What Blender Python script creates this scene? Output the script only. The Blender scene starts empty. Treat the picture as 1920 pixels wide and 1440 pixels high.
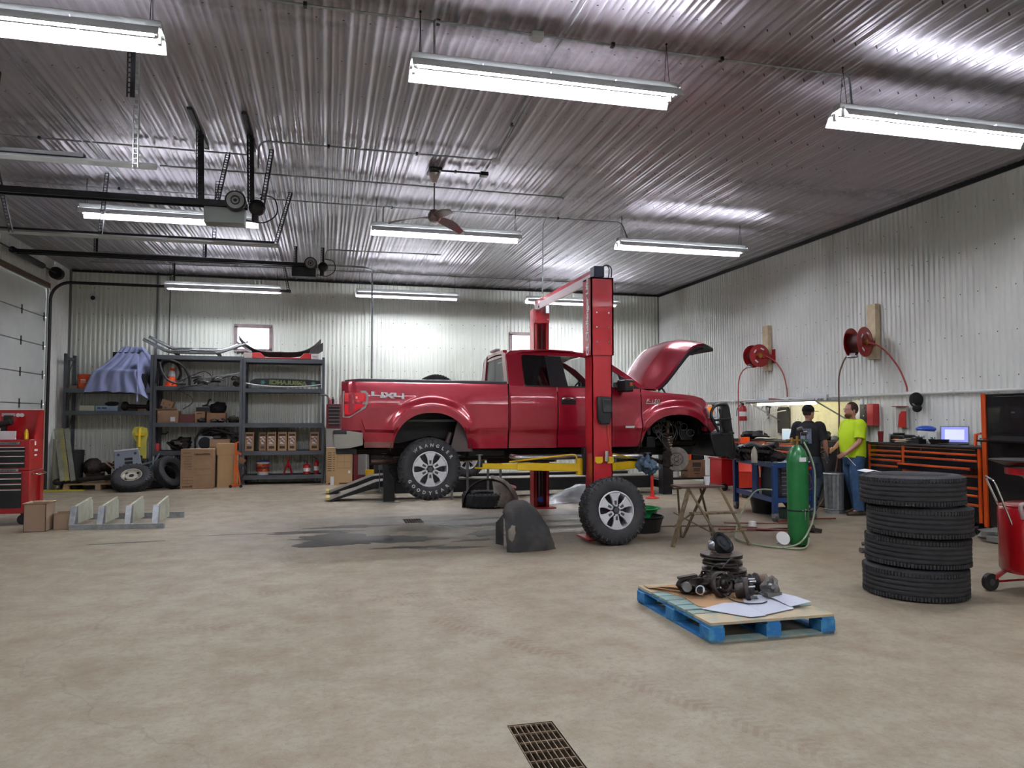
import bpy, bmesh, math, random
from math import *
from mathutils import Vector as V, Matrix as Mx, noise as NZ
S = bpy.context.scene
COL = S.collection
RD = random.Random(7)

# ---------- materials
def hx(h):
    h = h.lstrip('#')
    c = [int(h[i:i+2], 16)/255 for i in (0, 2, 4)]
    return tuple((x/12.92 if x <= .04045 else ((x+.055)/1.055)**2.4) for x in c)+(1,)
class NT:
    def __init__(s, m):
        s.t = m.node_tree; s.N = s.t.nodes; s.L = s.t.links
    def n(s, ty, **k):
        o = s.N.new(ty)
        for a, b in k.items():
            if a.startswith('i_'): o.inputs[a[2:].replace('_', ' ')].default_value = b
            else: setattr(o, a, b)
        return o
    def math(s, op, a, b=None):
        o = s.N.new('ShaderNodeMath'); o.operation = op
        for i, x in enumerate((a, b)):
            if x is None: continue
            if isinstance(x, (int, float)): o.inputs[i].default_value = x
            else: s.L.new(x, o.inputs[i])
        return o.outputs[0]
    def mix(s, fac, a, b):
        o = s.N.new('ShaderNodeMix'); o.data_type = 'RGBA'
        for i, x in ((0, fac), (6, a), (7, b)):
            if isinstance(x, (int, float, tuple)): o.inputs[i].default_value = x
            else: s.L.new(x, o.inputs[i])
        return o.outputs[2]
    def noise(s, vec, scale, det=4, rough=.6):
        o = s.N.new('ShaderNodeTexNoise'); o.inputs['Scale'].default_value = scale
        o.inputs['Detail'].default_value = det; o.inputs['Roughness'].default_value = rough
        if vec is not None: s.L.new(vec, o.inputs['Vector'])
        return o.outputs[0]
    def ramp(s, fac, a, b, va=0., vb=1.):
        o = s.N.new('ShaderNodeMapRange'); o.inputs[1].default_value = a; o.inputs[2].default_value = b
        o.inputs[3].default_value = va; o.inputs[4].default_value = vb; s.L.new(fac, o.inputs[0])
        return o.outputs[0]
    def scl(s, vec, x, y, z):
        o = s.N.new('ShaderNodeMapping'); o.inputs['Scale'].default_value = (x, y, z); s.L.new(vec, o.inputs[0])
        return o.outputs[0]
MATS = {}
def mat(name, col, rough=.5, metal=0., n=None, bump=None, coat=0., emit=None, alpha=None, spec=.5, trans=0.):
    """n=(scale, hex2, lo, hi) mottles the colour; bump=(scale, strength)"""
    if name in MATS: return MATS[name]
    m = bpy.data.materials.new(name); m.use_nodes = True
    t = NT(m); b = t.N['Principled BSDF']
    b.inputs['Base Color'].default_value = hx(col)
    b.inputs['Roughness'].default_value = rough; b.inputs['Metallic'].default_value = metal
    b.inputs['Coat Weight'].default_value = coat; b.inputs['Coat Roughness'].default_value = .04
    b.inputs['Specular IOR Level'].default_value = spec
    b.inputs['Transmission Weight'].default_value = trans
    tc = t.n('ShaderNodeTexCoord').outputs['Object']
    if n is None: n = (6., col, .3, .8)
    f = t.noise(tc, n[0])
    t.L.new(t.mix(t.ramp(f, n[2], n[3]), hx(col), hx(n[1])), b.inputs['Base Color'])
    if bump:
        bn = t.n('ShaderNodeBump', i_Strength=bump[1], i_Distance=.01)
        t.L.new(t.noise(tc, bump[0]), bn.inputs['Height']); t.L.new(bn.outputs[0], b.inputs['Normal'])
    if emit:
        b.inputs['Emission Color'].default_value = hx(emit[0]); b.inputs['Emission Strength'].default_value = emit[1]
    if alpha is not None: b.inputs['Alpha'].default_value = alpha
    MATS[name] = m
    return m

# ---------- mesh builder
class MB:
    def __init__(s, T=None):
        s.bm = bmesh.new(); s.T = T or Mx.Identity(4); s.m = 0
    def v(s, co): return s.bm.verts.new(s.T @ V(co))
    def f(s, vs):
        try:
            a = s.bm.faces.new(vs); a.material_index = s.m; return a
        except ValueError: return None
    def box(s, lo, hi, R=None):
        lo, hi = V(lo), V(hi); c = (lo+hi)/2; h = (hi-lo)/2
        P = []
        for i in range(8):
            d = V((h.x*(1 if i & 1 else -1), h.y*(1 if i & 2 else -1), h.z*(1 if i & 4 else -1)))
            if R is not None: d = R @ d
            P.append(s.v(c+d))
        for q in ((0, 2, 3, 1), (4, 5, 7, 6), (0, 1, 5, 4), (2, 6, 7, 3), (0, 4, 6, 2), (1, 3, 7, 5)):
            s.f([P[i] for i in q])
        return s
    def cb(s, c, sz, r=(0, 0, 0)):
        R = Mx.Rotation(r[2], 3, 'Z') @ Mx.Rotation(r[1], 3, 'Y') @ Mx.Rotation(r[0], 3, 'X')
        c = V(c); h = V(sz)/2
        return s.box(c-h, c+h, R)
    def bar(s, p, q, w, h=None, up=(0, 0, 1)):
        p, q = V(p), V(q); h = h or w
        d = (q-p).normalized(); u = V(up)
        a = d.cross(u)
        if a.length < 1e-3: a = d.cross(V((1, 0, 0)))
        a.normalize(); b = a.cross(d)
        r = [[s.v(x+a*w/2*i+b*h/2*j) for i, j in ((-1, -1), (1, -1), (1, 1), (-1, 1))] for x in (p, q)]
        for i in range(4): s.f([r[0][i], r[0][(i+1) % 4], r[1][(i+1) % 4], r[1][i]])
        s.f(r[0][::-1]); s.f(r[1])
        return s
    def tube(s, pts, r, n=8, closed=False, cap=True):
        pts = [V(p) for p in pts]; k = len(pts); rings = []
        prev = None
        for i, p in enumerate(pts):
            a = pts[(i-1) % k] if (closed or i > 0) else p
            b = pts[(i+1) % k] if (closed or i < k-1) else p
            d = (b-a).normalized() if (b-a).length > 1e-9 else V((0, 0, 1))
            if prev is None:
                x = d.cross(V((0, 0, 1)))
                if x.length < .05: x = d.cross(V((0, 1, 0)))
            else:
                x = prev-d*prev.dot(d)
                if x.length < 1e-6: x = d.cross(V((0, 1, 0)))
            x.normalize(); prev = x; y = d.cross(x)
            rr = r[i] if isinstance(r, (list, tuple)) else r
            rings.append([s.v(p+x*rr*cos(2*pi*j/n)+y*rr*sin(2*pi*j/n)) for j in range(n)])
        for i in range(k if closed else k-1):
            A, B = rings[i], rings[(i+1) % k]
            for j in range(n): s.f([A[j], A[(j+1) % n], B[(j+1) % n], B[j]])
        if cap and not closed: s.f(rings[0][::-1]); s.f(rings[-1])
        return s
    def cyl(s, p, q, r, r2=None, n=16):
        return s.tube([p, q], [r, r if r2 is None else r2], n)
    def lathe(s, prof, c=(0, 0, 0), ax=(0, 0, 1), n=32, closed=False, sx=1.):
        c = V(c); Q = V((0, 0, 1)).rotation_difference(V(ax)).to_matrix()
        rings = []
        for r, z in prof:
            if r < 1e-6: rings.append([s.v(c+Q @ V((0, 0, z)))])
            else: rings.append([s.v(c+Q @ V((r*cos(2*pi*j/n)*sx, r*sin(2*pi*j/n), z))) for j in range(n)])
        k = len(rings)
        for i in range(k if closed else k-1):
            A, B = rings[i], rings[(i+1) % k]
            for j in range(n):
                a = [A[j % len(A)], A[(j+1) % len(A)]] if len(A) > 1 else [A[0]]
                b = [B[(j+1) % len(B)], B[j % len(B)]] if len(B) > 1 else [B[0]]
                if len(a)+len(b) > 2: s.f(a+b)
        return s
    def prism(s, pts, a, b, pl='xz'):
        def g(p, t):
            return {'xz': (p[0], t, p[1]), 'xy': (p[0], p[1], t), 'yz': (t, p[0], p[1])}[pl]
        A = [s.v(g(p, a)) for p in pts]; B = [s.v(g(p, b)) for p in pts]
        s.f(A); s.f(B[::-1]); k = len(pts)
        for i in range(k): s.f([A[i], B[i], B[(i+1) % k], A[(i+1) % k]])
        return s
    def ell(s, c, r, n=14, m=8, R=None, nz=0., seed=0):
        c = V(c); r = V(r) if not isinstance(r, (int, float)) else V((r, r, r))
        rings = []
        for i in range(m+1):
            t = pi*i/m; ring = []
            for j in range(1 if i in (0, m) else n):
                a = 2*pi*j/n
                d = V((sin(t)*cos(a), sin(t)*sin(a), cos(t)))
                k = 1+nz*NZ.noise(d*1.7+V((seed*3.1, seed, 0))) if nz else 1
                d = V((d.x*r.x*k, d.y*r.y*k, d.z*r.z*k))
                if R is not None: d = R @ d
                ring.append(s.v(c+d))
            rings.append(ring)
        for i in range(m):
            A, B = rings[i], rings[i+1]
            for j in range(n):
                if len(A) == 1: s.f([A[0], B[j], B[(j+1) % n]])
                elif len(B) == 1: s.f([A[j], B[0], A[(j+1) % n]])
                else: s.f([A[j], B[j], B[(j+1) % n], A[(j+1) % n]])
        return s
    def sheet(s, G, th=0., d=None, close=False):
        """grid of points -> surface; th thickens it along d (or its normal)"""
        A = [[s.v(p) for p in row] for row in G]
        m, n = len(G), len(G[0])
        for i in range(m-1):
            for j in range(n-1 if not close else n):
                s.f([A[i][j], A[i][(j+1) % n], A[i+1][(j+1) % n], A[i+1][j]])
        if th:
            def nr(i, j):
                if d is not None: return V(d)
                a = V(G[min(i+1, m-1)][j])-V(G[max(i-1, 0)][j]); b = V(G[i][min(j+1, n-1)])-V(G[i][max(j-1, 0)])
                q = a.cross(b)
                return q.normalized() if q.length > 1e-9 else V((0, 0, 1))
            B = [[s.v(V(G[i][j])+nr(i, j)*th) for j in range(n)] for i in range(m)]
            for i in range(m-1):
                for j in range(n-1): s.f([B[i][j], B[i+1][j], B[i+1][j+1], B[i][j+1]])
            for i in range(m-1):
                for j in (0, n-1): s.f([A[i][j], A[i+1][j], B[i+1][j], B[i][j]])
            for j in range(n-1):
                for i in (0, m-1): s.f([A[i][j], B[i][j], B[i][j+1], A[i][j+1]])
        return s
    def obj(s, name, m, parent=None, bev=0., ang=35, sub=0, fixn=True):
        bm = s.bm
        if fixn: bmesh.ops.recalc_face_normals(bm, faces=bm.faces)
        for f in bm.faces: f.smooth = True
        for e in bm.edges:
            if len(e.link_faces) == 2 and e.calc_face_angle(0) > radians(ang): e.smooth = False
        me = bpy.data.meshes.new(name); bm.to_mesh(me); bm.free()
        for x in (m if isinstance(m, (list, tuple)) else [m]): me.materials.append(x)
        o = bpy.data.objects.new(name, me); COL.objects.link(o)
        if parent is not None:
            o.parent = parent
            r = parent
            while r.parent: r = r.parent
            if r.get('_w') and parent is r: o.matrix_parent_inverse = Mx.Translation(-r.location)
        if bev:
            b = o.modifiers.new('bevel', 'BEVEL'); b.width = bev; b.segments = 2; b.limit_method = 'ANGLE'; b.angle_limit = radians(40)
            b.harden_normals = False
        if sub:
            b = o.modifiers.new('sub', 'SUBSURF'); b.levels = sub; b.render_levels = sub
        return o

def thing(name, label, cat, loc=(0, 0, 0), rz=0., group=None, w=False, rot=None):
    """Empty at the base of a thing; w=True: its parts are given in world metres"""
    o = bpy.data.objects.new(name, None); COL.objects.link(o)
    o.location = loc; o.rotation_euler = rot or (0, 0, rz); o.empty_display_size = .1
    o['label'] = label; o['category'] = cat
    if group: o['group'] = group
    if w: o['_w'] = 1
    return o
def tag(o, label, cat, group=None):
    o['label'] = label; o['category'] = cat
    if group: o['group'] = group
    return o
def struct(o): o['kind'] = 'structure'; return o
def kids(o): return [c for c in COL.objects if c.parent == o]
def dup(root, loc=None, rz=None, label=None, group=None, rot=None):
    r = root.copy(); COL.objects.link(r)
    if loc is not None: r.location = loc
    if rz is not None: r.rotation_euler = (0, 0, rz)
    if rot is not None: r.rotation_euler = rot
    if label: r['label'] = label
    if group: r['group'] = group
    def rec(a, b):
        for ch in kids(a):
            c = ch.copy(); COL.objects.link(c); c.parent = b; rec(ch, c)
    rec(root, r)
    return r
def cr(pts, k=6, closed=False):
    """Catmull-Rom through the points"""
    P = [V(p) for p in pts]; n = len(P); out = []
    g = (lambda i: P[i % n]) if closed else (lambda i: P[max(0, min(n-1, i))])
    for i in range(n if closed else n-1):
        a, b, c, d = g(i-1), g(i), g(i+1), g(i+2)
        for j in range(k):
            t = j/k
            out.append(.5*((2*b)+(c-a)*t+(2*a-5*b+4*c-d)*t*t+(3*b-a-3*c+d)*t**3))
    if not closed: out.append(P[-1])
    return out
def fillet(pts, r, k=5):
    """polyline with rounded corners"""
    P = [V(p) for p in pts]; out = [P[0]]
    for i in range(1, len(P)-1):
        a, b, c = P[i-1], P[i], P[i+1]
        u = (a-b); w = (c-b); rr = min(r, u.length*.49, w.length*.49)
        p, q = b+u.normalized()*rr, b+w.normalized()*rr
        for j in range(k+1):
            t = j/k
            out.append(p*(1-t)**2+b*2*t*(1-t)+q*t*t)
    out.append(P[-1]); return out
def circ(c, r, n=16, pl='xz', a0=0, a1=2*pi, full=True):
    out = []
    for i in range(n if full else n+1):
        a = a0+(a1-a0)*i/n; x, y = r*cos(a), r*sin(a)
        out.append({'xz': (c[0]+x, c[1], c[2]+y), 'xy': (c[0]+x, c[1]+y, c[2]), 'yz': (c[0], c[1]+x, c[2]+y)}[pl])
    return out
def text(body, size, mt, parent, name='lettering', loc=(0, 0, 0), rot=(0, 0, 0), ext=.002, sx=1., w=False, mirror=False, shear=0., bold=0.):
    """raised lettering as a real mesh; rot (pi/2,0,0) reads from -Y"""
    cu = bpy.data.curves.new('t', 'FONT'); cu.body = body; cu.size = size; cu.extrude = ext; cu.align_x = 'CENTER'; cu.align_y = 'CENTER'; cu.shear = shear
    cu.resolution_u = 3; cu.offset = bold
    t = bpy.data.objects.new('t', cu); COL.objects.link(t)
    dg = bpy.context.evaluated_depsgraph_get(); me = bpy.data.meshes.new_from_object(t.evaluated_get(dg))
    bpy.data.objects.remove(t); me.materials.clear(); me.materials.append(mt)
    M = Mx.Translation(loc) @ (Mx.Rotation(rot[2], 4, 'Z') @ Mx.Rotation(rot[1], 4, 'Y') @ Mx.Rotation(rot[0], 4, 'X')) @ Mx.Diagonal((sx*(-1 if mirror else 1), 1, 1, 1))
    me.transform(M)
    if mirror: me.flip_normals()
    o = bpy.data.objects.new(name, me); COL.objects.link(o); o.parent = parent
    if parent is not None and parent.get('_w'): o.matrix_parent_inverse = Mx.Translation(-parent.location)
    return o
def lerp(a, b, t): return a+(b-a)*t
def interp(xs, ys, x):
    if x <= xs[0]: return ys[0]
    for i in range(len(xs)-1):
        if x <= xs[i+1]:
            t = (x-xs[i])/(xs[i+1]-xs[i]) if xs[i+1] > xs[i] else 0
            return ys[i]+(ys[i+1]-ys[i])*t
    return ys[-1]

# ---------- shared materials
BLK = mat('black_plastic', '#17181a', .45)
BLKM = mat('black_metal', '#1b1c1f', .4, .3, n=(8, '#2b2c2f', .3, .8))
RUB = mat('rubber', '#27282a', .72, n=(14, '#37383a', .3, .8), bump=(60, .25))
RUBH = mat('rubber_hose', '#141415', .5)
STEEL = mat('steel', '#9b9da0', .35, .9, n=(9, '#7d7f82', .3, .8))
GALV = mat('galvanised_steel', '#a9aeb0', .42, .7, n=(14, '#8d9396', .35, .7))
CHR = mat('chrome', '#d9dadb', .12, 1.)
DRK = mat('greasy_iron', '#26221f', .55, .6, n=(20, '#3d352e', .4, .75), bump=(40, .5))
IRON = mat('worn_iron', '#4b4542', .45, .8, n=(18, '#2a2725', .35, .75), bump=(40, .4))
RED = mat('red_paint', '#b3161d', .3, n=(4, '#a0141a', .3, .8), coat=.4)
WHT = mat('white_plastic', '#d8dad8', .4)
CARD = mat('cardboard', '#a98a6c', .85, n=(5, '#9a7b5e', .3, .8))
CARDD = mat('cardboard_dark', '#8a6a50', .85, n=(5, '#74553f', .3, .8))
PRINT = mat('printed_ink', '#3c3128', .8)
PAPER = mat('paper', '#e2e3e4', .7)
WOOD = mat('pine_wood', '#c2a988', .7, n=(9, '#ac8f6c', .3, .8))
ORG = mat('orange_plastic', '#e0501c', .45)
CSKIN = mat('skin', '#c08a76', .5, n=(12, '#b07a68', .3, .8))
# ---------- the room shell
X0, X1, Y0, Y1, ZC = -5.77, 9.0, -8.0, 19.0, 5.0
def panelmat(name, c1, c2, rough, metal, rows, cols, axis, dirt, bumpy=.0, streak=(1, 1, 1), rvar=.2):
    """painted / galvanised sheet with fastener heads in rows"""
    m = bpy.data.materials.new(name); m.use_nodes = True; t = NT(m); b = t.N['Principled BSDF']
    tc = t.n('ShaderNodeTexCoord').outputs['Object']
    sep = t.n('ShaderNodeSeparateXYZ'); t.L.new(tc, sep.inputs[0])
    u = sep.outputs[axis[0]]; w = sep.outputs[axis[1]]
    f1 = t.noise(t.scl(tc, *streak), 1.1, 3, .55)
    col = t.mix(t.ramp(f1, .35, .75), hx(c1), hx(c2))
    f2 = t.noise(tc, .55, 2, .5)
    col = t.mix(t.ramp(f2, .5, .8, 0, dirt[1]), col, hx(dirt[0]))
    if name.startswith('galv'):
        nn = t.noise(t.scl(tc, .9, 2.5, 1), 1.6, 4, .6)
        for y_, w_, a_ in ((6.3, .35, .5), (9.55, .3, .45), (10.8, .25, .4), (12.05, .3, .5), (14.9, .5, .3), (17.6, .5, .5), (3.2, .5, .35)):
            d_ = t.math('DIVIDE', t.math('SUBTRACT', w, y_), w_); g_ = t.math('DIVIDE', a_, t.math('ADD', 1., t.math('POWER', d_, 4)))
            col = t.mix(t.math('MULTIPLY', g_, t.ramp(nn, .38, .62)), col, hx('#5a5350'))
    # fasteners
    def fr(x, p):
        q = t.math('FRACT', t.math('DIVIDE', x, p)); return t.math('MULTIPLY', t.math('SUBTRACT', q, .5), p)
    d = t.math('ADD', t.math('POWER', t.math('ABSOLUTE', fr(u, cols)), 2), t.math('POWER', t.math('ABSOLUTE', fr(w, rows)), 2))
    mk = t.math('LESS_THAN', d, .009**2)
    col = t.mix(mk, col, hx('#3a3a3c'))
    t.L.new(col, b.inputs['Base Color'])
    b.inputs['Metallic'].default_value = metal
    b.inputs['Roughness'].default_value = rough
    if bumpy:
        bn = t.n('ShaderNodeBump', i_Strength=bumpy, i_Distance=.02)
        t.L.new(t.noise(t.scl(tc, *streak), 3., 1), bn.inputs['Height']); t.L.new(bn.outputs[0], b.inputs['Normal'])
    return m
WALL = panelmat('painted_wall_steel', '#e0e5da', '#e8ece2', .42, .0, .61, .3, (0, 2), ('#a3a59f', .45), streak=(1, 1, .25), rvar=.08)
WALLR = panelmat('painted_side_wall_steel', '#e2e5df', '#eaece6', .42, .0, .61, .3, (1, 2), ('#a5a69f', .4), streak=(1, 1, .25), rvar=.08)
CEIL = panelmat('galvanised_ceiling_steel', '#aaa7ae', '#b6b3ba', .3, .42, .76, .2286, (0, 1), ('#858080', .4), bumpy=.0, streak=(.8, .12, 1), rvar=.02)

def corr(name, a0, a1, place, m, pitch=.1, dep=.022, holes=(), z0=0., z1=ZC):
    """corrugated sheet; place(a, d, z) -> point; holes = (a0, a1, z0, z1)"""
    b = MB(); prof = []
    n = int(round((a1-a0)/pitch)); p = (a1-a0)/n
    for i in range(n):
        for t, d in ((0, 0), (.28, 0), (.4, dep), (.72, dep), (.88, 0)):
            prof.append((a0+(i+t)*p, d))
    prof.append((a1, 0))
    for (u, d), (w, e) in zip(prof[:-1], prof[1:]):
        segs = [(z0, z1)]
        for h in holes:
            if h[0] <= (u+w)/2 <= h[1]:
                segs = [s for s in ((z0, h[2]), (h[3], z1)) if s[1]-s[0] > .01]
        for s in segs:
            b.f([b.v(place(u, d, s[0])), b.v(place(w, e, s[0])), b.v(place(w, e, s[1])), b.v(place(u, d, s[1]))])
    bmesh.ops.remove_doubles(b.bm, verts=b.bm.verts, dist=1e-4)
    return struct(b.obj(name, m, fixn=False, ang=25))
WINS = [(-2.12, -1.33, 3.2, 3.78), (4.74, 5.53, 3.2, 3.78)]
DA = (12.75, 17.55, 4.3); DB = (7.5, 11.2, 3.85)
corr('wall_back', X0, X1, lambda a, d, z: (a, Y1-d, z), WALL, holes=WINS)
corr('wall_right', Y0, Y1, lambda a, d, z: (X1-d, a, z), WALLR)
corr('wall_left', Y0, Y1, lambda a, d, z: (X0+d, a, z), WALLR, dep=.014, holes=[(DA[0], DA[1], -1, DA[2]), (DB[0], DB[1], -1, DB[2])])
corr('wall_front', X0, X1, lambda a, d, z: (a, Y0+d, z), WALL, pitch=.2)
b = MB(); b.box((X0-.4, Y0-.3, ZC+.06), (X1+.3, Y1+.3, ZC+.2)); struct(b.obj('trim_1', GALV))
# ceiling sheet with ribs along the room
b = MB(); prof = []
n = int(round((X1-X0)/.2286)); p = (X1-X0)/n
for i in range(n):
    for t, d in ((0, 0), (.05, .03), (.17, .03), (.24, 0), (.44, 0), (.46, .007), (.53, .007), (.56, 0), (.72, 0), (.74, .007), (.81, .007), (.84, 0)):
        prof.append((X0+(i+t)*p, ZC-d))
prof.append((X1, ZC))
ys = [Y0, -1.5, 3.3, 7.9, 12.6, Y1]
for k in range(len(ys)-1):
    o = -.002*(k % 2)
    A = [b.v((x, ys[k]-.05, z+o)) for x, z in prof]; B = [b.v((x, ys[k+1], z+o)) for x, z in prof]
    for i in range(len(A)-1): b.f([A[i], B[i], B[i+1], A[i+1]])
struct(b.obj('ceiling', CEIL, fixn=False, ang=20))
# edge trims where sheets meet
b = MB(); b.box((X1-.05, Y0, ZC-.09), (X1-.022, Y1, ZC-.02)); struct(b.obj('trim_2', BLKM))
b = MB(); b.box((X0, Y1-.05, ZC-.07), (X1, Y1-.022, ZC-.02)); struct(b.obj('trim_3', BLKM))
b = MB(); b.box((X0, Y1-.06, 0), (X0+.06, Y1-.022, ZC)); struct(b.obj('trim_4', mat('corner_trim', '#77797a', .5)))
b = MB(); b.box((X0+1.86, Y1-.045, 0), (X0+1.9, Y1-.022, ZC)); struct(b.obj('trim_5', mat('corner_trim', '#77797a', .5)))
b = MB(); b.box((X1-.05, Y1-.05, 0), (X1-.02, Y1-.02, ZC)); struct(b.obj('trim_6', mat('corner_trim', '#77797a', .5)))

# floor: concrete slab with openings over two drains
m = bpy.data.materials.new('concrete_floor'); m.use_nodes = True; t = NT(m); bs = t.N['Principled BSDF']
tc = t.n('ShaderNodeTexCoord').outputs['Object']
sep = t.n('ShaderNodeSeparateXYZ'); t.L.new(tc, sep.inputs[0]); sx, sy = sep.outputs[0], sep.outputs[1]
big = t.noise(tc, .45, 5, .6); mid = t.noise(tc, 2.6, 8, .72); fin = t.noise(tc, 22., 6, .75); grit = t.noise(tc, 90., 3, .7)
c = t.mix(t.ramp(big, .35, .7), hx('#958d79'), hx('#a19883'))
c = t.mix(t.ramp(mid, .42, .7, 0, .7), c, hx('#7f6e57'))
c = t.mix(t.ramp(fin, .48, .72, 0, .6), c, hx('#74654f'))
c = t.mix(t.ramp(grit, .58, .75, 0, .45), c, hx('#cabfae'))
# grey oily work zone under and before the lift
wv = t.math('ADD', t.math('POWER', t.math('DIVIDE', t.math('SUBTRACT', sx, 2.6), 4.4), 2), t.math('POWER', t.math('DIVIDE', t.math('SUBTRACT', sy, 10.6), 2.6), 2))
wz = t.math('SUBTRACT', 1.25, t.math('ADD', wv, t.math('MULTIPLY', t.math('SUBTRACT', mid, .5), 1.5)))
c = t.mix(t.ramp(wz, 0, 1, 0, .6), c, hx('#7d756b'))
# brown trodden dirt at the right
wv2 = t.math('ADD', t.math('POWER', t.math('DIVIDE', t.math('SUBTRACT', sx, 5.6), 1.7), 2), t.math('POWER', t.math('DIVIDE', t.math('SUBTRACT', sy, 9.0), 3.2), 2))
wz2 = t.math('SUBTRACT', 1.2, t.math('ADD', wv2, t.math('MULTIPLY', t.math('SUBTRACT', mid, .5), 1.6)))
c = t.mix(t.ramp(wz2, 0, 1, 0, .5), c, hx('#8a7762'))
# tyre tracks: ribbed bands
def track(c, ax, ay, ang, w, y0, y1, amt):
    u = t.math('ADD', t.math('MULTIPLY', t.math('SUBTRACT', sx, ax), cos(ang)), t.math('MULTIPLY', t.math('SUBTRACT', sy, ay), sin(ang)))
    q = t.math('ADD', t.math('MULTIPLY', t.math('SUBTRACT', sx, ax), -sin(ang)), t.math('MULTIPLY', t.math('SUBTRACT', sy, ay), cos(ang)))
    u = t.math('ADD', u, t.math('MULTIPLY', t.math('POWER', q, 2), .035))
    band = t.math('MULTIPLY', t.math('LESS_THAN', t.math('ABSOLUTE', u), w), t.math('MULTIPLY', t.math('GREATER_THAN', q, y0), t.math('LESS_THAN', q, y1)))
    v = t.math('ADD', t.math('FRACT', t.math('MULTIPLY', t.math('ADD', q, t.math('MULTIPLY', t.math('ABSOLUTE', u), .6)), 16)), 0)
    tr = t.math('MULTIPLY', t.math('MULTIPLY', band, t.math('GREATER_THAN', v, .45)), t.ramp(mid, .38, .62, 0, amt))
    return t.mix(tr, c, hx('#7b6752'))
c = track(c, 1.75, 4.2, .45, .1, -1.6, 1.8, .55)
c = track(c, -.1, 6.9, 1.25, .1, -1.8, 1.2, .5)
c = track(c, -1.6, 6.2, 1.32, .09, -1.6, 1.6, .35)
c = track(c, .6, 6.4, .7, .09, -1.4, 1., .3)
# fine cracks
vo = t.n('ShaderNodeTexVoronoi', feature='DISTANCE_TO_EDGE'); vo.inputs['Scale'].default_value = .22
wn = t.n('ShaderNodeVectorMath', operation='ADD'); nz = t.n('ShaderNodeTexNoise'); nz.inputs['Scale'].default_value = 1.2; nz.inputs['Detail'].default_value = 6
t.L.new(tc, nz.inputs['Vector']); t.L.new(tc, wn.inputs[0]); t.L.new(nz.outputs['Color'], wn.inputs[1]); t.L.new(wn.outputs[0], vo.inputs['Vector'])
c = t.mix(t.math('MULTIPLY', t.math('LESS_THAN', vo.outputs['Distance'], .0022), .22), c, hx('#5d5145'))
t.L.new(c, bs.inputs['Base Color'])
t.L.new(t.ramp(mid, .3, .7, .42, .62), bs.inputs['Roughness'])
bn = t.n('ShaderNodeBump', i_Strength=.25, i_Distance=.006); t.L.new(t.math('ADD', fin, t.math('MULTIPLY', grit, .5)), bn.inputs['Height']); t.L.new(bn.outputs[0], bs.inputs['Normal'])
FLOORM = m
G1 = (.905, 3.0, 1.143, 3.71); G2 = (1.16, 11.08, 1.44, 11.52)
b = MB(); xs = sorted([X0-.3, X1+.2, G1[0], G1[2], G2[0], G2[2]]); ysr = sorted([Y0-.2, Y1+.2, G1[1], G1[3], G2[1], G2[3]])
for i in range(len(xs)-1):
    for j in range(len(ysr)-1):
        cx, cy = (xs[i]+xs[i+1])/2, (ysr[j]+ysr[j+1])/2
        if any(g[0] < cx < g[2] and g[1] < cy < g[3] for g in (G1, G2)): continue
        b.f([b.v((xs[i], ysr[j], 0)), b.v((xs[i+1], ysr[j], 0)), b.v((xs[i+1], ysr[j+1], 0)), b.v((xs[i], ysr[j+1], 0))])
bmesh.ops.remove_doubles(b.bm, verts=b.bm.verts, dist=1e-4)
b.m = 1
for g in (G1, G2):
    z = -.35
    for p, q in (((g[0], g[1]), (g[2], g[1])), ((g[2], g[1]), (g[2], g[3])), ((g[2], g[3]), (g[0], g[3])), ((g[0], g[3]), (g[0], g[1]))):
        b.f([b.v((*p, 0)), b.v((*q, 0)), b.v((*q, z)), b.v((*p, z))])
    b.f([b.v((g[0], g[1], z)), b.v((g[2], g[1], z)), b.v((g[2], g[3], z)), b.v((g[0], g[3], z))])
struct(b.obj('floor', [FLOORM, mat('drain_pit', '#2a1f17', .6, n=(9, '#4a3524', .4, .8))], fixn=False))
GRT = mat('grate_steel', '#8b7a63', .55, .5, n=(22, '#5b4a38', .35, .75))
for g, nx, ny, lb in ((G1, 8, 7, 'steel floor drain grate in the bare foreground concrete'), (G2, 7, 3, 'small floor drain grate beside the puddles left of the lift')):
    r = thing('drain_grate', lb, 'drain', (g[0], g[1], 0), w=True)
    b = MB(); w = .005
    for i in range(nx+1):
        x = lerp(g[0]+.008, g[2]-.008, i/nx); b.box((x-w/2, g[1]+.004, -.03), (x+w/2, g[3]-.004, -.003))
    b.obj('bearing_bar', GRT, r)['kind'] = 'stuff'
    b = MB()
    for j in range(ny+1):
        y = lerp(g[1]+.008, g[3]-.008, j/ny); b.box((g[0]+.004, y-.004, -.012), (g[2]-.004, y+.004, -.0025))
    b.obj('cross_bar', GRT, r)['kind'] = 'stuff'
# wet patches: thin irregular films of water
WET = mat('wet_concrete', '#38322d', .38, n=(3, '#1f1b18', .4, .6), coat=.15)
def puddle(cx, cy, rx, ry, seed, lb, th=0., th0=.0015, nz=.75):
    b = MB(); N = 90; pts = []
    for i in range(N):
        a = 2*pi*i/N; d = V((cos(a), sin(a), seed*5.3))
        k = 1+nz*NZ.noise(d*1.6)+.5*nz*NZ.noise(d*4.7)+.25*nz*NZ.noise(d*11)
        x, y = rx*k*cos(a), ry*k*sin(a)
        pts.append((cx+x*cos(th)-y*sin(th), cy+x*sin(th)+y*cos(th)))
    b.prism(pts, .0004, th0, 'xy')
    return tag(b.obj('puddle', WET), lb, 'puddle', 'water puddles on the concrete')
puddle(.35, 9.75, .85, .36, 1, 'widest puddle, left of the small drain', -.12, nz=.85)
puddle(-.15, 10.5, .6, .13, 12, 'wet strip behind the widest puddle', .05, nz=.8)
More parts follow.
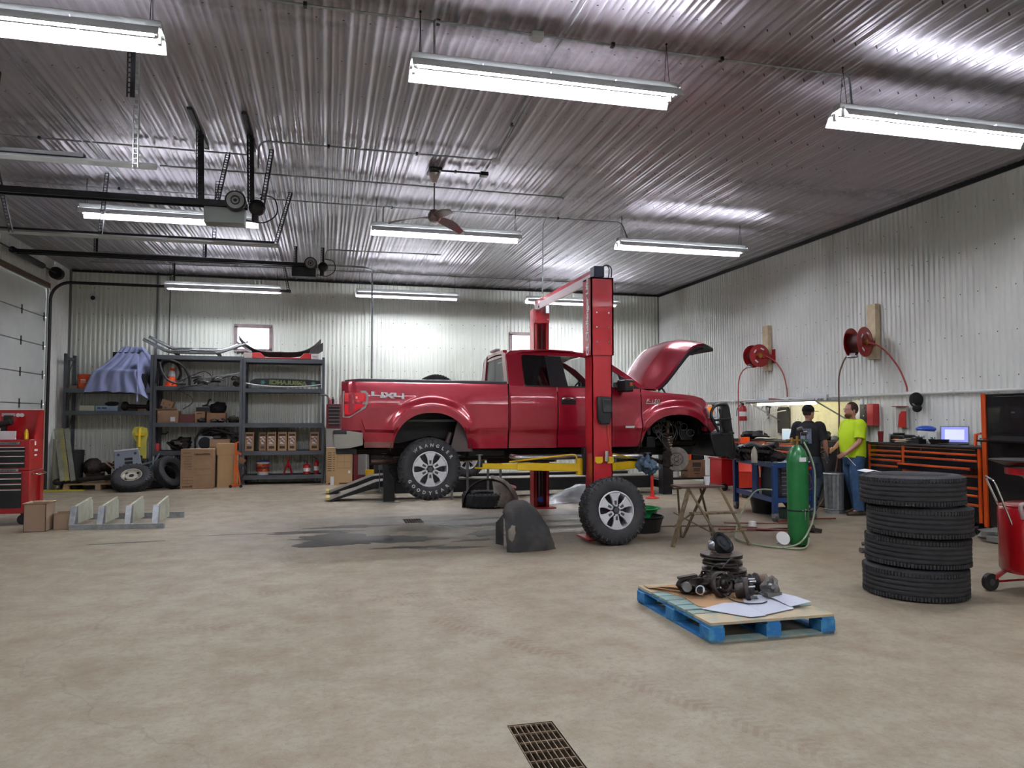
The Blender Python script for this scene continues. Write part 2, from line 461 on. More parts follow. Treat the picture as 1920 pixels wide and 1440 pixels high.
puddle(1.85, 9.35, .22, .06, 13, 'small wet spot between the widest puddle and the fender liner', .1)
puddle(2.0, 10.6, .4, .09, 14, 'ragged wet patch behind the standing fender liner', -.1, nz=.9)
puddle(1.15, 9.0, .45, .08, 2, 'narrow trickle of water in front of the widest puddle', -.1)
puddle(.35, 10.9, .5, .14, 3, 'thin wet streak left of the small drain grate', .05)
puddle(2.25, 11.3, .75, .1, 4, 'long wet streak right of the small drain grate', .12)
puddle(2.15, 9.9, .28, .2, 5, 'dark wet patch left of the standing fender liner', .6)
puddle(3.0, 9.75, .35, .09, 6, 'wet streak between the fender liner and the red post', .35)
puddle(3.3, 11.4, .6, .06, 7, 'thin line of water in front of the far lift post', .08)
puddle(1.55, 8.85, .3, .05, 8, 'small water streak nearest the camera before the drain', .02)
puddle(-2.4, 10.2, .35, .03, 9, 'short wet streak in front of the white floor rack', .1)
puddle(-.8, 10.6, .8, .02, 10, 'hair-thin wet line across the floor right of the rack', .06)
b = MB(); pts = [(6.15+.5*(1+.3*NZ.noise(V((cos(a), sin(a), 3))*2))*cos(a), 9.2+.13*(1+.5*NZ.noise(V((cos(a), sin(a), 9))*2))*sin(a)) for a in [2*pi*i/60 for i in range(60)]]
b.prism(pts, .0004, .0016, 'xy'); tag(b.obj('fluid_spill', mat('red_fluid', '#4a1611', .1, n=(5, '#2c1712', .3, .7), coat=.5)), 'dark red fluid spill behind the wooden step stool', 'spill')

# windows in the back wall
FR = mat('window_frame_wood', '#8e7d7c', .6, n=(9, '#7a6a6a', .3, .8))
GL = mat('window_glass', '#f4f8fb', .02, trans=1., alpha=.25)
for k, (a, c_, z0, z1) in enumerate(WINS):
    b = MB(); e = .045
    b.box((a-e, Y1-.06, z1-.04), (c_+e, Y1+.12, z1+e)); b.box((a-e, Y1-.06, z0-e), (c_+e, Y1+.12, z0+.03))
    b.box((a-e, Y1-.06, z0), (a+.03, Y1+.12, z1)); b.box((c_-.03, Y1-.06, z0), (c_+e, Y1+.12, z1))
    o = struct(b.obj('window_%d' % (k+1), FR))
    b = MB(); b.box((a+.03, Y1+.02, z0+.03), (c_-.03, Y1+.028, z1-.04)); b.obj('pane', GL, o)
# garage doors in the left wall
DOOR = mat('door_panel', '#ccd0cb', .45, n=(3, '#bfc3bf', .3, .8)); SEAM = mat('door_seam', '#6d706e', .6)
for k, D in enumerate((DA, DB)):
    b = MB(); npan = int(round(D[2]/.61)); h = D[2]/npan
    for i in range(npan):
        b.box((X0-.06, D[0]-.12, i*h+.008), (X0-.012, D[1]+.12, (i+1)*h-(.008 if i < npan-1 else -.06)))
    o = struct(b.obj('door_%d' % (k+1), DOOR, bev=.008))
    b = MB(); b.box((X0-.05, D[0]-.1, 0), (X0-.03, D[1]+.1, D[2]+.04)); b.obj('seam_backing', SEAM, o)
    for i in range(1, npan):
        for y in [lerp(D[0]+.05, D[1]-.05, j/4) for j in range(5)]:
            b = MB(); b.box((X0-.012, y-.03, i*h-.09), (X0-.006, y+.03, i*h+.09)); b.cyl((X0-.004, y-.035, i*h), (X0-.004, y+.035, i*h), .012, n=8); b.obj('hinge', BLKM, o)
    b = MB(); b.box((X0-.1, D[0]-.1, -.05), (X0-.07, D[1]+.1, D[2]+.1)); b.obj('leak_backing', SEAM, o)  # unseen sheet behind the whole door, added to block leaking daylight
# water pipe along the right wall
b = MB(); b.tube([(8.93, 4., 1.925), (8.93, 18.95, 1.945)], .022, 10)
for y in (6.5, 9.0, 12.0, 15.0): b.cyl((8.93, y-.04, 1.93), (8.93, y+.04, 1.93), .032, n=10)
tag(b.obj('air_pipe', mat('pvc', '#d3d5d0', .45)), 'white horizontal pipe running along the right wall', 'pipe')
# ---------- strip lights
TUBE = mat('lamp_tube', '#ffffff', .4, emit=('#f4f3ff', 22.))
REFL = mat('white_reflector', '#e6ebe9', .35); HOUS = mat('lamp_housing', '#c9cccc', .4)
def fixture(lb, grp, loc):
    r = thing('strip_light', lb, 'ceiling light', loc, group=grp); TB = TUBE if loc[1] < 15 or loc[1] < 0 else mat('bright_lamp_tube', '#ffffff', .4, emit=('#f4f3ff', 27.))
    L = 2.42; b = MB()
    for P in ([(-.17, -.06), (-.125, .015), (-.108, .025)], [(-.082, .036), (-.06, .045), (.06, .045), (.082, .036)], [(.108, .025), (.125, .015), (.17, -.06)]):
        b.sheet([[(x, y, z) for y, z in P] for x in (0, L)], .004, (0, 0, 1))
    for x in (0, .6, 1.2, 1.8, L-.004):
        for s_ in (-1, 1): b.box((x, min(s_*.075, s_*.115), .022), (x+.004, max(s_*.075, s_*.115), .042))
    b.obj('reflector', REFL, r)
    b = MB(); b.box((0, -.055, .05), (L, .055, .105)); b.obj('housing', HOUS, r, bev=.006)
    for y in (-.062, .062):
        b = MB(); b.tube([(.045, y, -.005), (L-.045, y, -.005)], .017, 8); t_ = b.obj('lamp_tube', TB, r)
        b = MB()
        for x in (.02, L-.045): b = MB(); b.box((x, y-.022, -.03), (x+.025, y+.022, .035)); b.obj('lamp_socket', WHT, t_)
    for x in (.08, L-.08):
        b = MB(); h = ZC-.02-loc[2]-.1
        b.tube([(x, -.05, .1), (x, 0, .1+h)], .003, 5); b.tube([(x, .05, .1), (x, 0, .1+h)], .003, 5); b.ell((x, 0, .1+h), .012, 6, 4)
        b.obj('hanger_wire', BLKM, r)
    return r
ROWS = [(6.12, 4.50), (11.72, 4.52), (17.62, 4.47), (.3, 4.5), (-5.2, 4.5)]
CX = [-3.45, .66, 4.8]
side = ['left', 'middle', 'right']; rown = ['nearest row', 'middle row', 'back row by the windows']
f0 = None
for j, (y, z) in enumerate(ROWS):
    for i, x in enumerate(CX):
        lb = ('%s twin tube strip light in the %s' % (side[i], rown[j])) if j < 3 else 'twin tube strip light hanging behind the viewpoint'
        if j == 0 and i == 0: x = -3.68
        if f0 is None or (j == 2 and i == 0) or (j == 3 and i == 0): f0 = fixture(lb, 'twin tube strip lights', (x, y, z))
        else: dup(f0, (x, y, z), label=lb)
# ---------- conduits
def conduit(pts, lb, r=.011, boxes=(), clips=(), fil=.12, m=None):
    b = MB(); b.tube(fillet(pts, fil), r, 8)
    R = thing('conduit', lb, 'conduit', V(pts[0]), w=True, group='metal conduits')
    b.obj('conduit_tube', m or GALV, R)
    for c in boxes: b = MB(); b.cb(V(c)-V((0, 0, .012)), (.11, .11, .055)); b.obj('junction_box', HOUS if m is None else BLKM, R, bev=.006)
    for c in clips: b = MB(); b.cb(c, (.03, .05, .036)); b.obj('pipe_clip', BLKM, R)
    return R
zz = 4.945
conduit([(-.6, 6.19, zz), (4.9, 6.19, zz), (4.98, 6.15, zz-.02), (4.98, 6.12, 4.6)], 'long conduit across the ceiling above the nearest lights', boxes=[(1.78, 6.19, zz)], clips=[(-.2, 6.19, zz), (.9, 6.19, zz), (2.5, 6.19, zz), (3.6, 6.19, zz)])
conduit([(.86, 6.12, 4.6), (.86, 6.12, 4.93), (.9, 6.165, zz-.01), (1.72, 6.165, zz-.01)], 'bent conduit feeding the middle near strip light', fil=.09)
conduit([(2.02, 1., zz), (2.02, 6.1, zz)], 'conduit running overhead to the junction box')
conduit([(-.83, 9.43, 4.6), (-.83, 9.43, zz), (2.14, 9.4, zz), (2.03, 7.4, zz), (2.02, 6.2, zz)], 'conduit from opener bracket turning towards the near lights', boxes=[(2.14, 9.4, zz)], clips=[(0, 9.42, zz), (1.1, 9.41, zz), (2.06, 8.2, zz)])
conduit([(2.08, 7.3, zz), (2.14, 9.35, zz)], 'second parallel conduit beside the angled pair')
conduit([(-4.2, 9.98, zz), (-1.0, 9.98, zz)], 'conduit crossing above the garage door openers', clips=[(-3.4, 9.98, zz)])
conduit([(-2.2, 10.7, zz), (1.25, 10.72, zz), (3.55, 10.75, zz), (3.62, 12.2, zz), (3.65, 12.35, 3.72)], 'conduit that drops down to the far red lift post', fil=.15)
conduit([(-5.3, 11.93, zz), (.7, 11.95, zz), (4.95, 11.9, zz), (4.98, 11.72, 4.63)], 'conduit above the middle row of lights', clips=[(-3, 11.94, zz), (-1, 11.94, zz), (1, 11.95, zz), (3.8, 11.92, zz)], fil=.1)
conduit([(.85, 11.72, 4.63), (.85, 11.8, 4.92), (1.0, 11.93, zz)], 'short bent conduit feeding the middle centre strip light', fil=.08)
conduit([(2.1, 9.96, zz), (2.12, 14.8, zz)], 'long conduit running away from the ceiling fan box')
conduit([(-5.0, 17.75, zz), (-1.1, 17.45, zz), (6.4, 17.5, zz)], 'conduit above the back row of lights')
conduit([(-.04, 15.3, 4.75), (-.02, 15.3, zz), (2.3, 15.2, zz)], 'conduit right of the far opener motor', fil=.1)
conduit([(-4.6, 16.6, zz-.012), (.85, 16.85, zz-.012), (1.0, 17.1, zz-.04), (1.01, 17.15, 1.9)], 'thick grey conduit dropping behind the pickup bed', r=.022, fil=.18)
conduit([(.95, 18.93, 4.9), (.95, 18.93, .9)], 'thin white conduit down the back wall', r=.013, m=mat('white_conduit', '#d4d8cf', .5))
conduit([(-.12, 18.2, 2.1), (.05, 18.2, 2.1), (.08, 18.25, 1.9), (.05, 18.3, .3)], 'bent silver exhaust conduit at the right end of the shelving', r=.02, fil=.12, m=STEEL)
conduit([(-2.93, 7.8, zz), (-2.93, 14.5, zz)], 'conduit above the strip lights, left of the pair')
conduit([(-2.83, 7.8, zz), (-2.83, 14.5, zz)], 'twin conduit running beside its neighbour at the left')
conduit([(-3.6, 18.9, 4.9), (-3.6, 18.9, 2.95)], 'dark conduit down the back wall behind the shelving', m=BLKM)
# ---------- ceiling fan
FANM = mat('fan_blade', '#8c7f80', .35, .5); 
r = thing('ceiling_fan', 'three bladed metal ceiling fan above the pickup', 'fan', (1.42, 10.05, 4.27), rz=0)
b = MB(); b.box((-.09, -.14, .66), (.09, .14, .70)); b.obj('mounting_plate', BLKM, r, bev=.01)
b = MB(); b.lathe([(0, .66), (.075, .65), (.06, .58), (.03, .52), (0, .52)], n=20); b.obj('canopy', mat('fan_canopy', '#b7a9a6', .35, .3), r)
b = MB(); b.cyl((0, 0, .12), (0, 0, .56), .011); b.obj('downrod', FANM, r)
b = MB(); b.lathe([(0, .15), (.05, .14), (.085, .08), (.09, .02), (.06, -.02), (0, -.03)], n=24); b.obj('motor', FANM, r)
for k in range(3):
    a = radians((163, 283, 43)[k]); T = Mx.Rotation(a, 4, 'Z')
    b = MB(T)
    G = []
    for i in range(9):
        s = i/8; x = .07+.56*s; w = .05+.05*sin(pi*min(1, s*1.1)); z = .03-.07*s*s
        G.append([(x, -w+.02, z+.03), (x, 0, z), (x, w*.7, z-.02)])
    b.sheet(G, .005); b.obj('fan_blade', FANM, r)
conduit([(1.5, 9.98, zz), (2.06, 9.96, zz)], 'short black conduit from the ceiling fan', r=.013, boxes=[(2.1, 9.96, zz)], clips=[(1.7, 9.975, zz)], m=BLKM)
# ---------- garage door tracks and openers
HOLE = mat('slotted_angle_iron', '#2a2b2e', .45, .5); WTRK = mat('galvanised_track', '#b9bfbf', .35, .6)
def slot(b, p, q, w=.045):
    """slotted angle iron from p to q: two flanges with real gaps between segments"""
    p, q = V(p), V(q); L = (q-p).length; d = (q-p)/L
    a = d.cross(V((0, 1, 0)));
    if a.length < .1: a = d.cross(V((1, 0, 0)))
    a.normalize(); c = d.cross(a)
    for s in (-.5, .5): b.bar(p+a*w*s, q+a*w*s, .008, .012)
    n = max(2, int(L/.045))
    for i in range(n): b.bar(p+d*(i+.12)*L/n-a*w*.5, p+d*(i+.12)*L/n+a*w*.5, .02, .006)
    b.bar(p+a*w/2, q+a*w/2, .006, .04)
def hanger(root, p, q, n='hanger_bracket', m=None, w=.045):
    b = MB(); slot(b, p, q, w); b.obj(n, m or HOLE, root)
def opener(nm, y, z, xm, lb, det=True):
    r = thing('door_opener', lb, 'garage door opener', (xm, y, z), w=True)
    b = MB(); b.bar((X0+.24, y, z), (xm+.1, y, z), .03, .07); b.bar((X0+.24, y+.12, z), (xm+.1, y+.12, z), .03, .07); b.obj('rail', BLKM, r)
    b = MB(); b.box((xm-.38, y-.02, z-.24), (xm+.08, y+.2, z-.05)); b.obj('motor_housing', mat('opener_housing', '#8f9490', .4, .5) if det else BLKM, r, bev=.008)
    b = MB(); b.cyl((xm-.02, y-.03, z+.02), (xm-.02, y-.09, z+.02), .12, n=28); pu = b.obj('pulley', BLKM, r)
    b = MB(); b.lathe([(.055, 0), (.1, 0), (.1, .012), (.055, .012)], (xm-.02, y-.102, z+.02), (0, 1, 0), 28, True); b.lathe([(.02, 0), (.04, 0), (.04, .012), (.02, .012)], (xm-.02, y-.102, z+.02), (0, 1, 0), 20, True); b.obj('belt_ring', mat('pulley_ring', '#9a9a98', .4, .6), pu)
    b = MB(); b.ell((xm+.22, y, z-.03), (.1, .1, .1), 14, 8); b.cyl((xm+.2, y, z-.1), (xm+.2, y, z-.2), .04); b.obj('motor', BLK, r)
    b = MB(); b.tube(cr([(xm+.25, y-.05, z+.12), (xm+.42, y-.05, z+.08), (xm+.45, y-.05, z-.1), (xm+.3, y-.05, z-.22), (xm+.1, y-.05, z-.2)]), .008, 6); b.obj('cable', RUBH, r)
    return r
r = opener('a', 9.35, 4.12, -1.05, 'near garage door opener with round pulley and grey housing')
b = MB(); b.bar((-1.5, 8.68, 4.975), (-1.5, 9.95, 4.975), .05, .03); b.bar((-.93, 8.68, 4.975), (-.93, 9.9, 4.975), .05, .03); b.obj('ceiling_rail', HOLE, r)
for x in (-1.5, -.93):
    for dy in (0, .12): hanger(r, (x, 9.3+dy, 4.96), (x+.02, 9.3+dy, 4.14))
hanger(r, (-1.25, 10.0, 4.96), (-1.32, 9.5, 4.1)); hanger(r, (-.7, 9.75, 4.96), (-.78, 9.45, 4.15))
r = opener('b', 15.2, 4.6, -.3, 'far garage door opener with dark motor below the ceiling', False)
hanger(r, (-.62, 15.2, 4.96), (-.62, 15.2, 4.62)); hanger(r, (-.1, 15.2, 4.96), (-.1, 15.2, 4.62)); hanger(r, (-2.3, 15.2, 4.96), (-2.3, 15.2, 4.65)); hanger(r, (-4.2, 15.2, 4.96), (-4.2, 15.2, 4.65))
def dtrack(y, z, x1, lb, m, hs, wall=True):
    r = thing('door_track', lb, 'garage door track', (x1, y, z), w=True)
    rr = .38; p = [(X0+.07, y, .05), (X0+.07, y, z-rr)]+[(X0+.07+rr-rr*cos(a), y, z-rr+rr*sin(a)) for a in [i*pi/2/8 for i in range(1, 9)]]+[(x1, y, z)]
    if not wall: p = p[-1:]; p = [(X0+.45, y, z)]+p
    b = MB(); b.tube(p, .032, 4); b.obj('rail', m, r)
    for a, c in hs: hanger(r, a, c)
    return r
dtrack(17.6, 4.45, -.8, 'far black door track curving up beside the back corner', BLKM, [((-3.3, 17.6, 4.97), (-3.3, 17.6, 4.45)), ((-.95, 17.3, 4.97), (-.85, 17.6, 4.45))])
dtrack(12.8, 4.45, -.85, 'dark door track in front of the far opener rail', BLKM, [])
r = dtrack(11.05, 4.02, -.68, 'galvanised track hung behind the near opener motor', WTRK, [((-.55, 11.6, 4.97), (-.72, 11.05, 4.05)), ((-3.0, 11.3, 4.97), (-3.0, 11.05, 4.05)), ((-1.55, 11.3, 4.97), (-1.55, 11.05, 4.05)), ((-4.05, 10.3, 4.97), (-4.05, 11.0, 4.0))])
r = dtrack(7.55, 3.93, -1.58, 'galvanised track nearest the camera below the left strip light', WTRK, [])
b = MB(); b.box((-3.6, 7.52, 3.965), (-2.2, 7.6, 4.0)); b.obj('rubber_bumper', BLK, r)
hanger(r, (-1.78, 7.35, 4.97), (-1.78, 7.35, 4.5)); hanger(r, (-1.76, 7.5, 4.97), (-1.76, 7.53, 3.9), m=WTRK); hanger(r, (-3.2, 8.2, 4.97), (-3.2, 7.9, 3.6), w=.09)
# torsion shaft above the far door
r = thing('torsion_spring', 'black torsion spring shaft above the far garage door', 'door spring', (X0+.2, 15.5, 4.62), w=True)
b = MB(); b.cyl((X0+.2, 12.6, 4.62), (X0+.2, 17.72, 4.62), .016); b.obj('shaft', BLKM, r)
b = MB(); b.cyl((X0+.2, 15.2, 4.62), (X0+.2, 16.7, 4.62), .06, n=12); b.obj('spring_coil', BLKM, r)
b = MB(); b.cyl((X0+.2, 17.45, 4.62), (X0+.2, 17.6, 4.62), .13, n=20); b.cyl((X0+.2, 12.8, 4.62), (X0+.2, 12.95, 4.62), .13, n=20); b.obj('cable_drum', BLKM, r)
b = MB(); b.bar((X0+.045, 12.7, 4.36), (X0+.045, 17.6, 4.36), .04, .1); b.obj('header_angle', mat('rusty_lintel', '#5a4636', .7), r)
# camera dome on back wall
r = thing('security_camera', 'small white dome camera high on the back wall corner', 'security camera', (-5.25, 18.95, 4.33))
b = MB(); b.lathe([(0, .04), (.1, .03), (.1, 0), (0, 0)], ax=(0, -1, 0), n=20); b.obj('mount', WHT, r)
b = MB(); b.ell((0, -.05, 0), (.05, .05, .05)); b.obj('lens', BLK, r)
# ---------- wheels and tyres
def tyre_mb(R=.405, W=.27, ri=.225, lug=True, n=72, rows=4, rib=False, T=None):
    """axis along Y, outer face at -Y"""
    b = MB(T); h = W/2
    pr = [(ri, -h*.72), (ri+.02, -h*.86), (ri+.06, -h*.98), (R-.075, -h), (R-.03, -h*.93), (R-.006, -h*.76), (R, -h*.6)]
    if rib:
        for k in range(4):
            y = lerp(-h*.55, h*.55, (k+.5)/4)
            pr += [(R, y-.008), (R-.01, y-.005), (R-.01, y+.005), (R, y+.008)]
    pr += [(R, h*.6), (R-.006, h*.76), (R-.03, h*.93), (R-.075, h), (ri+.06, h*.98), (ri+.02, h*.86), (ri, h*.72), (ri-.004, 0)]
    b.lathe([(r, -y) for r, y in pr], ax=(0, -1, 0), n=n, closed=True)
    if lug:
        for k in range(n):
            a = 2*pi*k/n
            for j in range(rows):
                y = lerp(-h*.72, h*.72, (j+.5)/rows); aa = a+(pi/n if j % 2 else 0)+.02*sin(k*2.3+j)
                M = Mx.Rotation(-aa, 3, 'Y')
                w = W*.72/rows*.8
                b.box((M @ V((R+.003, 0, 0)))+V((-.007, y-w/2, -pi*R/n*.62)), (M @ V((R+.003, 0, 0)))+V((.007, y+w/2, pi*R/n*.62)), M)
            if k % 2:
                for s in (-1, 1):
                    M = Mx.Rotation(-a, 3, 'Y'); c_ = M @ V((R-.028, 0, 0))
                    b.box(c_+V((-.022, s*h*.93-.008, -.009)), c_+V((.022, s*h*.93+.008, .009)), M)
    if rib:
        for k in range(n):
            M = Mx.Rotation(-2*pi*(k+.5)/n, 3, 'Y'); c_ = M @ V((R-.012, 0, 0))
            for s in (-1, 1): b.box(c_+V((-.012, s*h*.74-.022, -.009)), c_+V((.012, s*h*.74+.022, .009)), M)
    return b
ALU = mat('machined_alloy', '#d3d5d8', .35, .35); ALD = mat('alloy_grey', '#5a5c60', .4, .7)
LET = mat('white_sidewall_letters', '#c9cbc9', .7)
def arc_text(body, rad, a_mid, step, size, parent, y, top=True, m=None):
    for i, ch in enumerate(body):
        k = (i-(len(body)-1)/2)*step
        a = a_mid-k if top else a_mid+k
        me = bpy.data.curves.new('t', 'FONT'); me.body = ch; me.size = size; me.extrude = .0008; me.align_x = me.align_y = 'CENTER'; me.resolution_u = 2
        me.fill_mode = 'NONE'; me.bevel_depth = .0022; me.bevel_resolution = 0; me.extrude = 0
        t = bpy.data.objects.new('t', me); COL.objects.link(t)
        ms = bpy.data.meshes.new_from_object(t.evaluated_get(bpy.context.evaluated_depsgraph_get())); bpy.data.objects.remove(t)
        ms.materials.clear(); ms.materials.append(m or LET)
        rot = a-pi/2 if top else a+pi/2
        ms.transform(Mx.Translation((rad*cos(a), y, rad*sin(a))) @ Mx.Rotation(pi/2, 4, 'X') @ Mx.Rotation(rot, 4, 'Z'))
        o = bpy.data.objects.new('sidewall_letter', ms); COL.objects.link(o); o.parent = parent
def wheel(name, lb, loc, rot=(0, 0, 0), grp=None, text_=False, cat='wheel', parent=None):
    if parent is None: r = thing(name, lb, cat, loc, rot=rot, group=grp)
    else:
        r = bpy.data.objects.new(name, None); COL.objects.link(r)
        r.parent = parent; r.matrix_parent_inverse = Mx.Translation(-parent.location); r.location = loc; r.rotation_euler = rot
    ty = tyre_mb().obj('tyre', RUB, r)
    if text_:
        arc_text('WRANGLER', .315, radians(80), radians(14), .06, ty if parent is None else ty, -.136)
        arc_text('GOODYEAR', .315, radians(262), radians(15), .06, ty, -.136, False)
    b = MB(); h = .135
    b.lathe([(.228, -.09), (.236, -.105), (.236, -.118), (.222, -.12), (.212, -.1), (.205, .0), (.2, .1), (.236, .115), (.236, .1), (.215, .08), (.215, -.08)], n=48, ax=(0, 1, 0), closed=True)
    rm = b.obj('rim', ALU, r)
    b = MB(); b.lathe([(.2, .03), (.05, .03), (.05, .05), (.2, .05)], n=32, ax=(0, 1, 0), closed=True); b.obj('brake_disc', ALD, rm)
    b = MB()
    for k in range(6):
        a = 2*pi*k/6+pi/2; T = Mx.Rotation(-a, 4, 'Y'); b.T = T
        b.prism([(.045, -.026), (.045, .026), (.085, .034), (.12, .036), (.165, .05), (.205, .075), (.222, .074), (.222, .022), (.213, .02), (.213, -.02), (.222, -.022), (.222, -.074), (.205, -.075), (.165, -.05), (.12, -.036), (.085, -.034)], -.108, -.075, 'xz')
    b.obj('spoke', ALU, rm, bev=.004)
    b = MB()
    for k in range(6):
        a = 2*pi*k/6+pi/2; b.T = Mx.Rotation(-a, 4, 'Y')
        b.prism([(.07, -.012), (.07, .012), (.118, .016), (.118, -.016)], -.112, -.1, 'xz')
    b.T = Mx.Identity(4); b.lathe([(0, -.118), (.03, -.118), (.036, -.11), (.038, -.08)], n=24, ax=(0, 1, 0)); b.obj('hub_cap', ALD, rm)
    for k in range(6):
        a = 2*pi*k/6; c_ = V((.062*cos(a), 0, .062*sin(a)))
        b = MB(); b.cyl(c_+V((0, -.085, 0)), c_+V((0, -.122, 0)), .011, n=6); b.obj('lug_nut', CHR, rm)
    return r

# ---------- the red pickup
PAINT = mat('candy_red_paint', '#9c1129', .26, .3, n=(1.2, '#a4142e', .3, .7), coat=1.)
DUST = mat('dusty_red_paint', '#7c4a44', .6, n=(30, '#8a5d52', .3, .7))
TRIMB = mat('black_trim', '#1e1f22', .35); TINT = mat('tinted_glass', '#08090b', .03, alpha=.93, spec=.8); CGL = mat('clear_glass', '#1b201f', .03, alpha=.22, spec=.8)
YN, YF = 9.8, 11.8
tk = thing('pickup_truck', 'red extended cab pickup raised on the two post lift with open hood', 'pickup truck', (2.95, 10.8, 0), w=True)
def side(s): return Mx(((1, 0, 0, 0), (0, s, 0, YN if s > 0 else YF), (0, 0, 1, 0), (0, 0, 0, 1)))
RA = (1.365, .5, .5); FA = (4.93, .56, .48); ZS = 1.135
def off(x, z):
    d = interp([1.1, 1.33, 1.365, 1.385, 1.7, 1.85, 2.0, 2.1], [.05, .03, .028, .002, .0, .012, .04, .07], z)
    for c, a, bb in (RA, FA):
        q = sqrt(((x-c)/(a*1.0))**2+((z-1.12)/(bb*1.04))**2)
        if q < 1.42 and z > 1.1:
            t = 1 if q < 1.16 else (1.42-q)/.26
            t = t*t*(3-2*t)
            d -= .045*t*min(1, (z-1.05)/.25) - (d*.6*t)
    if x < .34: d += (.34-x)**2*4.5
    if x > 5.0: d += (x-5.0)**2*.55
    return d
def zarch(x, base):
    for c, a, bb in (RA, FA):
        if abs(x-c) < a: return max(base, 1.12+bb*(1-abs((x-c)/a)**2.2)**(1/2.2))
    return base
def panel(name, x0, x1, zb, zt, mt=PAINT, rows=22, nx=None, par=None):
    xs = set([x0, x1]); k = nx or max(4, int((x1-x0)/.05))
    for i in range(k+1): xs.add(lerp(x0, x1, i/k))
    for c, a, bb in (RA, FA):
        for i in range(33):
            x = c-a*cos(pi*i/32)
            if x0 < x < x1: xs.add(x)
        for x in (c-a-.002, c+a+.002):
            if x0 < x < x1: xs.add(x)
    xs = sorted(xs); xs = [x for i, x in enumerate(xs) if i == 0 or x-xs[i-1] > .0015]
    out = []
    for s in (1, -1):
        b = MB(side(s)); G = []
        for x in xs:
            lo, hi = zb(x), zt(x)
            G.append([(x, off(x, lerp(lo, hi, j/rows)), lerp(lo, hi, j/rows)) for j in range(rows+1)])
        b.sheet(G, .02, (0, 1, 0)); out.append(b.obj(name, mt, par or tk, ang=28))
    return out
ZR = lambda x: interp([.2, .26, .6, 2.42], [1.97, 2.03, 2.035, 2.02], x)
panel('bed_side', .2, 2.41, lambda x: zarch(x, 1.36 if x < .47 else interp([.47, .87, 1.9, 2.41], [1.17, 1.155, 1.14, 1.14], x)), ZR)
panel('rear_door', 2.445, 3.112, lambda x: 1.14, lambda x: 2.0)
panel('front_door', 3.125, 4.355, lambda x: 1.145, lambda x: interp([3.1, 4.2, 4.36], [2.0, 1.985, 1.97], x))
panel('fender', 4.368, 5.43, lambda x: zarch(x, 1.13), lambda x: interp([4.36, 4.6, 5.0, 5.2, 5.36, 5.43], [1.965, 1.925, 1.895, 1.875, 1.84, 1.79], x))
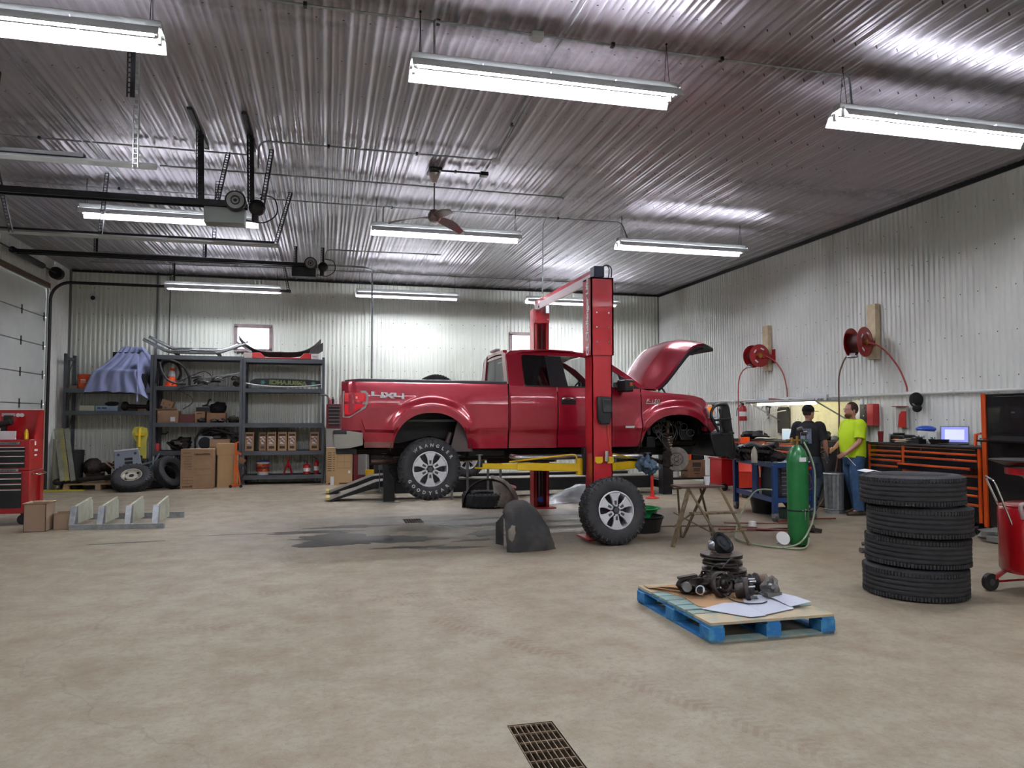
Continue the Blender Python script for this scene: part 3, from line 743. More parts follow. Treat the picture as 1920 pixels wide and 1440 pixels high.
for s in (1, -1):
    T = side(s)
    # dusty lower quarter skirt
    b = MB(T); b.sheet([[(x, off(x, z)-.002, z) for z in (1.165, 1.2, 1.24)] for x in (.49, .6, .7, .8, .86)], .004, (0, 1, 0)); b.obj('dust_film', DUST, tk)
    # rail cap
    b = MB(T); b.sheet([[(x, off(x, 2.03)-.01, ZR(x)-.005), (x, off(x, 2.03)-.008, ZR(x)+.022), (x, .09, ZR(x)+.03), (x, .13, ZR(x)+.02), (x, .13, ZR(x)-.05)] for x in [lerp(.24, 2.4, i/12) for i in range(13)]], .004); b.obj('bed_rail_cap', TRIMB, tk)
    # tail lamp
    b = MB(T); P = [(.215, 1.9), (.215, 1.56), (.3, 1.555), (.5, 1.68), (.535, 1.75), (.535, 1.87), (.5, 1.905)]
    def lens(P, d0, d1, g=0.):
        A = [b.v((x, off(x, z)-d0+g, z)) for x, z in P]; B_ = [b.v((x, off(x, z)+.01, z)) for x, z in P]
        b.f(A)
        for i in range(len(P)): b.f([A[i], A[(i+1) % len(P)], B_[(i+1) % len(P)], B_[i]])
    lens(P, .016, 0); lo = b.obj('tail_lamp', mat('lamp_surround', '#c9cccd', .18, .7), tk, ang=20)
    b = MB(T); lens([(.235, 1.875), (.235, 1.765), (.505, 1.765), (.505, 1.86), (.49, 1.875)], .026, 0); lens([(.235, 1.73), (.235, 1.6), (.295, 1.595), (.49, 1.71), (.495, 1.73)], .026, 0); b.obj('red_lens', mat('red_lens', '#e3202c', .15, coat=1.), lo)
    b = MB(T); lens([(.375, 1.83), (.375, 1.80), (.4, 1.80), (.4, 1.83)], .029, 0); b.obj('clear_lens', mat('pink_lens', '#e58d8d', .15), lo)
    # cab greenhouse: one red frame leaning inwards
    Sh = T @ Mx(((1, 0, 0, 0), (0, 1, .5, .04-.5*2.0), (0, 0, 1, 0), (0, 0, 0, 1)))
    b = MB(Sh)
    for P in ([(2.43, 1.985), (2.43, 2.44), (2.5, 2.5), (2.68, 2.515), (2.66, 2.4), (2.65, 2.06), (2.68, 1.985)],
              [(2.66, 2.425), (2.68, 2.515), (3.0, 2.522), (3.3, 2.515), (3.6, 2.488), (3.58, 2.42), (3.3, 2.43), (2.7, 2.44)],
              [(3.58, 2.42), (3.6, 2.488), (3.78, 2.44), (3.98, 2.34), (4.22, 2.165), (4.46, 1.975), (4.34, 1.975), (4.15, 2.11), (3.9, 2.29), (3.75, 2.38)]):
        b.prism(P, 0, .045, 'xz')
    b.obj('cab_frame', PAINT, tk, bev=.006)
    b = MB(Sh); b.prism([(3.02, 1.99), (3.0, 2.43), (3.235, 2.425), (3.275, 1.99)], -.004, .05, 'xz'); b.prism([(2.64, 1.985), (2.64, 2.0), (4.34, 1.99), (4.34, 1.975)], -.006, .03, 'xz')
    b.prism([(4.1, 1.985), (4.06, 2.17), (4.14, 2.12), (4.34, 1.975)], -.003, .02, 'xz'); b.obj('pillar_trim', TRIMB, tk)
    b = MB(Sh); b.box((3.148, -.006, 1.99), (3.156, .0, 2.425)); b.obj('door_seam', BLK, tk)
    b = MB(Sh); b.prism([(2.66, 2.02), (2.66, 2.41), (2.7, 2.435), (3.0, 2.43), (3.02, 2.0), (2.7, 2.0)], .012, .02, 'xz'); b.obj('rear_side_window', TINT, tk)
    b = MB(Sh); b.prism([(3.27, 2.0), (3.235, 2.42), (3.58, 2.42), (3.75, 2.38), (3.9, 2.29), (4.08, 2.16), (4.1, 2.0)], .012, .018, 'xz'); b.obj('door_window', CGL, tk)
    # mirror
    b = MB(T); b.cb((4.06, -.14, 2.0), (.15, .2, .17), (0, 0, .25)); b.bar((4.16, .02, 1.99), (4.1, -.08, 1.98), .05, .05); mo = b.obj('wing_mirror', TRIMB, tk, bev=.02)
    b = MB(T); b.cb((4.105, -.238, 2.02), (.045, .01, .05), (0, 0, .25)); b.obj('turn_lamp', mat('amber_lamp', '#b8562c', .3), mo)
    # handle
    b = MB(T); b.cb((3.275, .003, 1.79), (.215, .022, .1)); ho = b.obj('door_handle', TRIMB, tk, bev=.01)
    b = MB(T); b.cb((3.275, -.018, 1.815), (.2, .02, .036)); b.obj('handle_grip', CHR, ho, bev=.008)
    # running board
    b = MB(T); b.tube(fillet([(2.45, .0, 1.035), (2.5, -.13, 1.02), (4.3, -.13, 1.02), (4.36, .0, 1.03)], .08), .035, 12); rb = b.obj('running_board', mat('polished_tube', '#b9bcbd', .2, .85), tk)
    b = MB(T); b.box((2.7, -.15, 1.046), (3.2, -.05, 1.06)); b.box((3.5, -.15, 1.046), (4.1, -.05, 1.06)); b.obj('step_pad', BLK, rb)
    # badges
    b = MB(T); b.cb((4.21, -.003, 1.425), (.19, .006, .03)); b.obj('door_badge', CHR, tk)
    # headlight
    b = MB(T); b.prism([(5.41, 1.7), (5.44, 1.745), (5.5, 1.745), (5.6, 1.57), (5.57, 1.55), (5.47, 1.56)], .05, .28, 'xz'); hl = b.obj('headlight', mat('lamp_glass', '#d9dfe2', .1, coat=1.), tk, bev=.01)
    b = MB(T); b.prism([(5.425, 1.69), (5.44, 1.72), (5.5, 1.72), (5.53, 1.66), (5.515, 1.6), (5.48, 1.6)], .042, .06, 'xz'); b.obj('amber_lens', mat('amber_lens', '#e27a28', .3, emit=('#e27a28', .15)), hl)
    b = MB(T); b.prism([(5.405, 1.36), (5.395, 1.7), (5.43, 1.76), (5.46, 1.77), (5.47, 1.745), (5.44, 1.73), (5.43, 1.69), (5.47, 1.55), (5.57, 1.54), (5.6, 1.4), (5.5, 1.335)], .09, .2, 'xz'); b.obj('front_corner', PAINT, tk, bev=.01)
    # wheel well liner
    for c, a, bb in (RA, FA):
        b = MB(T); G = []
        for i in range(17):
            t = pi*i/16; G.append([(c+(a+.04)*cos(t), d, 1.12+(bb+.03)*sin(t)) for d in (.03, .2, .5)])
        b.sheet(G, .006); b.prism([(c+(a+.04)*cos(pi*i/16), 1.12+(bb+.03)*sin(pi*i/16)) for i in range(17)], .5, .506, 'xz'); b.obj('wheel_well', BLK, tk)
b = MB(); DX = lambda u: .575+.425*u
DZ = lambda u, v: 1.895-.02*u-.075*(1-v)
for P in ([(0, 1), (.085, 1), (.085, .45), (.29, .45), (.29, 1), (.37, 1), (.37, 0), (.27, 0), (.27, .28), (0, .28)],
          [(.67, 1), (.76, 1), (.76, .45), (.93, .45), (.93, 1), (1, 1), (1, 0), (.92, 0), (.92, .28), (.67, .28)],
          [(.37, 1), (.47, 1), (.52, .68), (.6, 1), (.7, 1), (.575, .5), (.72, 0), (.61, 0), (.51, .35), (.42, 0), (.31, 0), (.46, .5)]):
    b.prism([(DX(u), DZ(u, v)) for u, v in P], YN-.012, YN-.002, 'xz')
b.obj('decal', mat('silver_decal', '#d6d8dc', .4), tk)
text('F-150', .075, CHR, tk, 'badge', (4.53, YN-.006, 1.79), (pi/2, .02, 0), .004, 1.2, w=True, shear=.25)
b = MB(); b.box((4.43, YN-.004, 1.752), (4.75, YN+.0, 1.762)); b.obj('badge_line', CHR, tk)
# bed: floor, tailgate, head board, inner sides
b = MB(); b.box((.26, YN+.1, 1.5), (2.4, YF-.1, 1.53)); b.box((2.37, YN+.08, 1.5), (2.4, YF-.08, 2.0)); b.obj('bed_liner', TRIMB, tk)
b = MB(); b.sheet([[(.2+.0*abs(y-10.8), y, z) for z in (1.38, 1.6, 1.8, 2.0, 2.03)] for y in [lerp(YN+.14, YF-.14, i/8) for i in range(9)]], .05, (1, 0, 0)); b.obj('tailgate', PAINT, tk, bev=.01)
# cab back wall with window
b = MB(); b.box((2.43, YN+.05, 1.14), (2.47, YF-.05, 2.02))
for s in (1, -1):
    b.T = side(s); b.prism([(.05, 1.99), (.28, 2.46), (.5, 2.5), (.32, 2.0)], 2.43, 2.5, 'yz')
b.T = Mx.Identity(4); b.box((2.44, 10.25, 2.42), (2.5, 11.35, 2.52)); b.obj('cab_back', PAINT, tk)
b = MB(); b.prism([(10.13, 2.02), (10.3, 2.44), (11.3, 2.44), (11.47, 2.02)], 2.45, 2.456, 'yz'); b.obj('rear_window', mat('pale_tint', '#8f9a95', .04, alpha=.35, spec=.8), tk)
# roof
G = []
for i in range(13):
    x = lerp(2.44, 3.72, i/12); zc = interp([2.44, 2.6, 3.0, 3.4, 3.72], [2.48, 2.545, 2.575, 2.56, 2.49], x)
    G.append([(x, lerp(10.06, 11.54, j/12), zc-.05*abs(2*j/12-1)**2.5) for j in range(13)])
b = MB(); b.sheet(G, .02, (0, 0, -1)); b.obj('roof', PAINT, tk)
b = MB(); b.cb((2.45, 10.8, 2.555), (.07, .4, .035)); b.obj('brake_light', mat('grey_lamp', '#b9b9bb', .3), tk, bev=.01)
G = [[(lerp(4.5, 3.72, i/6)+.1*(1-(2*j/8-1)**2)*(1-i/12), lerp(lerp(9.95, 11.65, j/8), lerp(10.1, 11.5, j/8), i/6), lerp(1.99, 2.47, (i/6)**.92)) for j in range(9)] for i in range(7)]
b = MB(); b.sheet(G, .006); b.obj('windshield', CGL, tk)
# cabin interior
INT = mat('grey_upholstery', '#3b3c3f', .8)
b = MB(); b.box((2.5, YN+.08, 1.14), (4.4, YF-.08, 1.2)); b.obj('cab_floor', BLK, tk)
for y in (10.3, 11.3):
    b = MB(); b.cb((3.35, y, 1.55), (.5, .52, .16)); b.cb((3.12, y, 1.85), (.15, .5, .6), (0, -.2, 0)); b.cb((3.02, y, 2.22), (.09, .26, .17), (0, -.2, 0)); b.obj('front_seat', INT, tk, bev=.03)
b = MB(); b.cb((2.62, 10.8, 1.8), (.14, 1.5, .6)); b.cb((2.75, 10.8, 1.5), (.4, 1.5, .15)); b.obj('rear_seat', INT, tk, bev=.03)
b = MB(); b.cb((4.2, 10.8, 1.87), (.45, 1.7, .26), (0, .1, 0)); b.obj('dashboard', TRIMB, tk, bev=.04)
b = MB(); b.tube(circ((0, 0, 0), .19, 20, 'yz'), .014, 6, True); o = b.obj('steering_wheel', BLK, tk); o.matrix_parent_inverse = Mx.Translation(-tk.location); o.location = (3.88, 11.3, 1.95); o.rotation_euler = (0, .4, 0)
b = MB(); b.cb((3.95, 10.8, 2.3), (.03, .24, .06)); b.obj('interior_mirror', BLK, tk)
# open hood
E_ = cr([(4.62, 0, 1.97), (4.76, 0, 2.08), (4.92, 0, 2.26), (5.06, 0, 2.43), (5.17, 0, 2.55), (5.3, 0, 2.635), (5.44, 0, 2.66)], 4)
G = []
for i, p in enumerate(E_):
    a = E_[max(0, i-1)]; c_ = E_[min(len(E_)-1, i+1)]; d = (c_-a).normalized(); nn = V((-d.z, 0, d.x)); u = i/(len(E_)-1)
    row = []
    for j in range(17):
        t = j/16; cw = (1-abs(2*t-1)**2.2); k = .2*cw*(.55+.45*sin(pi*min(1, u*1.05)))
        rb = .022*(exp(-((t-.27)/.05)**2)+exp(-((t-.73)/.05)**2))*sin(pi*u)
        y = lerp(9.93+.05*u*u, 11.67-.05*u*u, t)
        row.append(p+nn*(k+rb)+V((0, y, 0))-d*(.1*cw*(1-u)))
    G.append(row)
b = MB(); b.sheet(G, -.035); b.obj('hood', PAINT, tk, ang=50)
b = MB()
for y in (9.99, 10.8, 11.61):
    b.tube([p+V((.035, y, -.045)) for p in E_[2:-2:3]], .03, 6)
b.obj('hood_frame', BLK, tk)
b = MB(); b.sheet([[(5.44, y, 2.66+.06*(1-abs(2*(y-9.97)/1.66-1)**2)), (5.52, y, 2.63+.05*(1-abs(2*(y-9.97)/1.66-1)**2)), (5.6, y, 2.585)] for y in [lerp(9.97, 11.63, i/10) for i in range(11)]], .04, (0, 0, -1)); b.obj('hood_lip', TRIMB, tk)
b = MB()
for y in (10.02, 10.2): b.tube([(5.2, y, 2.55), (5.3, y, 2.54), (5.38, y, 2.58), (5.46, y, 2.59)], .02, 6)
b.cb((5.23, 10.0, 2.51), (.1, .05, .06)); b.obj('hood_latch', BLK, tk)
for y in (10.02, 11.58): b = MB(); b.cyl((4.85, y, 1.9), (4.73, y, 2.07), .012); b.obj('hood_strut', BLK, tk)
# engine bay
b = MB(); b.box((4.5, YN+.12, 1.3), (4.56, YF-.12, 1.9)); b.box((4.7, 10.4, 1.2), (5.2, 11.2, 1.78)); b.box((5.4, 10.1, 1.3), (5.46, 11.5, 1.75)); b.box((4.55, YN+.1, 1.7), (5.4, YN+.3, 1.78)); b.box((4.55, YF-.3, 1.7), (5.4, YF-.1, 1.78)); b.obj('engine', DRK, tk, bev=.01)
b = MB(); b.box((5.44, 10.15, 1.38), (5.56, 11.45, 1.74)); b.obj('grille', CHR, tk, bev=.02)
# bumpers
b = MB(); b.sheet([[(x+(.0 if 10.1 < y < 11.5 else -.0), y, z) for x, z in ((.47, 1.36), (.3, 1.385), (.14, 1.385), (.105, 1.36), (.11, 1.2), (.15, 1.155), (.3, 1.165), (.47, 1.2))] for y in [YN-.02, YN+.0, YN+.3, 10.8, YF-.3, YF, YF+.02]]);
b.prism([(.47, 1.36), (.3, 1.385), (.14, 1.385), (.105, 1.36), (.11, 1.2), (.15, 1.155), (.3, 1.165), (.47, 1.2)], YN-.03, YN-.02, 'xz'); b.prism([(.47, 1.36), (.3, 1.385), (.14, 1.385), (.105, 1.36), (.11, 1.2), (.15, 1.155), (.3, 1.165), (.47, 1.2)], YF+.02, YF+.03, 'xz')
bo = b.obj('rear_bumper', mat('bumper_chrome', '#a5a29d', .2, .9), tk)
b = MB(); b.box((.1, YN-.034, 1.34), (.27, YN+.3, 1.395)); b.obj('bumper_pad', TRIMB, bo, bev=.01)
b = MB(); b.box((.14, YN+.1, 1.08), (.4, 10.5, 1.15)); b.obj('hitch_frame', BLK, tk)
b = MB(); b.prism([(5.42, 1.33), (5.74, 1.36), (5.79, 1.3), (5.8, 1.04), (5.76, .99), (5.5, .99), (5.47, 1.1)], YN-.03, YF+.03, 'xz'); fb = b.obj('front_bumper', mat('satin_black_steel', '#1c1d1f', .3, .2, n=(3, '#3a3c3d', .45, .75)), tk, bev=.02)
for y in (9.97, 11.63):
    b = MB(); b.prism([(5.69, 1.68), (5.74, 1.77), (5.8, 1.78), (5.84, 1.7), (5.94, 1.0), (5.9, .93), (5.8, .95), (5.76, 1.3)], y-.04, y+.04, 'xz'); b.obj('guard_upright', BLKM, fb, bev=.01)
for s in (1, -1):
    b = MB(side(s))
    b.tube(fillet([(5.74, .16, 1.74), (5.72, -.02, 1.75), (5.5, -.03, 1.745), (5.42, -.03, 1.6), (5.56, -.03, 1.35)], .08), .022, 8)
    b.tube([(5.78, .16, 1.53), (5.76, -.02, 1.54), (5.5, -.03, 1.52)], .018, 8); b.tube([(5.82, .16, 1.33), (5.8, -.02, 1.33), (5.6, -.03, 1.31)], .018, 8)
    b.tube([(5.62, -.03, 1.74), (5.58, -.03, 1.52), (5.6, -.03, 1.33)], .014, 8); b.obj('guard_hoop', BLKM, fb)
b = MB(); b.tube([(5.8, 10.0, 1.75), (5.8, 11.6, 1.75)], .025); b.tube([(5.83, 10.0, 1.45), (5.83, 11.6, 1.45)], .02)
for i in range(10): b.tube([(5.8, 10.2+i*.13, 1.38), (5.79, 10.2+i*.13, 1.74)], .006, 5)
b.obj('guard_crossbar', BLKM, fb)
# underbody
b = MB()
for y in (10.3, 11.3): b.tube([(.35, y, 1.12), (1.0, y, 1.14), (1.4, y, 1.24), (1.9, y, 1.12), (4.3, y, 1.08), (4.8, y, 1.2), (5.5, y, 1.2)], .065, 4)
for x in (.5, 1.0, 2.0, 3.0, 4.0): b.box((x, 10.3, 1.07), (x+.08, 11.3, 1.15))
b.obj('chassis_frame', DRK, tk)
b = MB(); b.cyl((1.35, 9.95, .9), (1.35, 11.65, .9), .05); b.ell((1.38, 10.9, .9), (.17, .16, .16)); b.tube([(1.5, 10.85, .93), (3.6, 10.8, 1.05)], .04); b.obj('rear_axle', DRK, tk)
for y in (10.2, 11.4):
    b = MB(); b.bar((.6, y, 1.02), (1.35, y, .96), .06, .03); b.bar((1.35, y, .96), (2.1, y, 1.04), .06, .03); b.bar((.9, y, 1.02), (1.8, y, 1.02), .06, .02); b.obj('leaf_spring', DRK, tk)
b = MB(); b.cyl((1.55, 10.15, 1.0), (1.68, 10.15, 1.35), .028); b.cyl((1.6, 10.15, 1.13), (1.68, 10.15, 1.35), .036); b.obj('shock_absorber', mat('brown_grey_shock', '#6b5a54', .5), tk)
b = MB(); b.tube(cr([(.58, 9.98, .97), (.75, 10.05, .97), (1.1, 10.35, 1.0), (1.6, 10.6, 1.16), (2.3, 10.6, 1.0)]), .038, 12, cap=False); b.tube([(2.3, 10.6, .99), (3.3, 10.6, 1.0)], .1, 12); b.obj('exhaust_pipe', mat('rusty_exhaust', '#5b4334', .6, .4, n=(14, '#3b2d26', .3, .7)), tk)
b = MB(); b.box((2.2, 10.35, .98), (3.4, 10.75, 1.12)); b.box((3.5, 10.5, .95), (4.4, 11.1, 1.15)); b.box((1.9, 10.1, 1.0), (2.45, 10.9, 1.13)); b.obj('fuel_tank', BLK, tk, bev=.03)
b = MB(); b.box((.9, 10.35, 1.25), (2.4, 11.25, 1.5)); b.box((.5, 10.2, 1.2), (.9, 11.4, 1.48)); b.obj('bed_underside', BLK, tk)
b = MB(); b.prism([(1.62, 1.1), (1.72, 1.5), (1.85, 1.42), (1.93, 1.1)], YN+.06, YN+.1, 'xz'); b.obj('mud_flap', mat('grey_brown_liner', '#4f4540', .7), tk)
wheel('rear_wheel', None, (1.353, 9.93, .875), parent=tk, text_=True)
wheel('rear_wheel', None, (1.353, 11.67, .875), (0, 0, pi), parent=tk)
# bare front hub and suspension, near side
def front_hub(s):
    T = side(s) @ Mx.Translation((5.0, .2, .95)) @ Mx.Rotation(-.5, 4, 'Z')
    b = MB(T); b.lathe([(.0, -.06), (.03, -.06), (.035, -.03), (.085, -.03), (.09, 0), (.175, 0), (.175, .028), (.0, .028)], n=40, ax=(0, 1, 0)); ro = b.obj('brake_rotor', mat('brake_iron', '#8d8781', .4, .7, n=(12, '#6f665f', .35, .75)), tk)
    b = MB(T); b.lathe([(.092, -.002), (.097, -.002), (.097, .004), (.092, .004)], n=40, ax=(0, 1, 0), closed=True)
    for k in range(6): a = 2*pi*k/6; b.cyl((.06*cos(a), -.055, .06*sin(a)), (.06*cos(a), -.03, .06*sin(a)), .007, n=6)
    b.obj('wheel_stud', IRON, ro)
    b = MB(T); b.prism([(-.2, -.1), (-.2, .1), (-.12, .15), (-.08, .1), (-.1, 0), (-.08, -.1), (-.12, -.14)], -.04, .08, 'xz'); b.obj('brake_caliper', DRK, tk, bev=.01)
    T = side(s)
    b = MB(T); b.cyl((4.98, .35, .9), (4.9, .4, 1.25), .05); b.bar((4.9, .22, 1.0), (4.82, .25, 1.3), .05, .07); b.tube([(4.7, .3, 1.33), (4.85, .2, 1.3), (5.0, .3, 1.32), (5.1, .45, 1.35)], .024, 8)
    b.tube([(4.6, .5, .98), (4.95, .25, .85), (5.2, .5, .95)], .03, 8); b.tube([(4.5, .4, .96), (4.85, .3, .93)], .018, 8); b.obj('control_arm', DRK, tk)
    b = MB(T); pts = [(4.93+.06*cos(a), .34+.06*sin(a), 1.08+.04*a/(2*pi)) for a in [i*pi/6 for i in range(60)]]; b.tube(pts, .011, 6); b.obj('coil_spring', mat('spring_steel', '#b79b86', .4, .3), tk)
    b = MB(T); b.cyl((4.93, .34, 1.05), (4.93, .34, 1.5), .03); b.obj('strut', mat('rust_strut', '#8a6a54', .6, .3), tk)
    rr = random.Random(3); b = MB(T)
    for k in range(11):
        x = 4.55+.05*k; p = [(x, .15+.05*rr.random(), 1.5-.02*rr.random())]
        for i in range(4): p.append((p[-1][0]+rr.uniform(-.1, .12), .12+.14*rr.random(), p[-1][2]-rr.uniform(.03, .13)))
        b.tube(cr(p, 4), .007, 5)
    for k in range(7):
        a0 = rr.uniform(.2, 2.6); c_ = (4.93+.36*cos(a0), .2, 1.15+.32*sin(a0)); b.tube([(c_[0]+.06*cos(t), c_[1], c_[2]+.05*sin(t)) for t in [i*.5 for i in range(13)]], .006, 5)
    b.obj('wiring', mat('dusty_wire', '#3f3d3b', .6), tk)
    b = MB(T); b.box((4.5, .5, 1.0), (5.4, .56, 1.6)); b.cb((4.62, .35, 1.2), (.14, .2, .16)); b.cb((5.25, .42, 1.3), (.2, .1, .16)); b.cb((4.8, .4, 1.52), (.2, .15, .08)); b.obj('inner_fender', BLKM, tk, bev=.01)
front_hub(1); front_hub(-1)
# spare tyre in the bed
r = thing('tyre', 'tyre standing in the pickup bed, only its top showing', 'tyre', (1.58, 10.95, 1.53+.335))
tyre_mb(.33, .2, .2, lug=False, rib=True, n=48).obj('tyre_body', RUB, r)
# ---------- two post lift
LR = mat('lift_red_paint', '#b8202a', .32, n=(2.5, '#a81c26', .3, .7), coat=.5); YEL = mat('yellow_paint', '#dcb514', .4, n=(5, '#c9a311', .4, .8))
lf = thing('two_post_lift', 'red two post vehicle lift with yellow arms under the pickup', 'vehicle lift', (3.5, 10.8, 0), w=True)
DKI = mat('dark_channel', '#2a0f14', .6)
def column(x, y, s, h, nm='column'):
    """C-channel with its open side facing the other column (s=+1: opening towards +Y)"""
    w, d, t = .135, .27, .012
    b = MB(); o = y+s*d; i = y
    def bx(x0, y0, x1, y1, z0, z1): b.box((min(x0, x1), min(y0, y1), z0), (max(x0, x1), max(y0, y1), z1))
    bx(x-w, i, x+w, i+s*t, .02, h); bx(x-w, i, x-w+t, o, .02, h); bx(x+w-t, i, x+w, o, .02, h)
    bx(x-w, o, x-w+.05, o-s*t, .02, h); bx(x+w-.05, o, x+w, o-s*t, .02, h)
    c = b.obj(nm, LR, lf)
    b = MB(); b.box((x-w-.09, min(i-s*.08, o+s*.12), 0), (x+w+.09, max(i-s*.08, o+s*.12), .02)); b.obj('base_plate', LR, lf)
    b = MB(); b.cyl((x, i+s*.1, .1), (x, i+s*.1, h*.75), .028); b.cyl((x-.06, i+s*.08, .1), (x-.06, i+s*.08, h), .012); b.cyl((x+.06, i+s*.08, .1), (x+.06, i+s*.08, h), .012); b.obj('hydraulic_cylinder', STEEL, lf)
    return c
cn = column(3.455, 8.98, 1, 2.38)
b = MB(); b.box((3.30, 8.965, 2.36), (3.61, 8.98, 3.37)); b.box((3.30, 8.965, 2.36), (3.32, 9.27, 3.37)); b.box((3.59, 8.965, 2.36), (3.61, 9.27, 3.37)); b.box((3.3, 8.965, 3.35), (3.61, 9.27, 3.37)); b.obj('column_extension', LR, lf)
for x in (3.375, 3.54):
    for z in (2.53, 2.72, 2.91):
        b = MB(); b.cyl((x, 8.95, z), (x, 8.97, z), .013, n=8); b.obj('bolt', CHR, lf)
cf = column(3.63, 12.62, -1, 3.45)
b = MB(); b.box((3.5, 12.3, 3.2), (3.76, 12.36, 3.5)); b.obj('head_plate', LR, lf)
for x in (3.53, 3.73):
    for z in (3.26, 3.42): b = MB(); b.cyl((x, 12.29, z), (x, 12.31, z), .012, n=8); b.obj('bolt', CHR, lf)
# overhead beam
b = MB(); b.bar((3.46, 9.1, 3.45), (3.64, 12.5, 3.56), .1, .13); bo = b.obj('overhead_beam', LR, lf)
b = MB(); b.bar((3.40, 9.2, 3.41), (3.58, 12.3, 3.51), .012, .1); b.bar((3.36, 9.3, 3.34), (3.56, 12.3, 3.44), .02, .02); b.obj('sensor_bar', mat('pale_bar', '#c8b9ba', .35, .3), bo)
for p in ((3.36, 9.2, 3.3), (3.72, 12.3, 3.44), (3.52, 12.28, 3.5)): b = MB(); b.cb(p, (.06, .04, .14)); b.obj('bracket', CHR, bo)
b = MB(); b.cb((3.42, 9.05, 3.45), (.14, .16, .14)); b.obj('pulley_block', mat('dark_blue_steel', '#1c2233', .4, .4), lf, bev=.01)
b = MB(); b.tube(cr([(3.48, 9.0, 3.38), (3.47, 8.99, 3.5), (3.53, 8.99, 3.54), (3.59, 8.99, 3.5), (3.59, 8.985, 3.38)]), .009, 6); b.tube(cr([(3.44, 9.0, 3.42), (3.5, 8.99, 3.53), (3.56, 8.99, 3.5), (3.55, 8.985, 3.37)]), .007, 6); b.obj('hydraulic_hose', RUBH, lf)
text('CL Challenger Lifts', .125, mat('white_decal', '#e3e3e3', .5), lf, 'decal', (3.298, 9.1, 2.87), (pi/2, -pi/2, -pi/2), .001, 1.05, w=True, bold=.005)
b = MB(); b.prism([(3.37, 1.83), (3.55, 1.82), (3.56, 1.78), (3.56, 1.62), (3.53, 1.47), (3.4, 1.47), (3.37, 1.55)], 8.90, 8.98, 'xz'); co_ = b.obj('cable_cover', BLK, lf, bev=.015)
b = MB(); b.prism([(3.42, 1.79), (3.54, 1.79), (3.555, 1.62), (3.43, 1.62)], 8.885, 8.9, 'xz'); b.obj('cover_panel', mat('cover_face', '#26272a', .4), co_, bev=.01)
b = MB(); b.tube(cr([(3.52, 8.975, 1.47), (3.53, 8.97, 1.3), (3.57, 8.97, 1.1), (3.6, 8.97, 1.0)]), .005, 6); b.obj('release_cable', mat('orange_cable', '#c65a30', .5), lf)
for x, in ((3.40,), (3.55,)): b = MB(); b.prism([(x-.05, 1.055), (x+.05, 1.055), (x+.05, .99), (x+.03, .97), (x-.03, .97), (x-.05, .99)], 8.965, 8.98, 'xz'); b.obj('guide_plate', YEL, lf)
b = MB(); b.cyl((3.5, 8.95, 1.0), (3.5, 8.95, 1.13), .03, n=14); b.obj('pin', CHR, lf)
# carriages and arms
for (x, y, s) in ((3.455, 9.28, 1), (3.63, 12.32, -1)):
    b = MB(); b.cb((x, y, .98), (.34, .1, .36)); b.obj('carriage', BLKM, lf, bev=.01)
    for dx, tx, ty in ((-1, 1.98, 9.95 if s > 0 else 11.65), (1, 4.55, 9.98 if s > 0 else 11.6)):
        p = V((x+dx*.2, y+s*.03, .9)); q = V((tx, ty, .9)); d = (q-p).normalized(); L = (q-p).length
        b = MB(); b.bar(p, p+d*L*.58, .11, .1); b.bar(p+d*L*.53, p+d*L*.92, .085, .075)
        m_ = p+d*L*.9; b.prism([((m_+d*a).x+(-d.y)*c_, (m_+d*a).y+d.x*c_) for a, c_ in ((0, .045), (0, -.045), (.12, -.02), (.15, 0), (.12, .02))], .86, .885, 'xy')
        arm = b.obj('lift_arm', YEL, lf, bev=.006)
        b = MB(); b.cyl(p+V((0, 0, -.1)), p+V((0, 0, .12)), .05, n=16); b.obj('arm_pivot', YEL, arm)
        b = MB(); pz = m_+d*.08; b.cyl((pz.x, pz.y, .885), (pz.x, pz.y, 1.04), .022, n=12); b.lathe([(0, 0), (.05, 0), (.05, .015), (0, .015)], (pz.x, pz.y, 1.04), n=16); b.obj('screw_pad', STEEL, arm)
        b = MB(); b.tube(fillet([tuple(p+d*.95+V((0, 0, .06))), tuple(p+d*.1+V((0, 0, .17))), tuple(p+d*.04+V((0, 0, .16))), tuple(p+d*.02+V((0, 0, .0)))], .04), .012, 6); b.obj('foot_guard', YEL, arm)
b = MB(); b.cyl((3.60, 12.36, .15), (3.60, 12.30, .15), .05, n=16); b.obj('base_pulley', mat('blue_cap', '#22408a', .4), lf)

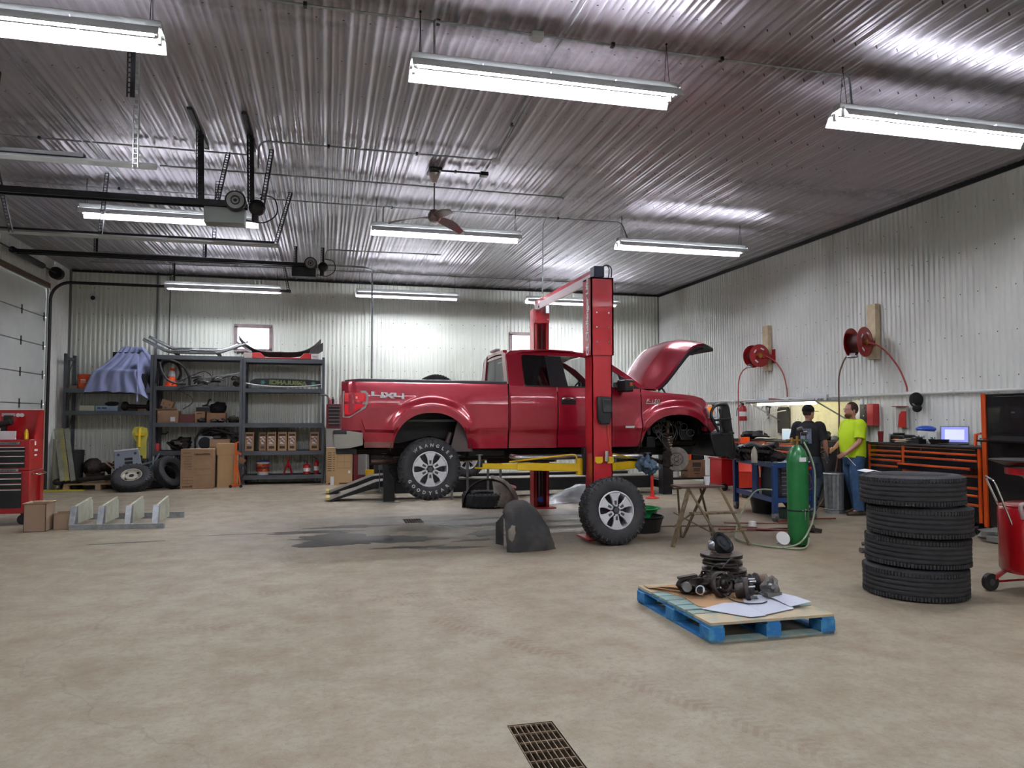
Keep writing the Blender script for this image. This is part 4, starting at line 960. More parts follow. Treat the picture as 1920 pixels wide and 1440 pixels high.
# ---------- four post lift behind the truck
fp = thing('four_post_lift', 'black four post drive-on lift with ramps behind the pickup', 'vehicle lift', (3.9, 15.3, 0), w=True)
SLV = mat('worn_deck_steel', '#96938d', .4, .6, n=(16, '#6e6a64', .35, .75))
for x, y in ((1.15, 13.95), (6.72, 13.95), (1.15, 16.6), (6.8, 16.6)):
    b = MB(); b.box((x-.1, y-.1, .015), (x+.1, y+.1, 2.4 if y > 15 else 1.45)); po = b.obj('post', BLKM, fp)
    b = MB(); b.box((x-.2, y-.16, 0), (x+.2, y+.16, .015)); b.obj('base_plate', GALV, po)
for y in (14.25, 15.6):
    b = MB(); b.box((1.3, y, .12), (6.6, y+.5, .36)); ru = b.obj('runway', BLKM, fp)
    b = MB(); b.box((1.28, y-.01, .36), (6.62, y+.51, .375)); b.obj('deck', SLV, ru)
    b = MB(); b.prism([(1.28, .375), (.95, .35), (.08, .02), (.1, .0), (1.0, .25), (1.28, .25)], y, y+.5, 'xz'); ra = b.obj('ramp', BLKM, fp)
    b = MB(); b.bar((1.28, y+.25, .38), (.95, y+.25, .355), .5, .01); b.bar((.95, y+.25, .356), (.08, y+.25, .026), .5, .01); b.obj('ramp_deck', SLV, ra)
    b = MB(); b.cb((.06, y+.25, .05), (.06, .5, .05)); b.obj('ramp_lip', mat('faded_yellow', '#c9b86a', .6), ra)
for x in (1.15, 6.72): b = MB(); b.box((x-.07, 14.05, .13), (x+.07, 16.5, .28)); b.obj('cross_beam', BLKM, fp)
b = MB(); b.cb((1.0, 13.98, .66), (.08, .1, .14)); b.tube([(.98, 13.95, .6), (.98, 13.95, .16)], .01); b.obj('control_box', mat('grey_control', '#4a4f54', .5), fp)
for x in (2.35, 2.65, 3.05, 3.3): b = MB(); b.cyl((x, 14.05, .0), (x, 14.05, .92), .025); b.obj('support_leg', STEEL, fp)
wheel('wheel_and_tyre', 'car wheel standing on the black lift runway, behind the yellow arm', (2.72, 14.5, .36+.385), (0, 0, .0)).scale = (.86, .86, .86)
r = thing('plastic_sheet', 'crumpled clear grey plastic sheeting on the floor behind the lift', 'plastic sheeting', (4.1, 13.2, 0))
G = []
for i in range(22):
    u = i/21; row = []
    for j in range(14):
        v = j/13; h = .30*exp(-((u-.8)/.28)**2)*sin(pi*v)+.05*abs(NZ.noise(V((u*9, v*7, 1))))+.035*abs(NZ.noise(V((u*22, v*15, 5))))*sin(pi*v)+.004
        row.append((-.9+1.9*u, -.35+.75*v, h))
    G.append(row)
b = MB(); b.sheet(G); b.obj('film', mat('plastic_film', '#8b9196', .35, alpha=.75, coat=.3), r, ang=60)
# rag over an arm
b = MB(); b.ell((4.32, 9.62, .9), (.1, .08, .11), 26, 16, nz=.8, seed=2); b.ell((4.42, 9.62, .86), (.1, .07, .09), 22, 14, nz=.7, seed=4)
tag(b.obj('shop_rag', mat('blue_grey_rag', '#5b7286', .9, n=(20, '#41566a', .3, .8))), 'crumpled blue shop rag bundled by the right arm of the lift', 'rag')
# ---------- shelving along the back wall
SHL = mat('shelf_steel', '#4e5358', .45, .3, n=(5, '#5a5f64', .3, .8)); SHD = mat('shelf_board', '#3a3733', .8)
def rack_unit(nm, x0, x1, zs, lb, top=None, ztop=2.98):
    r = thing('storage_rack', lb, 'shelving', ((x0+x1)/2, 18.6, 0), w=True, group='grey steel storage racks')
    yf, yb = 18.3, 18.9
    for x in (x0+.03, x1-.03):
        for y in (yf, yb): b = MB(); b.box((x-.03, y-.03, 0), (x+.03, y+.03, ztop)); b.obj('upright', SHL, r)
        b = MB()
        for k in range(4): b.bar((x, yf, .3+k*.7), (x, yb, .95+k*.7 if k < 3 else 2.9), .02)
        b.bar((x, yf, ztop-.1), (x, yb, ztop-.1), .03, .06); b.obj('end_brace', SHL, r)
    for z in zs:
        b = MB(); b.box((x0+.02, yf-.035, z-.05), (x1-.02, yf+.01, z+.045)); b.box((x0+.02, yb-.01, z-.05), (x1-.02, yb+.03, z+.045)); be = b.obj('shelf_beam', SHL, r)
        b = MB(); b.box((x0+.06, yf+.012, z-.0), (x1-.06, yb-.012, z+.03)); b.obj('shelf_board', SHD, r)
    return r
rack_unit('', -5.62, -3.80, (1.665, 2.165), 'left rack unit holding the sheet covered load and orange bucket')
rack_unit('', -3.79, -1.885, (.76, 1.40, 2.235, 2.94), 'middle rack unit with hoses, cartons and engine parts')
rack_unit('', -1.875, -.03, (.17, .735, 1.38, 2.2, 2.9), 'right rack unit with the printed boxes and visor', ztop=3.0)
def carton(lb, lo, hi, rz=0., m=None, open_=0., marks=(), tape=True, name='cardboard_box', grp=None, tilt=0.):
    c = ((lo[0]+hi[0])/2, (lo[1]+hi[1])/2, lo[2]); h = (hi[0]-lo[0], hi[1]-lo[1], hi[2]-lo[2])
    r = thing(name, lb, 'box', c, rot=(0, tilt, rz), group=grp)
    b = MB(); w, d, z = h[0]/2, h[1]/2, h[2]; t = .006
    if open_:
        b.box((-w, -d, 0), (w, d, t)); b.box((-w, -d, 0), (w, -d+t, z)); b.box((-w, d-t, 0), (w, d, z)); b.box((-w, -d, 0), (-w+t, d, z)); b.box((w-t, -d, 0), (w, d, z))
    else: b.box((-w, -d, 0), (w, d, z))
    b.obj('box_body', m or CARD, r)
    if open_:
        for (p, q, u, v) in (((-w, -d), (w, -d), 0, -1), ((w, -d), (w, d), 1, 0), ((w, d), (-w, d), 0, 1), ((-w, d), (-w, -d), -1, 0)):
            f = open_*.45*min(w, d)*2; b = MB(); A = [(p[0], p[1], z), (q[0], q[1], z), (q[0]+u*f*.7, q[1]+v*f*.7, z+f*.6), (p[0]+u*f*.7, p[1]+v*f*.7, z+f*.6)]
            b.sheet([[A[0], A[1]], [A[3], A[2]]], .004); b.obj('flap', m or CARD, r)
    elif tape: b = MB(); b.box((-w-.001, -.02, z-.04), (w+.001, .02, z+.001)); b.obj('tape', mat('parcel_tape', '#b89c75', .35), r)
    if marks:
        b = MB()
        for (u0, v0, u1, v1) in marks: b.box((lerp(-w, w, u0), -d-.0015, v0*z), (lerp(-w, w, u1), -d+.001, v1*z))
        b.obj('printing', PRINT, r)
    return r
def lab(r, u, v, w, h, m=None, name='label', d=0.):
    """label on the front of a carton-like thing"""
    b = MB(); b.box((u, d-.002, v), (u+w, d, v+h)); return b.obj(name, m or PAPER, r)
# --- left rack
r = thing('dust_sheet', 'pale blue sheet draped over a load on the left rack', 'sheet', (-4.6, 18.5, 2.2))
SHEET = mat('blue_cotton', '#8f98bd', .8, n=(3, '#848db3', .3, .8))
G = []; NU, NV = 60, 46
for i in range(NU):
    u = i/(NU-1); row = []
    for j in range(NV):
        v = j/(NV-1)          # 0 = front hem, 1 = over the back
        xl = interp([0, .3, .62, .8, 1], [-.72, -.52, -.12, .05, .08], v); xr = interp([0, .3, .62, .8, 1], [.86, .70, .78, .62, .6], v)
        x = lerp(xl, xr, u)-.05
        zf = interp([0, .36, .42, .8, .86, 1], [-.06-.0*u, .42, .47, .98, 1.0, .8], v)
        if v < .36: zf = lerp(-.04-.12*(1-u)**3-.16*max(0, u-.72)/.28+.06*sin(u*7)*.5, .42, v/.36)
        y = interp([0, .36, .42, .8, .86, 1], [-.36, -.34, -.26, .1, .2, .34], v)
        f = .018*sin(u*34+2*sin(v*3))*(1-v)**.6+.03*NZ.noise(V((u*7, v*3, 2)))+.02*NZ.noise(V((u*16, v*5, 7)))
        side_ = (max(0, .12-u)/.12+max(0, u-.86)/.14)
        row.append((x, y+f*1.0+side_*.3, zf-side_*.12+.02*NZ.noise(V((u*11, v*6, 4)))))
    G.append(row)
b = MB(); b.sheet(G); b.obj('cloth', SHEET, r, ang=180)
b = MB(); b.sheet([[(.5+.02*sin(i), -.36+.03*i+.02*NZ.noise(V((i, j, 0))), .74-.13*j+.03*sin(i*2.)) for i in range(5)] for j in range(9)]); b.obj('hanging_fold', SHEET, r, ang=180)
b = MB(); b.box((-5.0, 18.3, 2.2), (-3.95, 18.8, 2.55)); b.box((-4.7, 18.5, 2.55), (-4.1, 18.8, 3.05)); tag(b.obj('covered_load', BLKM), 'dark bulky load hidden under the blue sheet', 'load')
def bucket(nm, lb, loc, rb, rt, h, m, lid=None, handle=True, cat='bucket'):
    r = thing(nm, lb, cat, loc)
    b = MB(); b.lathe([(0, .0), (rb, 0), (rt, h*.86), (rt+.008, h*.86), (rt+.008, h*.9), (rt, h*.9), (rt+.004, h), (rt-.006, h), (rb-.006, .01), (0, .01)], n=28); bo = b.obj('shell', m, r)
    if lid: b = MB(); b.lathe([(0, h+.012), (rt, h+.012), (rt+.012, h), (rt+.012, h-.02), (rt, h-.02)], n=28); b.obj('lid', lid, r)
    if handle: b = MB(); b.tube([((rt+.012)*cos(a), -.1*sin(a)*.0-(rt+.012)*sin(a)*.25, h*.88-.12*sin(a)) for a in [pi*i/12 for i in range(13)]], .003, 5); b.obj('handle', STEEL, r)
    return r
r = bucket('bucket', 'orange plastic bucket at the left end of the rack', (-5.25, 18.5, 2.2), .125, .15, .33, ORG)
b = MB(); b.box((-.05, -.152, .19), (.05, -.142, .215)); b.obj('label_band', PAPER, r); b = MB(); b.box((-.055, -.148, .13), (.055, -.138, .18)); b.obj('label_patch', mat('pale_orange', '#e29a78', .5), r)
carton('dark brown case standing behind the orange bucket', (-5.15, 18.66, 2.2), (-4.85, 18.82, 2.6), m=mat('dark_case', '#3d2f2b', .7), tape=False)
carton('small orange-brown carton at the far left rack end', (-5.55, 18.45, 2.2), (-5.4, 18.6, 2.28), m=CARD)
carton('cream plastic box on the left rack, lower shelf', (-5.32, 18.4, 1.7), (-5.02, 18.7, 1.83), m=mat('cream_plastic', '#c9c7ae', .5), tape=False)
r = carton('long pale blue and white parts box beside the cream box', (-5.0, 18.4, 1.7), (-4.55, 18.7, 1.82), m=mat('pale_blue_board', '#9aaec2', .6), tape=False)
b = MB(); b.box((-.19, -.1515, .06), (-.12, -.149, .09)); b.obj('printing', mat('blue_ink', '#23406b', .6), r); b = MB(); b.box((-.1, -.1515, .06), (0, -.149, .09)); b.obj('printing', mat('blue_ink', '#23406b', .6), r)
b = MB(); b.cyl((-4.4, 18.5, 1.82), (-3.9, 18.5, 1.8), .05); b.ell((-4.42, 18.5, 1.82), (.09, .09, .11)); b.ell((-3.92, 18.5, 1.84), (.05, .12, .13)); b.box((-4.35, 18.42, 1.7), (-4.0, 18.6, 1.76)); tag(b.obj('axle_shaft', DRK), 'black axle shaft assembly on the left rack', 'axle')
carton('flat brown carton lying against the axle shaft', (-4.12, 18.36, 1.7), (-3.95, 18.41, 1.76), m=CARDD, tape=False)
b = MB(); b.ell((-4.68, 18.5, 1.87), (.15, .1, .05), nz=.4); tag(b.obj('black_cover', BLK), 'black cover lying on the pale blue parts box', 'cover')
# floor below the left rack
def pallet(nm, lb, loc, L, W, rz, m, h=.13, top=7, blocks=True, mb=None):
    r = thing(nm, lb, 'pallet', loc, rz=rz); mb = mb or m
    for i in range(top):
        y = lerp(-W/2, W/2, (i+.5)/top); b = MB(); b.box((-L/2, y-W/top*.42, h-.02), (L/2, y+W/top*.42, h)); b.obj('deck_board', m, r)
    for x in (-L/2+.05, 0, L/2-.05):
        b = MB(); b.box((x-.05, -W/2, h-.04), (x+.05, W/2, h-.02)); b.obj('stringer_board', mb, r)
        b = MB(); b.box((x-.05, -W/2, 0), (x+.05, W/2, .018)); b.obj('bottom_board', mb, r)
        for y in (-W/2+.06, 0, W/2-.06): b = MB(); b.box((x-.055, y-.06, .018), (x+.055, y+.06, h-.04)); b.obj('block', mb, r)
    return r
pallet('pallet', 'weathered wooden pallet on the floor below the left rack', (-4.75, 18.25, 0), 1.35, .9, 0, WOOD)
b = MB(); b.ell((-4.95, 18.15, .47), (.2, .2, .2), nz=.25); b.cyl((-4.9, 18.15, .46), (-4.1, 18.2, .5), .1); b.ell((-4.45, 18.15, .45), (.25, .2, .18), nz=.4, seed=2); b.cyl((-4.3, 18.18, .48), (-3.85, 18.2, .52), .15, .12); b.box((-5.05, 18.0, .2), (-4.75, 18.3, .35)); b.ell((-4.1, 18.15, .6), (.25, .08, .06), nz=.4)
tag(b.obj('gearbox', DRK), 'long greasy black gearbox and driveline on the pallet', 'gearbox')
b = MB(); b.tube(cr([(-4.65, 17.93, .58), (-4.5, 17.92, .45), (-4.45, 17.92, .33), (-4.5, 17.9, .22)]), .018, 6); b.tube(cr([(-4.5, 17.93, .5), (-4.2, 17.92, .38), (-3.9, 17.93, .32)]), .014, 6); b.tube(cr([(-4.62, 17.93, .62), (-4.45, 17.93, .55), (-4.36, 17.95, .63)]), .016, 6); tag(b.obj('ratchet_strap', mat('strap_webbing', '#9b8170', .8)), 'tan ratchet strap looped round the black gearbox', 'strap')
b = MB(); b.cb((-4.47, 17.89, .38), (.09, .03, .12)); tag(b.obj('strap_buckle', mat('buckle', '#a9b0a4', .4, .5)), 'small grey ratchet buckle hanging on the strap', 'buckle')
carton('flat tan timber sheet under the black gearbox', (-4.62, 17.8, .132), (-3.9, 17.98, .25), m=CARDD, tape=False, name='packing_board')
b = MB(); b.cyl((-5.45, 17.7, .2), (-4.2, 17.75, .3), .05); b.tube(cr([(-4.6, 17.66, .3), (-4.3, 17.66, .34), (-4.15, 17.68, .3)]), .012); b.ell((-5.5, 17.7, .19), (.1, .08, .07)); tag(b.obj('drive_shaft', DRK), 'long black drive shaft lying across the front of the pallet', 'shaft')
r = bucket('waste_bin', 'tall black plastic bin below the left rack', (-5.32, 18.15, 0), .16, .19, .85, BLK, handle=False, cat='bin')
for k, (dx, lb, c_) in enumerate(((0, 'pale leaning board nearest the left wall', '#8d8f7e'), (.09, 'second leaning board, mossy yellow edge', '#9a9152'), (.2, 'leaning grey board beside the black bin', '#84867c'))):
    b = MB(); b.bar((-5.38+dx, 17.62, .22+.0*k), (-5.68+dx, 18.1, 1.32), .09, .025, up=(0, 1, 0)); tag(b.obj('leaning_board', mat('board_%d' % k, c_, .75, n=(4, '#6f7162', .4, .7))), lb, 'board')
r = thing('lumber_stack', 'single bare plank standing in the left corner', 'plank', (-5.64, 17.95, 0)); b = MB(); b.box((-.03, -.06, 0), (.03, .06, 1.1)); b.obj('plank', mat('grey_plank', '#8b8a78', .8), r)
b = MB(); b.prism([(-5.74, 17.62), (-4.98, 17.62), (-4.98, 17.74), (-5.4, 17.86), (-5.74, 17.84)], .001, .02, 'xy'); tag(b.obj('floor_guard', mat('safety_yellow', '#d8c91c', .5)), 'yellow painted floor guard at the door corner', 'guard')
b = MB(); b.box((-5.755, 17.64, .02), (-5.735, 17.7, 1.9)); tag(b.obj('edge_guard', mat('safety_yellow', '#d8c91c', .5)), 'yellow vertical edge strip at the door jamb', 'guard')
r = thing('wall_socket', 'grey outlet box on the wall behind the left rack', 'outlet', (-3.92, 18.93, 1.18)); b = MB(); b.box((-.12, -.05, -.09), (.12, 0, .09)); b.obj('cover', HOUS, r, bev=.01); b = MB(); b.tube([(.12, -.03, 0), (.3, -.03, 0), (.34, -.03, .05)], .012); b.obj('lead', RUBH, r)
r = thing('wheel_stand', 'worn yellow plastic spine board panel leaning on the wall', 'panel', (-4.05, 18.2, .4), rot=(-.12, 0, 0))
b = MB(); b.prism([(-.07, 0), (.14, 0), (.15, .35), (.14, .62), (.17, .8), (.14, .93), (.02, .97), (-.12, .95), (-.17, .86), (-.15, .74), (-.06, .6), (-.04, .3)], -.03, .03, 'xz'); b.obj('board', mat('dirty_yellow_plastic', '#b9b243', .5, n=(5, '#9f9a3a', .3, .8)), r, bev=.01)
b = MB(); b.cyl((.0, -.05, .5), (.0, -.05, .93), .035, n=8); b.box((-.08, -.07, .75), (.1, -.03, .82)); b.obj('yellow_tool', mat('bright_yellow', '#e0bd20', .4), r)
b = MB(); b.cyl((.05, -.035, .28), (.05, -.03, .28), .035, n=12); b.cyl((.07, -.035, .08), (.07, -.03, .08), .035, n=12); b.obj('cap', BLK, r)
r = thing('grey_panel', 'grey moulded plastic panel with square opening, leaning behind the white rimmed tyre', 'panel', (-4.15, 17.8, .25), rot=(-.18, -.1, 0))
b = MB(); b.prism([(-.27, 0), (.3, 0), (.24, .55), (.2, .62), (-.24, .62), (-.27, .55)], -.02, .02, 'xz'); pa = b.obj('panel_body', mat('grey_moulding', '#868f9c', .45), r, bev=.01)
b = MB()
for z in (.22, .3, .38): b.box((-.06, -.026, z), (.1, -.018, z+.055))
b.obj('slot', BLK, pa); b = MB(); b.box((-.26, -.03, .6), (.22, .02, .63)); b.obj('white_edge', WHT, pa)
for u, v in ((-.18, .12), (.2, .12), (-.18, .52), (.16, .52)): b = MB(); b.cyl((u, -.03, v), (u, -.018, v), .03, n=10); b.obj('fixing', ALD, pa)
b = MB(); b.bar((-3.85, 17.9, .25), (-3.62, 18.2, .75), .03); b.bar((-3.7, 17.95, .2), (-3.72, 18.1, .7), .03); b.bar((-4.0, 18.0, .5), (-3.6, 18.1, .62), .04); tag(b.obj('tangled_stand', mat('grey_green_frame', '#5d6c6a', .5)), 'tangled grey-green metal frame behind the leaning tyre', 'frame')
# steel rim tyre lying, tyre leaning
r = thing('wheel_and_tyre', 'knobbly tyre with white steel rim tipped against others below the rack', 'wheel', (-3.98, 17.35, .27), rot=(radians(-55), 0, radians(3)))
T = Mx.Rotation(0, 4, 'X'); tyre_mb(.39, .22, .2, n=56).obj('tyre', RUB, r)
WR = mat('dirty_white_rim', '#b9b5a6', .5, n=(9, '#9a9688', .4, .8))
b = MB(); b.lathe([(.2, -.085), (.205, -.1), (.19, -.1), (.18, -.06), (.13, -.02), (.115, -.07), (.05, -.075), (.05, -.03), (.2, .05), (.2, -.08)], n=40, ax=(0, 1, 0)); rm = b.obj('rim', WR, r)
b = MB(); b.cyl((0, -.06, 0), (0, -.074, 0), .05, n=20)
for k in range(4): a = k*pi/2+.8; b.cyl((.15*cos(a), -.055, .15*sin(a)), (.15*cos(a), -.06, .15*sin(a)), .03, n=12)
b.obj('rim_hole', BLK, rm)
r = thing('tyre', 'bare tyre leaning right of the white rimmed wheel', 'tyre', (-3.3, 17.72, .37), rot=(radians(-30), radians(30), radians(38)))
tyre_mb(.37, .2, .2, lug=False, rib=True, n=56).obj('tyre_body', RUB, r)
r = thing('tyre', 'flat bare tyre lying on the floor under the leaning tyre', 'tyre', (-3.85, 18.05, .1), rot=(pi/2, 0, 0)); tyre_mb(.36, .18, .2, lug=False, rib=True, n=40).obj('tyre_body', RUB, r)
# --- middle rack contents
SIL = mat('brushed_tube', '#aeb1b2', .25, .85)
for k, (dy, dz, dx, lb) in enumerate(((.0, 0, 0, 'front silver running board tube on top of the middle rack'), (.3, .09, .06, 'rear silver running board tube on top of the middle rack'))):
    r = thing('side_step', lb, 'running board', (-2.9, 18.4+dy, 3.02+dz*0), group=None)
    b = MB(); b.tube(fillet([(-1.15+dx, 0, .33+dz), (-.62+dx, 0, .045+dz), (.45+dx, 0, .045+dz), (1.08, 0, .28+dz)], .15), .038, 10); b.obj('tube', SIL, r)
    b = MB(); b.box((-.55, -.05, .075+dz), (-.15, .05, .09+dz)); b.box((0., -.05, .075+dz), (.4, .05, .09+dz)); b.obj('step_pad', mat('grey_pad', '#8d9092', .5), r)
    for x in (-.5, .42): b = MB(); b.bar((x, 0, .03+dz), (x+.05, .1, -.01), .05, .02); b.obj('bracket', BLKM, r)
def cone(lb, loc, s=1.):
    r = thing('traffic_cone', lb, 'traffic cone', loc, rot=(0, .05, 0))
    b = MB(); b.box((-.16*s, -.16*s, 0), (.16*s, .16*s, .02)); b.obj('base', ORG, r)
    pr = lambda z: .13*s*(1-z)+.025*s
    for z0, z1, m, nm in ((0, .42, ORG, 'cone_body'), (.42, .68, mat('reflective_white', '#d7d9dc', .3), 'reflective_band'), (.68, .80, ORG, 'cone_body'), (.80, 1., mat('reflective_white', '#d7d9dc', .3), 'tip_band')):
        b = MB(); b.lathe([(pr(z0), .02+.6*s*z0), (pr(z1), .02+.6*s*z1)]+([(0, .02+.6*s*z1)] if z1 == 1 else []), n=24); b.obj(nm, m, r)
cone('orange and white traffic cone among the hoses on the middle rack', (-3.45, 18.45, 2.27), .85)
def coil(lb, pts, r_, nm='hose', cat='hose', m=None, grp=None):
    b = MB(); b.tube(cr(pts, 6), r_, 8); return tag(b.obj(nm, m or RUBH), lb, cat, grp)
coil('thick black hose hanging in a loop right of the cone', [(-3.62, 18.28, 2.85), (-3.4, 18.26, 2.86), (-3.18, 18.28, 2.74), (-3.05, 18.3, 2.5), (-3.03, 18.3, 2.3)], .028)
coil('black hose arching in front of the cone', [(-3.66, 18.2, 2.82), (-3.6, 18.18, 2.6), (-3.48, 18.18, 2.42), (-3.3, 18.2, 2.34), (-3.1, 18.22, 2.33)], .026)
coil('black hose bundle at the left end of the middle rack', [(-3.72, 18.4, 2.3), (-3.7, 18.4, 2.6), (-3.55, 18.4, 2.84), (-3.35, 18.42, 2.8), (-3.25, 18.42, 2.6), (-3.3, 18.42, 2.42)], .03)
coil('slack black hose left of the cone', [(-3.73, 18.22, 2.34), (-3.71, 18.22, 2.5), (-3.68, 18.22, 2.7), (-3.6, 18.24, 2.88)], .022)
coil('thin cable hanging below the middle rack shelf', [(-3.4, 18.2, 2.3), (-3.1, 18.2, 2.45), (-2.9, 18.2, 2.55), (-2.7, 18.2, 2.62), (-2.55, 18.2, 2.5), (-2.6, 18.2, 2.35), (-3.0, 18.2, 2.28), (-3.25, 18.2, 2.2), (-3.0, 18.2, 2.05), (-2.95, 18.2, 1.9), (-3.15, 18.2, 1.75)], .009, 'cable', 'cable')
b = MB(); b.bar((-2.75, 18.6, 2.5), (-1.95, 18.6, 2.62), .05, .03); tag(b.obj('aluminium_rail', SIL), 'long bright rail lying over the pile of parts', 'rail')
rr = random.Random(11)
for k in range(16):
    x = -3.05+rr.random()*.95; z = 2.3+rr.random()*.18; y = 18.3+rr.random()*.3; L = .12+rr.random()*.2; a = rr.uniform(-.5, .5)
    p = (x, y, z); q = (min(-1.98, x+L*cos(a)), y+rr.uniform(-.08, .08), max(2.29, z+L*sin(a)*.6)); mid_ = ((p[0]+q[0])/2, (p[1]+q[1])/2-.02, (p[2]+q[2])/2+rr.uniform(-.0, .06))
    b = MB(); b.tube(cr([p, mid_, q], 4), rr.uniform(.012, .028), 8)
    tag(b.obj('pipe_fitting', STEEL if k % 4 == 1 else (DRK if k % 2 else BLK)), 'pipe or bracket in the jumbled pile on the middle rack', 'pipe', 'jumbled pipes and brackets on the middle rack')
b = MB(); b.cyl((-2.03, 18.25, 2.34), (-1.96, 18.5, 2.45), .07, n=16); tag(b.obj('exhaust_elbow', DRK), 'short dark pipe stub at the right end of the pile', 'pipe')
r = carton('large open topped carton on the middle rack, third shelf', (-3.71, 18.34, 1.435), (-3.27, 18.7, 1.72)); lab(r, .06, .04, .1, .1, d=-.2); b = MB(); b.sheet([[(-.23, -.2, .285), (.21, -.2, .29)], [(-.25, -.27, .32), (.2, -.28, .34)]], .004); b.obj('flap', CARD, r)
carton('small tilted carton on top of the large carton', (-3.66, 18.35, 1.80), (-3.42, 18.6, 1.96), tilt=.3, marks=((.2, .25, .24, .6), (.75, .3, .8, .6)))
carton('dark red metal case on the middle rack', (-3.24, 18.35, 1.435), (-2.93, 18.6, 1.64), m=mat('dark_red_case', '#5a2a26', .5), tape=False, name='metal_case')
carton('brown carton with dark slot beside the red case', (-2.92, 18.35, 1.435), (-2.7, 18.65, 1.7), m=CARDD, marks=((.2, .8, .7, .9),))
carton('wide brown carton under the black bag', (-2.66, 18.35, 1.435), (-2.25, 18.65, 1.67), m=CARDD)
b = MB(); b.box((-2.9, 18.4, 1.7), (-2.6, 18.62, 1.8)); tag(b.obj('tool_case', BLK), 'flat black case on the slotted carton', 'case')
b = MB(); b.ell((-2.42, 18.5, 1.78), (.2, .13, .14), 18, 10, nz=.35); tag(b.obj('cloth_bag', mat('black_cloth', '#121214', .95)), 'crumpled black bag on the wide carton', 'bag')
b = MB(); b.tube(cr([(-2.75, 18.4, 1.83), (-2.66, 18.38, 1.86), (-2.62, 18.4, 1.96), (-2.58, 18.4, 1.98)]), .02, 6); b.cb((-2.68, 18.4, 1.83), (.18, .04, .03)); tag(b.obj('wiper_motor', BLKM), 'small black part with upright arm on the flat case', 'car part')
for k, (x, w) in enumerate(((-2.75, .1), (-2.5, .08), (-2.33, .09), (-2.08, .13))):
    b = MB(); b.ell((x, 18.33, 1.435+w*.6), (w, .06, w*.6), 12, 8, nz=.6, seed=k); tag(b.obj('engine_bracket', DRK if k != 2 else IRON), ['dark bracket in front of the slotted carton', 'dark part at the left foot of the wide carton', 'pale metal part before the wide carton', 'black lump right of the wide carton'][k], 'car part')
b = MB(); b.lathe([(0, 0), (.035, 0), (.035, .12), (.012, .18), (.01, .26), (0, .26)], (-1.98, 18.4, 1.435), n=12); tag(b.obj('spray_bottle', mat('grey_bottle', '#77736c', .5)), 'grey bottle at the right end of the third shelf', 'bottle')
r = thing('red_can', 'small red can at the left end of the fourth shelf', 'can', (-3.72, 18.4, .805)); b = MB(); b.lathe([(0, 0), (.075, 0), (.075, .16), (.07, .17), (0, .17)], n=20); b.obj('can_body', RED, r); b = MB(); b.tube([(.0, 0, .17), (-.02, 0, .34), (-.1, 0, .62)], .008); b.obj('spout', BLK, r)
b = MB(); b.ell((-3.18, 18.45, .95), (.24, .16, .15), 18, 10, nz=.6); b.cyl((-3.1, 18.3, .92), (-3.1, 18.24, .92), .07); b.tube([(-3.5, 18.4, 1.0), (-3.4, 18.38, .9), (-3.3, 18.38, .86)], .03); tag(b.obj('transfer_case', DRK), 'black ribbed casting on the fourth shelf of the middle rack', 'car part')
r = thing('box_fan', 'round white fan tilted on the fourth shelf', 'fan', (-2.72, 18.5, .805), rot=(0, .1, 0)); b = MB(); b.box((-.17, -.05, 0), (.17, .05, .33)); b.obj('fan_case', mat('fan_grey', '#a5acb2', .45), r, bev=.03); b = MB(); b.lathe([(.0, 0), (.13, 0), (.14, .01), (.0, .012)], (0, -.052, .17), (0, -1, 0), 28); b.obj('fan_grille', BLKM, r)
coil('black hose draped over the round fan', [(-2.9, 18.38, .84), (-2.88, 18.38, 1.1), (-2.7, 18.38, 1.28), (-2.4, 18.36, 1.27), (-2.2, 18.36, 1.2), (-1.95, 18.36, 1.17)], .022)
coil('coiled black lead on the fourth shelf', [(-2.75, 18.42, 1.17), (-2.6, 18.42, 1.25), (-2.45, 18.42, 1.2), (-2.3, 18.42, 1.26), (-2.15, 18.42, 1.15), (-2.05, 18.42, 1.05), (-2.1, 18.42, .9)], .028)
b = MB(); b.ell((-2.5, 18.55, 1.18), (.28, .12, .1), 18, 10, nz=.7, seed=6); tag(b.obj('hose_bundle', BLK), 'tangled black bundle on top of the plain carton', 'bundle')
carton('plain tan carton on the fourth shelf', (-2.58, 18.3, .805), (-2.15, 18.6, 1.06), tape=False)
b = MB(); b.ell((-2.02, 18.4, .95), (.1, .08, .14), 14, 8, nz=.7, seed=3); tag(b.obj('carburettor', DRK), 'dark part hanging at the right end of the fourth shelf', 'car part')
b = MB(); b.ell((-3.25, 18.5, .3), (.35, .2, .22), 20, 12, nz=.5, seed=8); tag(b.obj('engine_block', BLK), 'black casting in the dark space under the fourth shelf', 'car part')
# floor cartons in front of the middle rack
C5 = [(.08, .9, .3, .91), (.45, .86, .9, .885), (.42, .83, .92, .836), (.42, .5, .92, .505), (.42, .35, .92, .355), (.06, .14, .38, .145), (.06, .3, .38, .305), (.2, .14, .205, .3), (.06, .14, .064, .3), (.376, .14, .38, .3), (.06, .22, .38, .224)]+[(.1, .48+.042*k, .34, .488+.042*k) for k in range(9)]
r = carton('tall brown printed carton with lettering on the floor before the rack', (-3.05, 17.5, 0), (-2.38, 17.95, .87), marks=C5, name='appliance_carton')
rk = random.Random(4)
for z_, x_, n_, h_ in ((.035, -.29, 8, .05), (.745, -.06, 12, .035)):
    b = MB()
    for k in range(n_): hh = h_*rk.uniform(.6, 1); b.box((x_+k*.026, -.2275, z_), (x_+k*.026+.017, -.2245, z_+hh))
    b.obj('printing', PRINT, r)['kind'] = 'stuff'
carton('tan carton standing right of the tall printed carton', (-2.33, 17.75, 0), (-1.93, 18.15, .72), tape=True, m=mat('tan_card', '#bb9c72', .85))
